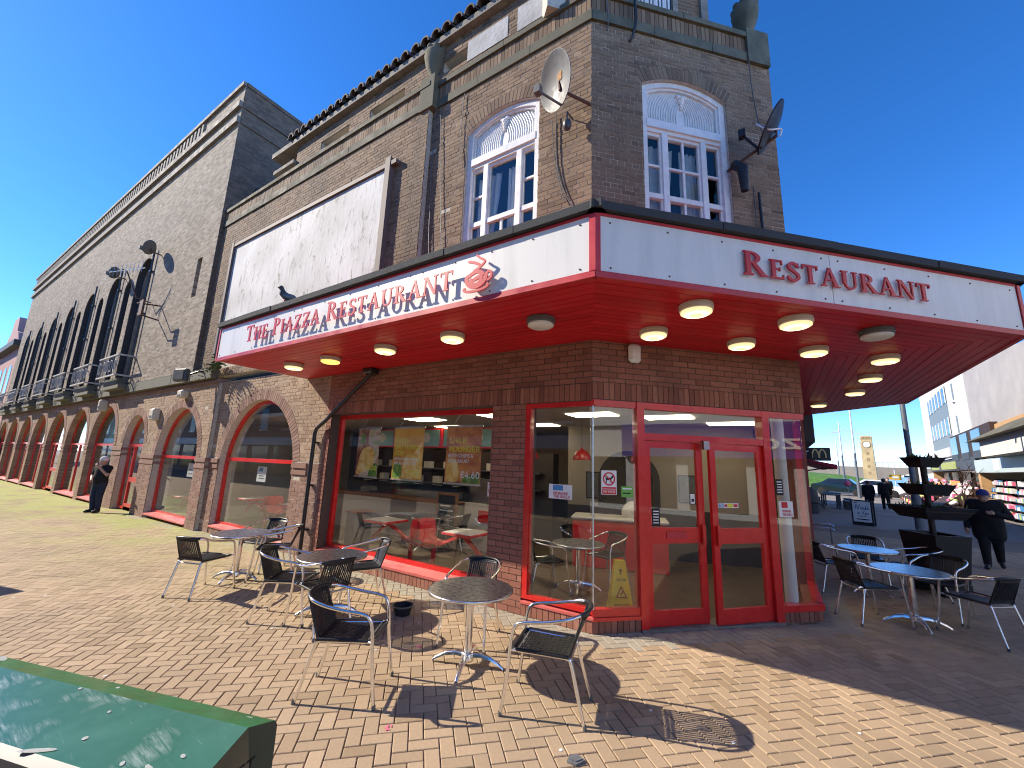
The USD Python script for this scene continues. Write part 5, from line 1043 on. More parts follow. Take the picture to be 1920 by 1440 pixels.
def dish(name, lab, c, head, el, r_, mat_, wall, hall_=False):
    d = np.array([math.sin(math.radians(head)) * math.cos(math.radians(el)), math.cos(math.radians(head)) * math.cos(math.radians(el)), math.sin(math.radians(el))])
    t = thing(name, lab, 'satellite dish', c); prof = [(.001, -.22 * r_ * 2 * .5)] + [(r_ * k / 8, -.22 * r_ + .22 * r_ * (k / 8) ** 2) for k in range(1, 9)] + [(r_ * 1.02, .0), (r_ * 1.0, -.02)] + [(r_ * k / 8, -.22 * r_ + .22 * r_ * (k / 8) ** 2 - .018) for k in range(7, -1, -1)]
    MB().lathe(prof, (0, 0, 0), 36, axis=tuple(d)).build('reflector', mat_, t, smooth=35)
    x, y, _ = rotation_to(d); dn = -y if y[2] > 0 else y
    dn = np.array([0, 0, -1.0]) - d * (-d[2]); dn /= np.linalg.norm(dn)
    mb = MB(); mb.tube([d * -.12 * r_ + dn * r_ * .9, dn * r_ * .98, d * r_ * .85 + dn * r_ * .55], .018, 6); mb.box(d * r_ * .9 + dn * r_ * .5, (.09, .09, .12)); mb.build('feed_arm', 'dish_grey' if mat_ != 'dish_dark' else 'dish_dark', t)
    wv = np.array(wall) - np.array(c); mb = MB(); mb.tube([d * -.24 * r_, d * -.24 * r_ + np.array([0, 0, -.12]), wv], .022, 6); mb.build('bracket', 'rust_brown', t); return t
dA = dish('satellite_dish', 'big pale grey rust-spotted satellite dish on the sunlit wall by the corner', (-.36, -.47, 7.10), 212, -18, .36, 'dish_grey', (-.02, -.01, 6.95))
cB = FB.p(2.50, 6.68, .52)
dBt = dish('satellite_dish', 'dark satellite dish seen from behind at the right edge of the upper wall', tuple(cB), 262, 30, .34, 'dish_dark', tuple(FB.p(2.2, 6.3, 0)))
mb = MB(); mb.tube(smooth_path([(-.05, .1, .12), (-.16, -.16, .0), (-.02, -.22, -.2), (.12, -.1, -.16), (.1, -.12, -.28)]), .012, 5); mb.build('cable', 'paper', dBt)
mb = MB(); mb.tube([FB.p(2.25, 6.35, .1) - cB, FB.p(2.27, 6.2, .22) - cB, FB.p(2.30, 5.85, .2) - cB], [.07, .075, .05], 8); mb.build('mount', 'dish_dark', dBt, smooth=60)
dd_ = np.array([math.sin(math.radians(212)) * math.cos(math.radians(-18)), math.cos(math.radians(212)) * math.cos(math.radians(-18)), math.sin(math.radians(-18))]); x_, y_, _ = rotation_to(dd_); v_ = [dd_ * -.067 + x_ * .05 + y_ * .05]; rgr = random.Random(6)
for k in range(14):
    a = 2 * PI * k / 14; q_ = rgr.uniform(.03, .075); e_ = np.array([.05 + q_ * math.cos(a), .05 + q_ * math.sin(a)]); v_.append(x_ * e_[0] + y_ * e_[1] + dd_ * (-.22 * .36 + .22 / .36 * (e_ @ e_) + .008))
MB().add(v_, [[0, k + 1, (k + 1) % 14 + 1] for k in range(14)]).build('rust_patch', 'rust_orange', dA)
cc = thing('cctv_camera', 'small dark dome camera hanging below the big pale satellite dish', 'camera', (-.30, -.17, 6.62)); MB().lathe([(0, -.09), (.05, -.07), (.065, 0), (.05, .05), (0, .06)], seg=12).build('dome', 'cctv', cc, smooth=60); MB().tube([(0, 0, .05), (.0, 0, .2), (.02, .16, .2)], .012, 5).build('arm', 'cctv', cc)
for c, lab, r_ in (((-16.2, -.6, 8.85), 'small satellite dish at the top right of the nearest tall window', .26), ((-19.9, -.62, 8.75), 'small satellite dish at the top of the second tall window', .24)): dish('satellite_dish', lab, c, 230, 20, r_, 'dish_grey', (c[0] - .1, -.22, c[2] - .1))
ae = thing('aerial', 'yagi aerial on a bent arm fixed beside the nearest tall window', 'aerial', (-16.6, -.9, 7.9)); mb = MB(); mb.tube([(-.9, -.3, .05), (.9, .2, 0)], .012, 5)
for k in range(9): mb.tube([(-.8 + k * .2, -.3 + k * .055, .05 - .2), (-.8 + k * .2, -.3 + k * .055, .05 + .2)], .006, 4)
mb.build('boom', 'alu_dull', ae); MB().tube([(0, -.05, 0), (.2, .3, -.9), (.4, .66, -1.0)], .02, 5).build('arm', 'rust_brown', ae)
ae = thing('bracket_arm', 'rusty empty bracket arms projecting from the brick wall', 'bracket', (-15.2, -.22, 6.6)); mb = MB(); mb.tube([(0, 0, 0), (0, -.6, -.1), (.5, -.6, -.15)], .025, 5); mb.tube([(0, 0, -.5), (0, -.55, -.45), (.4, -.55, -.5)], .025, 5); mb.box((.5, -.6, -.35), (.3, .05, .5)); mb.build('arms', 'rust_brown', ae)
fl = thing('floodlight', 'square black floodlight on an arm over the ledge', 'floodlight', (-11.13, -.60, 3.80)); MB().bbox((0, 0, 0), (.42, .14, .34), .03, .3).build('housing', 'cctv', fl); MB().box((.02, -.08, 0), (.34, .02, .26), .3).build('lamp_glass', 'dish_grey', fl); MB().tube([(0, .07, 0), (.3, .25, .12), (.42, .5, .15)], .025, 6).build('arm', 'pipe_black', fl)
for c, d, lab in (((-13.9, -.19, 2.90), (.34, .2, .36), 'white alarm box between the first door arch and the wide arch'), ((-12.05, -.19, 3.42), (.34, .2, .22), 'pale box on the wall above the second arch'), ((-19.3, -.2, 3.42), (.22, .26, .42), 'pale upright box above the teal-headed arch')):
    t = thing('wall_box', lab, 'box', c); MB().bbox((0, 0, 0), d, .04).build('casing', 'int_cream', t); MB().box((0, -d[1] / 2 - .004, -d[2] * .2), (d[0] * .5, .008, d[2] * .2)).build('plate', 'dish_grey', t)
fe = thing('wall_fern', 'green fern growing on the ledge beside the canopy end', 'plant', (-10.0, -.28, 4.0)); mb = MB(); rp = random.Random(4)
for k in range(34):
    a = rp.uniform(PI * .9, PI * 2.1); L = rp.uniform(.25, .62); el = rp.uniform(-.3, .9); p0 = np.array([rp.gauss(0, .2), 0, 0]); d = np.array([math.cos(a) * math.cos(el), math.sin(a) * math.cos(el) * .7, math.sin(el)])
    for j in range(1, 7):
        c = p0 + d * L * j / 6 + np.array([0, 0, -.22 * (j / 6) ** 2]); s_ = .07 * (1 - j / 9); q = np.array([-d[1], d[0], .1]); q /= np.linalg.norm(q)
        mb.add([c - d * .02, c + q * s_ + d * .03, c + d * .05, c - q * s_ + d * .03], [[0, 1, 2], [0, 2, 3]])
mb.build('fronds', 'foliage', fe); MB().ball((0, .02, -.02), .12, 1, sc=(1.6, .6, .5)).build('root_clump', 'timber_dark', fe)
pg = thing('pigeon', 'dark grey pigeon perched on the canopy coping above the sign', 'pigeon', (-4.30, -1.66, 4.12), math.radians(150))
import manifold3d as m3
def hullchain(js, bones, edge=.03, it=8):
    parts = []
    for a, b in bones:
        sp = []
        for k in (a, b):
            p, r_ = js[k]; s_ = m3.Manifold.sphere(r_, 14) if np.ndim(r_) == 0 else m3.Manifold.sphere(1.0, 14).scale(tuple(r_)); sp.append(s_.translate(tuple(float(x) for x in p)))
        parts.append(m3.Manifold.batch_hull(sp))
    m = m3.Manifold.batch_boolean(parts, m3.OpType.Add).refine_to_length(edge); q = m.to_mesh(); t = trimesh.Trimesh(np.array(q.vert_properties)[:, :3], np.array(q.tri_verts), process=True)
    trimesh.smoothing.filter_taubin(t, iterations=it); return t
bj = {'a': ((0, .05, .15), .052), 'b': ((0, -.02, .10), .062), 't': ((0, -.13, .02), .02), 'n': ((0, .07, .21), .034), 'h': ((0, .085, .245), .033), 'k': ((0, .125, .235), .01)}
MB().tm(hullchain(bj, [('a', 'b'), ('b', 't'), ('a', 'n'), ('n', 'h'), ('h', 'k')], .015)).build('body', 'slate', pg, smooth=True)
for s_ in (-1, 1): MB().tube([(s_ * .03, .02, .06), (s_ * .03, .03, .0)], .006, 5).build('leg', 'ink_red', pg); MB().ball((s_ * .055, -.04, .11), .06, 1, sc=(.3, 1.6, .7)).build('wing', 'pole_grey', pg)
# ---------------------------------------------------------------- sign lettering
def LS(*p, w=.1): return LineString(p).buffer(w / 2, cap_style=2, join_style=2)
def ell(cx_, cy_, rx, ry, a0=0, a1=2 * PI, n=28): return [(cx_ + rx * math.cos(t), cy_ + ry * math.sin(t)) for t in np.linspace(a0, a1, n)]
def serif(x, top, w=.34): y = .97 if top else .03; return LS((x - w / 2, y), (x + w / 2, y), w=.06)
TK, TN = .165, .075
def letter(ch):
    if ch == 'T': g = [LS((.36, 0), (.36, 1), w=TK), LS((0, .955), (.72, .955), w=.09), Polygon([(0, 1), (.07, 1), (.05, .76), (.0, .78)]), Polygon([(.72, 1), (.65, 1), (.67, .76), (.72, .78)]), serif(.36, 0)]; w = .74
    elif ch == 'H': g = [LS((.16, 0), (.16, 1), w=TK), LS((.68, 0), (.68, 1), w=TK), LS((.16, .52), (.68, .52), w=TN), serif(.16, 0), serif(.16, 1), serif(.68, 0), serif(.68, 1)]; w = .86
    elif ch == 'E': g = [LS((.16, 0), (.16, 1), w=TK), LS((0, .96), (.56, .96), w=.08), LS((.16, .52), (.44, .52), w=.07), LS((0, .04), (.60, .04), w=.08), Polygon([(.56, 1), (.49, 1), (.53, .76), (.56, .76)]), Polygon([(.60, 0), (.52, 0), (.57, .25), (.61, .25)]), LS((.44, .42), (.44, .62), w=.045)]; w = .64
    elif ch in 'PR':
        bowl = Polygon(ell(.24, .745, .36, .255)).difference(Polygon(ell(.2, .745, .235, .185))).intersection(sbox(.16, 0, 1, 1.01)); g = [LS((.16, 0), (.16, 1), w=TK), bowl, LS((.0, .97), (.26, .97), w=.06), LS((.16, .52), (.3, .52), w=.06), serif(.16, 0)]; w = .62
        if ch == 'R': g += [Polygon([(.27, .52), (.43, .52), (.80, 0), (.60, 0)]), LS((.62, .03), (.84, .03), w=.06)]; w = .80
    elif ch == 'I': g = [LS((.17, 0), (.17, 1), w=TK), serif(.17, 0), serif(.17, 1)]; w = .36
    elif ch == 'A': g = [LS((.10, 0), (.40, 1.0), w=TN), Polygon([(.34, 1.02), (.46, 1.02), (.80, 0), (.60, 0)]), LS((.2, .36), (.62, .36), w=.065), LS((-.02, .03), (.24, .03), w=.06), LS((.54, .03), (.88, .03), w=.06)]; w = .84
    elif ch == 'Z': g = [LS((.03, .96), (.66, .96), w=.08), LS((.0, .04), (.68, .04), w=.08), Polygon([(.50, .95), (.68, .98), (.19, .04), (.0, .03)]), Polygon([(.03, 1), (.10, 1), (.06, .76), (.03, .76)]), Polygon([(.68, 0), (.60, 0), (.64, .25), (.68, .25)])]; w = .72
    elif ch == 'S': g = [LineString(smooth_path([(.50, .82), (.38, .94), (.22, .95), (.10, .82), (.15, .64), (.32, .52), (.47, .38), (.50, .20), (.36, .05), (.18, .05), (.05, .18)], 5)).buffer(.068), LS((.52, .74), (.52, .98), w=.045), LS((.045, .02), (.045, .26), w=.045)]; w = .58
    elif ch == 'U': g = [LineString([(.17, 1), (.17, .34)] + ell(.42, .34, .25, .29, PI, 2 * PI, 14) + [(.67, 1)]).buffer(.045, cap_style=2), LS((.16, .3), (.16, 1), w=TK), serif(.16, 1), serif(.67, 1, .28)]; w = .82
    elif ch == 'N': g = [LS((.12, 0), (.12, 1), w=TN), LS((.74, -.02), (.74, 1), w=TN), Polygon([(.06, 1), (.24, 1), (.78, -.02), (.66, -.02)]), serif(.12, 0, .28), serif(.74, 1, .28), LS((.0, .97), (.16, .97), w=.06)]; w = .88
    return unary_union([q.buffer(0) for q in g]), w
def sign_letters(owner, fr, txt, u0, u1, z, big, small, n0, n1, mat_):
    items = []; x = 0
    for k, ch in enumerate(txt):
        if ch == ' ': x += .42 * big; continue
        h = big if (k == 0 or txt[k - 1] == ' ') else small; g, w = letter(ch); items.append((g, x, h)); x += (w + .13) * h
    s_ = (u1 - u0) / (x - .13 * small)
    for g, xx, h in items: MB().poly(fr, affinity.affine_transform(g, [h * s_, 0, 0, h, u0 + xx * s_, z]), n0, n1).build('letter', mat_, owner)
sA = thing('shop_sign', 'raised red letters THE PIAZZA RESTAURANT with a cup emblem on the sunlit fascia', 'sign')
sign_letters(sA, FAf, 'THE PIAZZA RESTAURANT', -5.19, -.84, 3.60, .265, .215, .050, .062, 'red_letter')
cup = unary_union([LineString(ell(-.60, 3.69, .125, .11, PI * 1.02, PI * 2.0, 18)).buffer(.022), LineString(ell(-.60, 3.69, .07, .09, PI * 1.1, PI * 1.9, 12)).buffer(.02), LineString(ell(-.60, 3.57, .15, .035, PI * .9, PI * 2.1, 18)).buffer(.013), LineString(ell(-.455, 3.67, .045, .045, -PI / 2, PI / 2, 10)).buffer(.013), LineString(smooth_path([(-.72, 3.70), (-.60, 3.74), (-.52, 3.70), (-.62, 3.66)])).buffer(.02), LineString(smooth_path([(-.63, 3.75), (-.55, 3.79), (-.62, 3.84), (-.70, 3.87)])).buffer(.014), LineString(smooth_path([(-.57, 3.77), (-.50, 3.83), (-.56, 3.88), (-.60, 3.915)])).buffer(.012)])
MB().poly(FAf, affinity.translate(cup, .07, -.02), .050, .062).build('emblem', 'red_letter', sA)
sB = thing('shop_sign', 'raised red letters RESTAURANT on the shaded corner fascia', 'sign')
sign_letters(sB, FBf, 'RESTAURANT', 1.45, 3.70, 3.625, .235, .19, .022, .040, 'red_letter')
# ---------------------------------------------------------------- notices and posters
def notice(name, lab, cat, fr, u0, u1, z0, z1, n, bands, texts=(), group=None):
    t = thing(name, lab, cat, group=group); MB().fbox(fr, u0, u1, z0, z1, n, n + .003).build('sheet', bands[0], t)
    for i, (m, a, b, c, d) in enumerate(bands[1]): MB().fbox(fr, u0 + (u1 - u0) * a, u0 + (u1 - u0) * b, z0 + (z1 - z0) * c, z0 + (z1 - z0) * d, n + .003, n + .0045).build('panel', m, t)
    for (s_, h, a, c, m, wd) in texts: put_text(s_, h, fr, u0 + (u1 - u0) * a, z0 + (z1 - z0) * c, n + .0046, .0012, m, t, width=(u1 - u0) * wd)
    return t
nd = notice('no_dogs_sign', 'no dogs sign with a red ring on the glass left of the doors', 'sign', FB, .125, .325, 1.515, 1.80, -.022, ('paper', [('ink_red', .05, .95, .02, .22), ('ink_red', .05, .95, .24, .31)]), [('NO DOGS', .022, .12, .09, 'paper', .76)])
MB().poly(FB, Point(.225, 1.70).buffer(.08, 24).difference(Point(.225, 1.70).buffer(.063, 24)).union(LS((.17, 1.755), (.28, 1.645), w=.014)), -.018, -.0165).build('ring', 'ink_red', nd)
MB().poly(FB, unary_union([LS((.185, 1.70), (.255, 1.70), w=.03), LS((.19, 1.70), (.19, 1.655), w=.013), LS((.25, 1.70), (.25, 1.655), w=.013), LS((.255, 1.705), (.275, 1.735), w=.022), LS((.185, 1.71), (.17, 1.73), w=.008)]), -.0185, -.0175).build('dog', 'ink', nd)
notice('notice', 'small green notice on the glass beside the no dogs sign', 'notice', FB, .385, .54, 1.49, 1.615, -.022, ('ink_green', [('paper', .1, .9, .72, .86), ('ink', .1, .8, .3, .42)]))
for fr, u0, u1, z0, z1, n_, lab in ((FA, -.587, -.27, 1.43, 1.605, -.022, 'white notice about gulls on the left corner window'), (FB, 2.64, 2.86, 1.275, 1.475, -.022, 'white notice about gulls on the narrow glass right of the doors')):
    notice('gull_notice', lab, 'notice', fr, u0, u1, z0, z1, n_, ('paper', [('ink_blue' if fr is FA else 'ink_red', .18, .62, .58, .95)]), [('BEWARE', .03, .2, .30, 'ink_red', .62), ('THE GULLS', .03, .2, .08, 'ink_red', .7)])
notice('notice', 'white sheet with a blue badge taped inside the nearest arched window', 'notice', FA, -8.35, -7.95, 1.22, 1.56, -.290, ('paper', [('ink_blue', .2, .6, .68, .92), ('ink', .25, .8, .2, .26), ('ink', .25, .75, .36, .42)]))
notice('notice', 'white sheet taped inside the second arched window', 'notice', FH, -12.1, -11.7, 1.15, 1.52, -.36, ('paper', [('ink', .25, .8, .2, .26), ('ink', .25, .75, .5, .56)]))
ns = notice('no_smoking_sign', 'white no smoking sign at the right edge of the large window', 'sign', FA, -1.69, -1.585, 1.36, 1.56, -.224, ('paper', [('ink', .2, .8, .82, .88)]))
MB().poly(FA, Point(-1.637, 1.44).buffer(.036).difference(Point(-1.637, 1.44).buffer(.027)).union(LS((-1.66, 1.463), (-1.614, 1.417), w=.008)), -.220, -.2185).build('ring', 'ink_red', ns)
FDl = turned(FB, .705, -.03, math.radians(2.0)); FDr = turned(FB, 2.445, -.03, math.radians(3.5)).moved(u=-.845)
notice('opening_hours', 'black opening hours panel low on the left door glass', 'notice', FDl, .10, .21, 1.15, 1.36, -.019, ('chalk_black', [('paper', .15, .85, .8 - k * .16, .86 - k * .16) for k in range(5)]))
notice('sticker', 'small white sticker at the right edge of the left door glass', 'sticker', FDl, .66, .72, 1.42, 1.54, -.019, ('paper', [('ink', .2, .8, .2, .5)]))
notice('card_sticker', 'strip of payment card stickers on the right door glass', 'sticker', FDr, .11, .42, 1.38, 1.44, -.019, ('paper', [('ink_blue', .02, .28, .1, .9), ('print_yellow', .45, .72, .1, .9), ('ink_red', .30, .43, .25, .75), ('ink_red', .75, .95, .2, .8)]), [('VISA', .03, .04, .3, 'paper', .22)])
notice('opening_hours', 'black panel of opening hours on the narrow glass right of the doors', 'notice', FB, 2.62, 2.73, 1.55, 1.76, -.022, ('chalk_black', [('paper', .15, .85, .8 - k * .16, .86 - k * .16) for k in range(5)]))
M['banner_pie'] = None
def banner_mat(name, stops, scale, dist):
    n = {'g': ('geometry', {}), 'n': ('noise_texture', {'scale': scale, 'detail': 3.0, 'distortion': dist}), 'r': ('rgb_ramp', {'ramp': [(x, C3(c)) for x, c in stops]}), 'p': ('principled_bsdf', {'roughness': .45})}
    M[name] = usdkit.material(stage, '/World/Looks/' + name, n, [('g.position', 'n.vector'), ('n.fac', 'r.fac'), ('r.color', 'p.base_color')], surface='p.BSDF')
banner_mat('banner_pie', [(.3, (.20, .05, .05)), (.45, (.45, .22, .12)), (.55, (.7, .6, .5)), (.7, (.35, .45, .12))], 4.0, .6)
banner_mat('banner_cod', [(.3, (.60, .26, .03)), (.5, (.75, .40, .05)), (.7, (.82, .5, .08))], 3.5, .4)
banner_mat('banner_burger', [(.3, (.42, .11, .04)), (.5, (.66, .25, .07)), (.7, (.78, .40, .12))], 5.0, .5)
banner_mat('food_gold', [(.3, (.75, .42, .08)), (.5, (.88, .62, .18)), (.7, (.92, .80, .40))], 7.0, .8)
banner_mat('food_green', [(.3, (.05, .14, .02)), (.55, (.16, .34, .05)), (.75, (.45, .55, .15))], 9.0, .8)
def banner(lab, u0, u1, mat_, blobs, texts):
    t = thing('menu_banner', lab, 'banner', group=None); n_ = -.42; MB().fbox(FA, u0, u1, 1.50, 2.40, n_, n_ + .002).build('print', mat_, t)
    for z in (1.49, 2.40): MB().fbox(FA, u0 - .015, u1 + .015, z - .012, z + .014, n_ - .008, n_ + .012).build('rail', 'alu_dull', t)
    MB().tube([FA.p(u0 + .1, 2.41, n_), FA.p((u0 + u1) / 2, 2.70, n_)], .003, 4).build('cord', 'paper', t)
    for m, pts in blobs: MB().poly(FA, Polygon(smooth_path(pts + [pts[0]], 5)).buffer(0).intersection(sbox(0, 0, 1, 1)) if False else affinity.affine_transform(Polygon(smooth_path(pts + [pts[0]], 5)).buffer(0).intersection(sbox(.01, .01, .99, .99)), [u1 - u0, 0, 0, .9, u0, 1.5]), n_ + .002, n_ + .0035).build('picture', m, t)
    for s_, h, a, c, m, wd in texts: put_text(s_, h, FA, u0 + (u1 - u0) * a, 1.5 + .9 * c, n_ + .0036, .0012, m, t, width=(u1 - u0) * wd)
    return t
k_ = 1.04
banner('left menu banner with a golden pie and the price £5.50', -4.98, -4.36, 'banner_pie', [('food_gold', [(.05, .06), (.2, .05), (.75, .2), (.8, .5), (.55, .62), (.2, .5)]), ('food_green', [(.6, .02), (.98, .02), (.98, .28), (.7, .2)]), ('food_green', [(.15, .7), (.3, .72), (.32, .86), (.15, .88)])], [('HOT', .07, .08, .66, 'ink_green', .3), ('PIE', .07, .68, .66, 'ink_green', .28), ('£5.50', .08, .5, .14, 'print_yellow', .46)])
banner('middle menu banner for fresh battered cod at £7.50', -3.96, -3.22, 'banner_cod', [('food_gold', [(.35, .04), (.97, .04), (.97, .7), (.7, .5), (.42, .42)]), ('food_green', [(.03, .03), (.3, .03), (.3, .28), (.06, .26)])], [('FRESH', .075, .05, .70, 'print_yellow', .48), ('BATTERED', .075, .05, .58, 'print_yellow', .78), ('COD', .075, .05, .46, 'print_yellow', .30), ('WITH CHIPS, PEAS', .045, .05, .36, 'paper', .8), ('BREAD & BUTTER', .045, .05, .28, 'paper', .75), ('£7.50', .085, .52, .08, 'print_yellow', .42)])
banner('right menu banner for a quarter pounder at £4.60', -2.70, -1.98, 'banner_burger', [('food_gold', [(.03, .04), (.36, .04), (.36, .34), (.2, .42), (.05, .36)]), ('food_green', [(.5, .02), (.98, .02), (.98, .16), (.6, .14)])], [('1/4LB', .085, .06, .70, 'print_yellow', .5), ('POUNDER', .085, .08, .55, 'print_yellow', .86), ('WITH CHIPS &', .055, .06, .45, 'paper', .72), ('SIDE SALAD', .055, .06, .36, 'paper', .6), ('£4.60', .10, .45, .10, 'paper', .52)])
# ---------------------------------------------------------------- inside the restaurant
ct = thing('serving_counter', 'cream serving counter along the back of the restaurant', 'counter')
MB().fbox(FA, -9.4, -4.35, 0, .86, -3.1, -2.62).build('front', 'int_cream', ct); MB().fbox(FA, -9.45, -4.3, .86, .90, -3.2, -2.55).build('counter_top', 'wood', ct); MB().fbox(FA, -9.4, -4.5, .90, 1.25, -3.1, -2.9).build('display_glass', 'glass', ct)
cb = thing('drinks_cabinet', 'cream cabinet with a red tray at the right of the counter', 'cabinet'); MB().fbox(FA, -4.0, -2.6, 0, .95, -3.2, -2.6).build('body', 'int_white', cb); MB().fbox(FA, -3.6, -2.9, .58, .82, -2.6, -2.58).build('tray', 'red_plastic', cb); MB().fbox(FA, -4.0, -2.7, .95, 1.45, -3.2, -2.75).build('upper_case', 'steel_fit', cb)
kb = thing('back_kitchen_unit', 'dark range with steel shelves behind the counter', 'kitchen unit'); MB().fbox(FA, -9.6, -2.7, 0, 2.1, -4.6, -4.3).build('back', 'int_wall_dark', kb); [MB().fbox(FA, -9.4, -2.9, z, z + .03, -4.3, -4.0).build('shelf', 'steel_fit', kb) for z in (1.2, 1.6)]
mbx = MB(); [mbx.box((-9.2 + k * .37, 4.12, 1.32 + .4 * (k % 2)), (.2, .2, .18)) for k in range(17)]; mbx.build('jars', 'int_white', kb)
for k in range(5):
    t = thing('menu_board', f'red-framed lit menu board hung over the counter, number {k + 1} from the left' if False else ['leftmost red-framed menu board over the counter', 'second red-framed menu board from the left over the counter', 'middle red-framed menu board over the counter', 'fourth red-framed menu board from the left over the counter', 'rightmost red-framed menu board over the counter'][k], 'menu board'); u = -7.9 + k * .86
    MB().fbox(FA, u, u + .8, 2.16, 2.66, -3.3, -3.2).build('frame', 'red_gloss', t); MB().fbox(FA, u + .05, u + .75, 2.20, 2.62, -3.2, -3.19).build('print', 'bay_teal', t); MB().poly(FA, Point(u + .3, 2.42).buffer(.13), -3.19, -3.185).build('picture', 'int_white', t)
t = thing('chalkboard', 'black chalkboard in a wood frame standing before the counter', 'board'); MB().fbox(FA, -4.62, -4.12, .1, 1.1, -2.46, -2.42).build('slate', 'chalk_black', t); mb = MB(); bars(mb, FA, -4.66, -4.08, .06, 1.14, -2.47, -2.41, .05); mb.build('frame', 'wood', t); mb = MB(); [mb.fbox(FA, -4.55, -4.25 + .08 * (k % 2), .45 + k * .1, .475 + k * .1, -2.419, -2.417) for k in range(5)]; mb.build('writing', 'paper', t)
for (x, y), lab in (((-1.30, 2.75), 'red pendant lamp left in the corner window'), ((-.35, 3.3), 'red pendant lamp over the red counter'), ((-2.2, 2.3), 'red pendant lamp behind the right menu banner'), ((-8.6, 2.2), 'red pendant lamp inside the nearest arched window')):
    t = thing('pendant_lamp', lab, 'lamp', (x, y, 1.95)); MB().lathe([(.17, 0), (.165, .06), (.12, .15), (.04, .2), (.02, .24)], seg=18).build('shade', 'pendant_red', t, smooth=60); MB().tube([(0, 0, .22), (0, 0, .76)], .006, 4).build('flex', 'ink', t)
t = thing('salad_counter', 'red counter with a white hood inside the corner window', 'counter', (-.75, 3.25, 0), .3); MB().bbox((0, 0, .42), (1.7, .6, .84), .03).build('body', 'red_plastic', t); MB().bbox((0, 0, .88), (1.75, .66, .06), .02).build('top', 'int_white', t); MB().ball((.3, -.05, 1.0), .25, 2, sc=(1, .7, .9)).build('hood', 'int_white', t, smooth=True)
for u, lab in ((.2, 'framed print left of the dark arch inside'), (2.1, 'framed print right of the dark arch inside')):
    t = thing('framed_print', lab, 'picture'); mb = MB(); bars(mb, FP, u, u + .42, 1.15, 1.72, 0, .02, .025); mb.build('frame', 'chalk_black', t); MB().fbox(FP, u + .03, u + .39, 1.18, 1.69, 0, .012).build('print', 'dish_grey', t)
wc = thing('wet_floor_sign', 'yellow wet floor sign standing inside the corner window', 'sign', (.03, .87, 0.01), HEAD(150))
v = [(-.155, -.13, 0), (.155, -.13, 0), (.155, .13, 0), (-.155, .13, 0), (-.065, -.045, .63), (.065, -.045, .63), (.065, .045, .63), (-.065, .045, .63)]
MB().add(v, [[0, 1, 5, 4], [1, 2, 6, 5], [2, 3, 7, 6], [3, 0, 4, 7], [4, 5, 6, 7]]).build('body', 'cone_yellow', wc)
def on_face(x, z): return np.array([-x, .13 - .085 * z / .63 + .004, z])
def face_poly(g, nm, m):
    mb = MB(); 
    for q in getattr(g, 'geoms', [g]):
        vv, ff = trimesh.creation.triangulate_polygon(q, engine='earcut'); mb.add([on_face(x, z) for x, z in vv], np.vstack([ff, ff[:, ::-1]]))
    mb.build(nm, m, wc)
tri = Polygon([(-.075, .2), (.075, .2), (0, .345)]); face_poly(tri.difference(Polygon([(-.05, .215), (.05, .215), (0, .312)])).union(LS((-.015, .23), (.02, .28), w=.016)), 'symbol', 'ink_red')
for s_, z, wd in (('CAUTION', .395, .12), ('WET FLOOR', .10, .19)):
    m_ = meshkit.text_mesh(s_, .03, .001, bold=True); vv = np.array(m_.vertices); vv[:, 0] = (vv[:, 0] - vv[:, 0].mean()) * wd / np.ptp(vv[:, 0]); MB().add([on_face(a, z + b) + np.array([0, .001, 0]) for a, b, c in vv], m_.faces).build('lettering', 'ink', wc)
MB().poly(Fr((0, .09, .0), (-1, 0)), Point(0, .52).buffer(.016).union(LS((0, .5), (0, .47), w=.012)), -.03, -.02).build('emblem', 'ink', wc)
# red fixed seating units
def seating():
    t = thing('seating_unit', 'red fixed table and twin bucket seat unit behind the large window', 'seating', (-3.6, .95, .008), 0, 'fixed red seating units')
    for s_ in (-1, 1):
        mb = MB(); mb.beam((s_ * .28, 0, 0), (s_ * .28, 0, .36), .06, .05); mb.beam((s_ * .28, 0, .34), (s_ * .92, 0, .62), .06, .05); mb.beam((s_ * .28, 0, .34), (s_ * 0.0, 0, .34), .06, .05); mb.beam((s_ * .92, -.2, .62), (s_ * .92, .2, .62), .05, .04); mb.beam((s_ * .95, 0, .6), (s_ * 1.35, 0, .3), .06, .05); mb.build('frame', 'red_plastic', t)
        mb = MB(); mb.bbox((s_ * 1.0, 0, .655), (.62, .60, .04), .01); mb.build('table_edge', 'red_plastic', t); mb = MB(); mb.bbox((s_ * 1.0, 0, .678), (.57, .55, .012), .004); mb.build('tabletop', 'int_white', t)
        v = []; f = []; prof = [(.47, .40), (.36, .385), (.2, .39), (.11, .43), (.075, .55), (.05, .72), (.03, .80)]
        for i, (x, z) in enumerate(prof):
            for j in range(9):
                y = -.21 + .42 * j / 8; e = (abs(j - 4) / 4) ** 3; v.append((s_ * (x + (0.05 * e if i > 3 else 0)), y * (1 - .15 * (i > 5)), z + .05 * e * (i < 4)))
        for i in range(6):
            for j in range(8): a = i * 9 + j; f.append([a, a + 1, a + 10, a + 9])
        v2 = np.array(v); n_ = len(v); mb = MB(); mb.add(np.vstack([v2, v2 + np.array([-s_ * .012, 0, -.012])]), f + [[a + n_ for a in q[::-1]] for q in f]); mb.build('bucket_seat', 'red_plastic', t, smooth=60)
    return t
s0 = seating(); dup(s0, (-9.0, 1.1, .008), 0, 'red fixed table and twin bucket seat unit inside the nearest arched window'); dup(s0, (-13.2, 1.1, -.23), 0, 'red fixed table and twin bucket seat unit inside the second arched window')
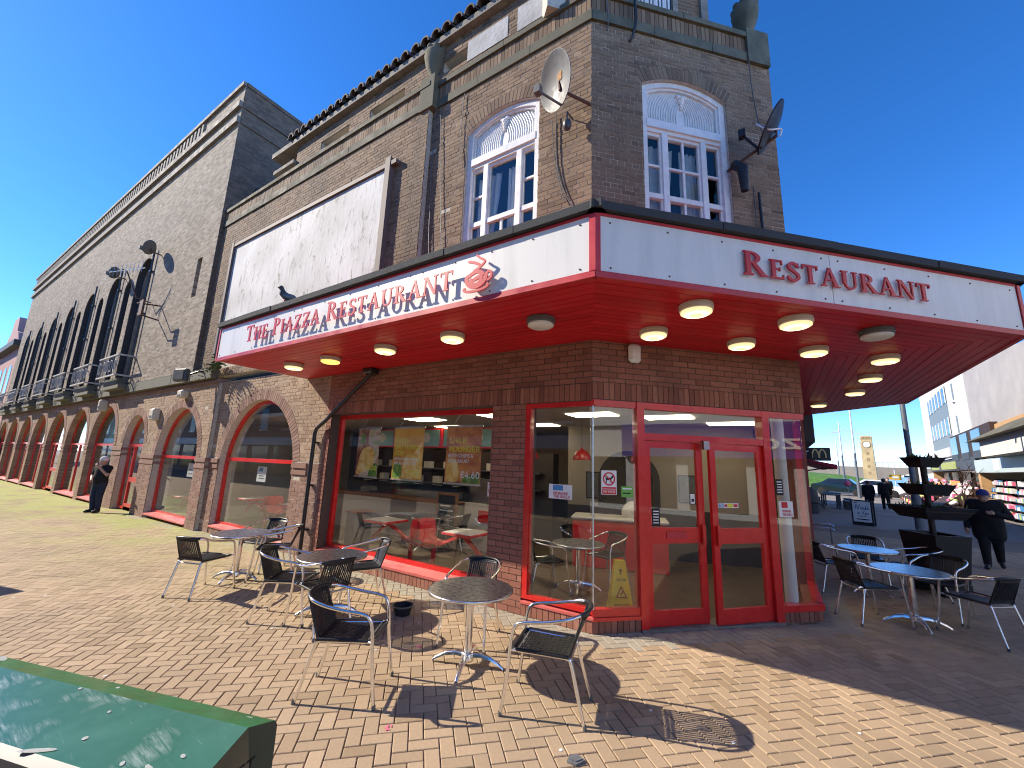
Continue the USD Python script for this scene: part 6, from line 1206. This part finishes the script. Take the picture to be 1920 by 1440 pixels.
t = thing('low_screen', 'pale low screen standing inside the left end of the large window', 'screen'); MB().fbox(FA, -5.2, -4.95, .02, .8, -.9, -.5).build('panel', 'dish_grey', t); MB().fbox(FA, -5.22, -4.93, .8, .83, -.92, -.48).build('cap', 'wood', t)
# ---------------------------------------------------------------- bistro tables and chairs
def bistro_table(lab, x, y, rz, g='round steel bistro tables'):
    t = thing('bistro_table', lab, 'table', (x, y, 0), rz, g)
    MB().lathe([(0, .668), (.385, .668), (.394, .666), (.40, .660), (.402, .650), (.398, .640), (.385, .636), (.0, .640)], seg=48).build('tabletop', 'table_steel', t, smooth=35)
    MB().lathe([(.403, .661), (.4045, .655), (.403, .647), (.399, .642)], seg=48).build('rim', 'alu', t, smooth=35)
    MB().lathe([(.034, .09), (.034, .64)], seg=20).build('column', 'alu', t, smooth=50)
    MB().lathe([(.15, .636), (.15, .628), (.05, .620), (.036, .60)], seg=20).build('top_plate', 'alu_dull', t, smooth=40)
    MB().lathe([(.0, .125), (.045, .125), (.062, .11), (.066, .06), (.05, .045)], seg=20).build('hub', 'alu', t, smooth=50)
    for k in range(4):
        a = k * PI / 2; c, s_ = math.cos(a), math.sin(a); v = []; pr = [(.03, .10, .045, .05), (.12, .105, .040, .042), (.22, .085, .034, .036), (.30, .045, .028, .03), (.34, .016, .026, .026)]
        for r_, z, h, w_ in pr:
            for dy, dz in ((-w_, -h * .55), (w_, -h * .55), (w_ * .8, h * .25), (w_ * .3, h * .5), (-w_ * .3, h * .5), (-w_ * .8, h * .25)): v.append((r_ * c - dy * .62 * s_, r_ * s_ + dy * .62 * c, max(.004, z + dz * .8)))
        f = [[i * 6 + j, i * 6 + (j + 1) % 6, i * 6 + 6 + (j + 1) % 6, i * 6 + 6 + j] for i in range(4) for j in range(6)]
        f3 = [q for a_ in f for q in ([a_[0], a_[1], a_[2]], [a_[0], a_[2], a_[3]])] + [[24, 24 + j, 25 + j] for j in range(1, 5)]
        MB().add(v, f3).build('base_leg', 'alu', t, smooth=50)
    return t
def bistro_chair(lab, x, y, head, g='black wicker bistro armchairs'):
    t = thing('bistro_chair', lab, 'chair', (x, y, 0), HEAD(head), g)
    rr_ = .0138
    arm = smooth_path([(.252, .30, 0), (.238, .255, .30), (.232, .235, .52), (.234, .205, .618), (.240, .14, .652), (.246, .0, .672), (.243, -.14, .700), (.215, -.25, .728), (.13, -.325, .748), (0, -.35, .755)], 5)
    arm = np.vstack([arm, arm[-2::-1] * [-1, 1, 1]]); MB().tube(arm, rr_, 9).build('arm_hoop', 'alu', t, smooth=60)
    for s_ in (-1, 1):
        MB().tube(smooth_path([(s_ * .205, -.32, 0), (s_ * .19, -.262, .22), (s_ * .178, -.215, .40), (s_ * .178, -.19, .428), (s_ * .185, -.10, .436), (s_ * .20, .19, .440)], 5), rr_, 9).build('rear_leg', 'alu', t, smooth=60)
        MB().tube([(s_ * .20, .19, .440), (s_ * .233, .235, .448)], .010, 7).build('joint', 'alu', t, smooth=60)
        MB().tube(smooth_path([(s_ * .178, -.195, .43), (s_ * .172, -.245, .56), (s_ * .160, -.31, .742)], 4), .010, 7).build('back_post', 'wicker', t, smooth=60)
    MB().tube([(-.20, .19, .436), (.20, .19, .436)], .010, 7).build('front_rail', 'alu_dull', t, smooth=60); MB().tube([(-.178, -.21, .41), (.178, -.21, .41)], .010, 7).build('rear_rail', 'alu_dull', t, smooth=60)
    mb = MB()                                                    # woven seat: lengthwise strips and cross strips
    def seat_z(y): return .452 - .012 * math.cos((y + .0) * 7) + (.0 if y < .17 else -(y - .17) * .35)
    for k in range(23):
        x0 = -.195 + k * .01775; w_ = .0066; ys = np.linspace(-.205, .225, 12); v = []
        for i, yy in enumerate(ys):
            z = seat_z(yy) + (.0028 if (i + k) % 2 else -.0016); v += [(x0 - w_, yy, z), (x0 + w_, yy, z), (x0 + w_, yy, z - .005), (x0 - w_, yy, z - .005)]
        mb.add(v, [[i * 4 + j, i * 4 + (j + 1) % 4, i * 4 + 4 + (j + 1) % 4, i * 4 + 4 + j] for i in range(11) for j in range(4)])
    for k in range(24):
        yy = -.20 + k * .0178; z = seat_z(yy); mb.box((0, yy, z - .001), (.41, .011, .004))
    mb.build('seat', 'wicker', t)
    mb = MB(); mb.tube([(-.205, -.205, .45), (-.212, .19, .452), (-.195, .235, .44), (.195, .235, .44), (.212, .19, .452), (.205, -.205, .45)], .013, 7); mb.build('seat_edge', 'wicker', t, smooth=60)
    mb = MB()                                                    # slatted woven back
    def back_p(x, s_): y = -.205 - .115 * s_ - .028 * (1 - (x / .17) ** 2) * s_ ** .5; z = .455 + .29 * s_; return (x * (1 - .04 * s_), y, z)
    for k in range(13):
        x0 = -.15 + k * .025; v = []; w_ = .0078
        for i in range(9):
            s_ = i / 8; a = back_p(x0 - w_, s_); b = back_p(x0 + w_, s_); v += [a, b, (b[0], b[1] + .006, b[2]), (a[0], a[1] + .006, a[2])]
        mb.add(v, [[i * 4 + j, i * 4 + (j + 1) % 4, i * 4 + 4 + (j + 1) % 4, i * 4 + 4 + j] for i in range(8) for j in range(4)])
    for s_ in (.04, .10, .88, .93, .98): mb.tube([back_p(x, s_) for x in np.linspace(-.165, .165, 9)], .0085, 5)
    for k in range(9):
        for i in range(9):
            if abs(k - 4) + abs(i - 4) < 5: a = back_p(-.064 + k * .016, .38 + i * .028); mb.box((a[0], a[1] + .004, a[2]), (.011, .004, .0062))
    mb.build('backrest', 'wicker', t)
    mb = MB(); mb.tube([np.array(p) * [1.0, 1.0, 1.0] for p in arm if p[1] < -.24 and abs(p[0]) < .2], .0165, 8); mb.build('hoop_wrap', 'wicker', t, smooth=60)
    for s_ in (-1, 1):
        MB().lathe([(.0, 0), (.0155, 0), (.0155, .03), (.0125, .035)], (s_ * .252, .30, 0), 8).build('foot', 'dish_grey', t); MB().lathe([(.0, 0), (.0155, 0), (.0155, .03), (.0125, .035)], (s_ * .205, -.32, 0), 8).build('foot', 'dish_grey', t)
    return t
T0 = bistro_table('steel bistro table nearest the camera, beside the corner window', -.67, -1.39, math.radians(22))
dup(T0, (-2.775, -1.43, 0), math.radians(50), 'round steel bistro table in the middle of the left-hand three'); dup(T0, (-5.08, -1.41, zg(-5)), math.radians(30), 'round steel bistro table farthest left, before the nearest arch')
dup(T0, (3.22, 2.85, 0), math.radians(10), 'round steel bistro table reflecting the sky, nearer one under the right canopy'); dup(T0, (3.02, 4.45, 0), math.radians(40), 'round steel bistro table reflecting the sky, farther one under the right canopy')
dup(T0, (-.80, 1.45, .008), math.radians(20), 'round bistro table inside the corner window'); dup(T0, (-2.15, 1.5, .008), 0, 'round bistro table inside the right part of the large window'); dup(T0, (-4.5, 2.0, .008), 0, 'round bistro table inside behind the red seating unit')
CH = bistro_chair('black wicker armchair nearest the camera on the left, seen from its side', -1.19, -2.30, 56.5)
for x, y, h, lab in ((.22, -1.52, -106, 'black wicker armchair right of the nearest table, its long shadow on the paving'), (-.99, -.93, 164, 'black wicker armchair behind the nearest table against the brick pier'),
    (-3.03, -1.77, 56, 'black wicker armchair left of the middle table, seen from its side'), (-2.50, -1.70, -82, 'black wicker armchair in front of the middle table, its dark back to the camera'), (-2.86, -.93, 205, 'slat-backed armchair behind the middle table by the large window'),
    (-4.80, -1.97, -20.5, 'black wicker armchair in front of the farthest left table, back to the camera'), (-5.45, -.88, 158, 'black wicker armchair behind the farthest left table by the arched window'), (-4.80, -1.02, 217, 'black wicker armchair right of the farthest left table'),
    (2.77, 2.69, 56, 'shaded armchair left of the nearer right-hand table'), (3.80, 2.80, -44, 'shaded armchair at the right edge facing the nearer right-hand table'), (3.66, 3.60, 211, 'shaded armchair between the nearer right-hand table and the planter'),
    (2.52, 4.10, 62, 'shaded armchair left of the farther right-hand table'), (3.08, 5.08, 184, 'shaded armchair behind the farther right-hand table'), (3.60, 4.62, 258, 'shaded armchair right of the farther right-hand table'),
    (-1.15, 1.02, 38, 'armchair inside the corner window in front of its table'), (-.55, 2.02, 196, 'armchair inside the corner window behind its table'), (-2.3, 2.1, 175, 'armchair inside the large window behind the round table at its right'), (-3.95, 2.2, 255, 'armchair inside the large window at the table behind the red unit')):
    dup(CH, (x, y, zg(x) if y < 0 else (.008 if x < 1 else 0)), HEAD(h), lab)
# ---------------------------------------------------------------- small things on the paving
bw = thing('ashtray_bowl', 'black bowl with a pale rim on the paving between the tables', 'bowl', (-2.09, -.87, 0)); MB().lathe([(0, .004), (.09, .004), (.105, .05), (.118, .10), (.105, .098), (.09, .05), (0, .035)], seg=28).build('bowl', 'chalk_black', bw, smooth=40); MB().lathe([(.112, .092), (.128, .096), (.130, .108), (.116, .110)], seg=28).build('rim', 'dish_grey', bw, smooth=40)
sl = thing('slate_piece', 'small loose grey slate chip on the paving at the bottom edge', 'stone', (.655, -1.95, 0), .5); q = Polygon([(-.055, -.02), (0.0, -.05), (.062, .0), (.02, .045), (-.03, .04)]); MB().flat(q, .002, .014).build('chip', 'slate_chip', sl); MB().flat(affinity.scale(q, .7, .55), .014, .020).build('upper_flake', 'slate_chip', sl)
def paint_mark(x, y, lab, a):
    t = thing('paint_mark', lab, 'paint mark', (x, y, .0025), a); MB().flat(unary_union([LS((-.03, 0), (.03, .012), w=.012), LS((-.02, -.02), (.0, .025), w=.01)]), 0, .002).build('dash', 'neon_pink', t); MB().flat(LS((.012, -.02), (.035, -.006), w=.01), .0, .002).build('tick', 'neon_pink', t)
paint_mark(-1.30, -1.38, 'small red paint mark behind the left front chair', .3); paint_mark(-.93, -1.28, 'small red paint mark near the base of the nearest table', 1.2); paint_mark(-.55, -2.42, 'small red paint mark in front of the nearest table', 2.0)
mb = MB(); rgm = random.Random(21)
for k in range(34):
    x, y = rgm.uniform(-9, 3.5), rgm.uniform(-4, -.4)
    mb.lathe([(0, .0042), (rgm.uniform(.006, .014), .004), (rgm.uniform(.015, .018), .002)], (x, y, zg(x)), 7, sx=rgm.uniform(.6, 1.2))
mb.build('gum_spots', 'bird_lime', kind='stuff', label='pale trodden gum spots dotted over the paving', cat='gum')
# green street cabinet in the near left corner
gc = thing('street_cabinet', 'green metal cabinet top splashed with bird droppings in the near left corner', 'cabinet'); FCb = Fr((.60, -4.02, 0), (.95, .31))
prof = [(-.115, .55), (-.115, 1.05), (-.105, 1.066), (-.005, 1.1), (.215, 1.085), (.235, 1.07), (.24, .55)]
def cab(u0, u1, i0, i1, nm, m, off=0.0):
    v = []; pr = prof[i0:i1 + 1]
    for u in (u0, u1):
        for n_, z in pr: v.append(FCb.p(u + (0.04 if n_ > 0 else -.02) * (u == u1) * 1.0, z + off, n_))
    k = len(pr); MB().add(v, [[j, j + 1, k + j + 1, k + j] for j in range(k - 1)]).build(nm, m, gc)
cab(-2.6, 0, 0, 3, 'back_slope', 'green_gloss'); cab(-2.6, 0, 3, 4, 'lid', 'green_lid'); cab(-2.6, 0, 4, 6, 'front', 'cctv')
v = [FCb.p((0.04 if n_ > 0 else -.02) + .001, z, n_) for n_, z in prof]; MB().add(v, [[0, k, k + 1] for k in range(1, len(v) - 1)]).build('end_panel', 'green_dark', gc)
FCe = Fr(FCb.p(.012, 0, -.05), -FCb.n); 
m_ = meshkit.text_mesh('ET', .035, .001, bold=True); vv = np.array(m_.vertices); MB().add([FCb.p(.022, 1.01 + b, .06 - a) for a, b, c in vv], np.vstack([m_.faces, m_.faces[:, ::-1]])).build('lettering', 'chalk_black', gc)
mb = MB(); rgm = random.Random(2)
for k in range(20):
    u, n_ = rgm.uniform(-1.6, -.02), rgm.uniform(-.09, .21); z = 1.1 - .0682 * n_ if n_ > 0 else 1.1 + .33 * n_
    L, w_ = rgm.uniform(.004, .014), rgm.uniform(.003, .007)
    if k < 5: L, w_ = rgm.uniform(.03, .07), rgm.uniform(.006, .012)
    a = rgm.uniform(-.4, .9); q = affinity.rotate(Polygon(ell(0, 0, L, w_, n=12)), a, use_radians=True); vv, ff = trimesh.creation.triangulate_polygon(q, engine='earcut')
    mb.add([FCb.p(u + a_, (1.1 - .0682 * (n_ + b_) if n_ + b_ > 0 else 1.1 + .33 * (n_ + b_)) + .0015, n_ + b_) for a_, b_ in vv], np.vstack([ff, ff[:, ::-1]]))
mb.build('bird_droppings', 'bird_lime', gc, kind='stuff')
lb = thing('litter_bin', 'square bin beyond the left edge whose dark shadow lies on the paving', 'bin', (-8.25, -4.35, zg(-8.3)), .25); MB().bbox((0, 0, .55), (.62, .62, 1.1), .04).build('body', 'black_iron', lb); MB().bbox((0, 0, 1.12), (.68, .68, .05), .02).build('lid', 'green_gloss', lb)
# tiered planter under the right-hand side of the canopy
pl = thing('tiered_planter', 'black four-tier street planter with withered plants beside the right-hand tables', 'planter', (4.0, 5.18, 0), HEAD(62))
def trough(z0, z1, w0, w1, nm):
    v = [(s1 * w / 2, s2 * w / 2, z) for z, w in ((z0, w0), (z1, w1), (z1, w1 - .05), (z0 + .04, w0 - .05)) for s1, s2 in ((-1, -1), (1, -1), (1, 1), (-1, 1))]
    f = [[i * 4 + k, i * 4 + (k + 1) % 4, i * 4 + 4 + (k + 1) % 4, i * 4 + 4 + k] for i in range(3) for k in range(4)] + [[3, 2, 1, 0]]
    MB().add(v, f).build(nm, 'black_iron', pl); mb = MB(); r_ = random.Random(int(z0 * 100))
    MB().box((0, 0, z1 - .05), (w1 - .07, w1 - .07, .03)).build('soil', 'timber_dark', pl)
    for k in range(60):
        p = np.array([r_.uniform(-.5, .5) * (w1 - .06), r_.uniform(-.5, .5) * (w1 - .06), z1 - .03]); d = np.array([r_.gauss(0, .5), r_.gauss(0, .5), 1.0]); d /= np.linalg.norm(d); L = r_.uniform(.05, .13); q = np.cross(d, [r_.random(), r_.random(), .1]); q /= np.linalg.norm(q)
        mb.add([p, p + d * L * .5 + q * .018, p + d * L, p + d * L * .5 - q * .018], [[0, 1, 2], [0, 2, 3]])
    mb.build('plants', 'foliage', pl, kind='stuff')
MB().lathe([(.045, .1), (.045, 2.1)], seg=10).build('pole', 'black_iron', pl, smooth=40)
trough(1.18, 1.37, .56, .80, 'trough'); trough(1.56, 1.74, .36, .52, 'trough'); trough(2.02, 2.19, .26, .42, 'trough')
v = [(s1 * w / 2, s2 * d / 2, z) for z, w, d in ((.20, .54, .44), (.94, .70, .54), (.94, .63, .47), (.3, .46, .36)) for s1, s2 in ((-1, -1), (1, -1), (1, 1), (-1, 1))]
MB().add(v, [[i * 4 + k, i * 4 + (k + 1) % 4, i * 4 + 4 + (k + 1) % 4, i * 4 + 4 + k] for i in range(3) for k in range(4)] + [[3, 2, 1, 0]]).build('base_trough', 'black_iron', pl)
for s_ in (-1, 1): MB().box((s_ * .22, 0, .10), (.16, .42, .20)).build('foot', 'black_iron', pl)
MB().box((0, 0, .86), (.60, .44, .03)).build('soil', 'timber_dark', pl)
ab = thing('pavement_board', 'white pavement board reading Nails & Spa in a black frame', 'sign board', (4.46, 16.05, 0), math.radians(-22)); FAb = Fr((-.32, -.05, 0), (1, 0))
mb = MB(); bars(mb, FAb, 0, .64, .0, .92, -.04, 0, .045); mb.fbox(FAb, .045, .595, .045, .12, -.03, -.002); mb.build('frame', 'chalk_black', ab); MB().fbox(FAb, .045, .595, .12, .875, -.03, -.006).build('panel', 'sign_white', ab)
mb = MB(); mb.fbox(Fr((-.32, .25, 0), (1, 0)), 0, .05, 0, .9, 0, .03); mb.fbox(Fr((-.32, .25, 0), (1, 0)), .59, .64, 0, .9, 0, .03); mb.build('rear_leg', 'chalk_black', ab)
def script(pts, w_): return LineString(smooth_path(pts, 6)).buffer(w_)
sc_ = unary_union([script([(.12, .58), (.17, .74), (.21, .58), (.27, .76)], .010), script([(.33, .66), (.29, .62), (.32, .58), (.35, .65), (.36, .58)], .008), script([(.39, .64), (.39, .58), (.42, .60)], .008), script([(.42, .58), (.47, .72), (.44, .58), (.47, .59)], .008), script([(.53, .65), (.49, .63), (.53, .60), (.48, .58)], .008),
    script([(.22, .47), (.19, .43), (.24, .40), (.21, .48), (.25, .42)], .007), script([(.40, .50), (.34, .48), (.38, .44), (.32, .40)], .009), script([(.41, .36), (.42, .46), (.45, .43), (.42, .40)], .007), script([(.50, .45), (.46, .43), (.49, .40), (.51, .44)], .007)])
MB().poly(FAb, sc_, -.006, -.002).build('lettering', 'ink_script', ab); mb = MB(); mb.fbox(FAb, .14, .52, .20, .235, -.006, -.002); mb.fbox(FAb, .2, .45, .32, .335, -.006, -.002); mb.fbox(FAb, .1, .2, .80, .82, -.006, -.002); mb.build('print', 'ink', ab)
rl = thing('chrome_rail', 'low chrome rails standing beyond the end of the restaurant wall', 'rail', (2.72, 9.7, 0)); mb = MB(); [mb.tube([(-.3, 0, z), (.28, .05, z), (.32, .05, z - .04)], .022, 6) for z in (.40, .5)]; mb.build('bars', 'alu', rl, smooth=50); MB().tube([(-.25, 0, .5), (-.25, 0, 0)], .022, 6).build('post', 'alu', rl, smooth=50)
MB().tube([(.25, .05, .5), (.25, .05, 0)], .022, 6).build('post', 'pole_grey', rl, smooth=50)
# ---------------------------------------------------------------- people
def person(lab, x, y, head, J, top, low, shoes='shoe', skin='skin', hair='hair_dark', cap=None, sleeves=True, z=0.0, near=True, extra=None, group=None, bulk=1.0, coat=0.0):
    """J: joints (head, neck, chest, belly, hip, and per side s/e/w/h hand, p hip joint, k, a ankle, t toe)"""
    t = thing('person', lab, 'person', (x, y, z), HEAD(head), group)
    r_ = dict(head=.098, chin=.062, neck=.055, chest=(.165 * bulk, .115 * bulk, .16), belly=(.155 * bulk, .125 * bulk, .13), hip=(.165 * bulk, .12 * bulk, .11))
    js = {k: (J[k], r_[k]) for k in r_}
    for s_ in 'LR':
        for k, rr_ in (('s', .062), ('e', .043), ('w', .030), ('p', .088), ('k', .060), ('a', .042), ('t', .034)): js[k + s_] = (J[k + s_], rr_ * (bulk if k == 's' else min(bulk, 1.15) if k in 'pk' else 1))
    bones = [('head', 'chin'), ('head', 'neck'), ('neck', 'chest'), ('chest', 'belly'), ('belly', 'hip')]
    for s_ in 'LR':
        bones += [('chest', 's' + s_), ('s' + s_, 'e' + s_), ('e' + s_, 'w' + s_), ('hip', 'p' + s_), ('p' + s_, 'k' + s_), ('k' + s_, 'a' + s_), ('a' + s_, 't' + s_)]
        w_ = np.array(J['w' + s_]); d = w_ - np.array(J['e' + s_]); d /= np.linalg.norm(d); sd = np.cross(d, [0, 1, .2]); sd /= np.linalg.norm(sd); js['m' + s_] = (w_ + d * .075, (.036, .036, .03)); bones.append(('w' + s_, 'm' + s_))
        nrm = np.cross(d, sd)
        for i in range(4):
            b = w_ + d * .085 + sd * (.027 - .018 * i); L = (.062, .072, .068, .052)[i]; js[f'f{i}{s_}'] = (b, .0095); js[f'g{i}{s_}'] = (b + d * L * .55 + nrm * .012, .0088); js[f'h{i}{s_}'] = (b + d * L * .85 + nrm * .036, .0075); bones += [(f'f{i}{s_}', f'g{i}{s_}'), (f'g{i}{s_}', f'h{i}{s_}')]
        js['u' + s_] = (w_ + d * .03 + sd * .03, .012); js['v' + s_] = (w_ + d * .075 + sd * .055 + nrm * .01, .0095); bones.append(('u' + s_, 'v' + s_))
    hd = np.array(J['head']); fw = np.array(J.get('face', (0, 1, 0)), float); fw /= np.linalg.norm(fw); sd = np.cross(fw, [0, 0, 1]); sd /= np.linalg.norm(sd)
    js['nose'] = (hd + fw * .105 + np.array([0, 0, -.02]), .014); js['brow'] = (hd + fw * .07 + np.array([0, 0, .015]), .03); bones.append(('nose', 'brow'))
    for q, s_ in (('earL', -1), ('earR', 1)): js[q] = (hd + sd * s_ * .098 + np.array([0, 0, -.01]), .018); bones.append((q, q))
    MB().tm(hullchain(js, bones, .028 if near else .05, 6)).build('body', skin, t, smooth=True)
    def grown(names, bs, g, mat_, nm, it=8):
        j2 = {k: (js[k][0], np.array(js[k][1]) + g) for k in names}; MB().tm(hullchain(j2, bs, .035 if near else .06, it)).build(nm, mat_, t, smooth=True)
    ub = [('chest', 'belly'), ('belly', 'hip')] + [b for s_ in 'LR' for b in ([('chest', 's' + s_), ('s' + s_, 'e' + s_)] + ([('e' + s_, 'w' + s_)] if sleeves else []))]
    un = ['chest', 'belly', 'hip'] + [k + s_ for s_ in 'LR' for k in ('s', 'e', 'w')]
    if not sleeves:
        for s_ in 'LR': js['e' + s_] = (js['s' + s_][0] * np.array(.45) + np.array(js['e' + s_][0]) * .55 if False else tuple(.4 * np.array(J['s' + s_]) + .6 * np.array(J['e' + s_])), .05)
    if coat:
        for s_ in 'LR': js['c' + s_] = (tuple(np.array(J['p' + s_]) + np.array([0, 0, -coat])), .10 * bulk); un.append('c' + s_); ub.append(('hip', 'c' + s_))
        ub.append(('cL', 'cR'))
    grown(un, ub, .022, top, 'jacket' if sleeves else 'shirt')
    grown(['hip'] + [k + s_ for s_ in 'LR' for k in ('p', 'k', 'a')], [('hip', 'p' + s_) for s_ in 'LR'] + [(a + s_, b + s_) for s_ in 'LR' for a, b in (('p', 'k'), ('k', 'a'))], .018, low, 'trousers')
    for s_ in 'LR':
        a = np.array(J['a' + s_]); e = np.array(J['t' + s_]); d = e - a; d[2] = 0; jj = {'a': (a + [0, 0, -.005], .047), 'h': (a - d * .25 + np.array([0, 0, -.035]), .042), 't': (e, .041)}; MB().tm(hullchain(jj, [('a', 'h'), ('h', 't'), ('a', 't')], .03)).build('shoe', shoes, t, smooth=True)
    for s_ in (-1, 1): MB().ball(hd + fw * .092 + sd * s_ * .034 + np.array([0, 0, .008]), .011, 1).build('eye', 'ink', t)
    hj = {'a': (hd + np.array([0, 0, .03]) - fw * .012, .100), 'b': (hd + np.array([0, 0, -.01]) - fw * .035, .088)}
    if cap: MB().tm(hullchain({'a': (hd + np.array([0, 0, .04]), .104), 'b': (hd + np.array([0, 0, .03]) - fw * .02, .102)}, [('a', 'b')], .03)).build('cap', cap, t, smooth=True); pk = np.array(J.get('peak', fw)); MB().ball(hd + pk * .13 + np.array([0, 0, .055]), .07, 2, sc=(1, 1, .16)).build('cap_peak', cap, t, smooth=True)
    MB().tm(hullchain(hj if not cap else {'b': (hd + np.array([0, 0, -.03]) - fw * .03, .085), 'a': (hd - fw * .03, .09)}, [('a', 'b')], .03)).build('hair', hair, t, smooth=True)
    return t
def pose(h=1.7, stride=0.0, **kw):
    k = h / 1.72
    J = dict(head=(0, .03, 1.60), chin=(0, .075, 1.525), neck=(0, .0, 1.46), chest=(0, 0, 1.28), belly=(0, .02, 1.08), hip=(0, 0, .93))
    for s_, q in ((-1, 'L'), (1, 'R')):
        st = stride * s_
        J.update({'s' + q: (s_ * .19, -.01, 1.37), 'e' + q: (s_ * .25, -.03 - st * .35, 1.09), 'w' + q: (s_ * .25, .05 - st * .6, .86), 'p' + q: (s_ * .09, 0, .88), 'k' + q: (s_ * .10, .03 + st * .55, .49), 'a' + q: (s_ * .10, -.02 + st, .085 + max(0, -st) * .35), 't' + q: (s_ * .12, .14 + st, .045 + max(0, -st) * .1)})
    J.update(kw); return {a: tuple(np.array(b, float) * k) if a not in ('face', 'peak') else b for a, b in J.items()}
# the man by the arches, eating, leaning with one arm across his waist
JL = pose(1.66, 0.0, eR=(.30, .02, 1.10), wR=(.08, .22, 1.02), eL=(-.27, .10, 1.16), wL=(-.06, .20, 1.40), face=(-.25, 1, -.1), aL=(-.20, .09, .085), tL=(-.23, .25, .045), kL=(-.15, .08, .49), aR=(.01, .07, .085), tR=(.05, .23, .045), kR=(.06, .07, .49), peak=(.2, -1, 0))
person('man in dark T-shirt and pale cap, hand at his mouth, standing by the arches', -15.82, -.62, 150, JL, 'cloth_black', 'cloth_navy', cap='cloth_white', sleeves=False, z=zg(-15.7), bulk=1.12)
JR = pose(1.66, .17, eL=(-.34, .02, 1.12), wL=(-.14, .20, 1.18), eR=(.30, -.06, 1.10), wR=(.32, .06, .85), face=(.2, 1, -.35), head=(.0, .07, 1.56), chin=(0, .12, 1.485))
person('heavily built man in a dark coat and blue cap walking past the planter', 5.62, 8.62, 196, JR, 'cloth_black', 'cloth_black', cap='cloth_cap', bulk=1.42, coat=.16)
person('person in a long dark coat, left one of the pair behind the pavement board', 6.2, 26.9, 5, pose(1.55, .15), 'cloth_black', 'cloth_grey', near=False, bulk=1.15, coat=.3)
person('person in black walking away, right one of the pair behind the pavement board', 6.85, 26.5, 5, pose(1.72, -.16), 'cloth_black', 'cloth_black', near=False, bulk=1.1)
person('person in dark clothes farther down the street beside one in grey', 9.35, 40.6, 185, pose(1.72, .1), 'cloth_black', 'cloth_black', near=False, bulk=1.2, coat=.3)
person('person in a grey top and dark trousers farthest down the street', 10.55, 40.0, 185, pose(1.74, .12), 'cloth_grey', 'cloth_black', near=False)
person('person in a dark jacket half hidden behind the tiered planter', 10.9, 36.5, 10, pose(1.6, .1), 'cloth_black', 'cloth_grey', near=False)
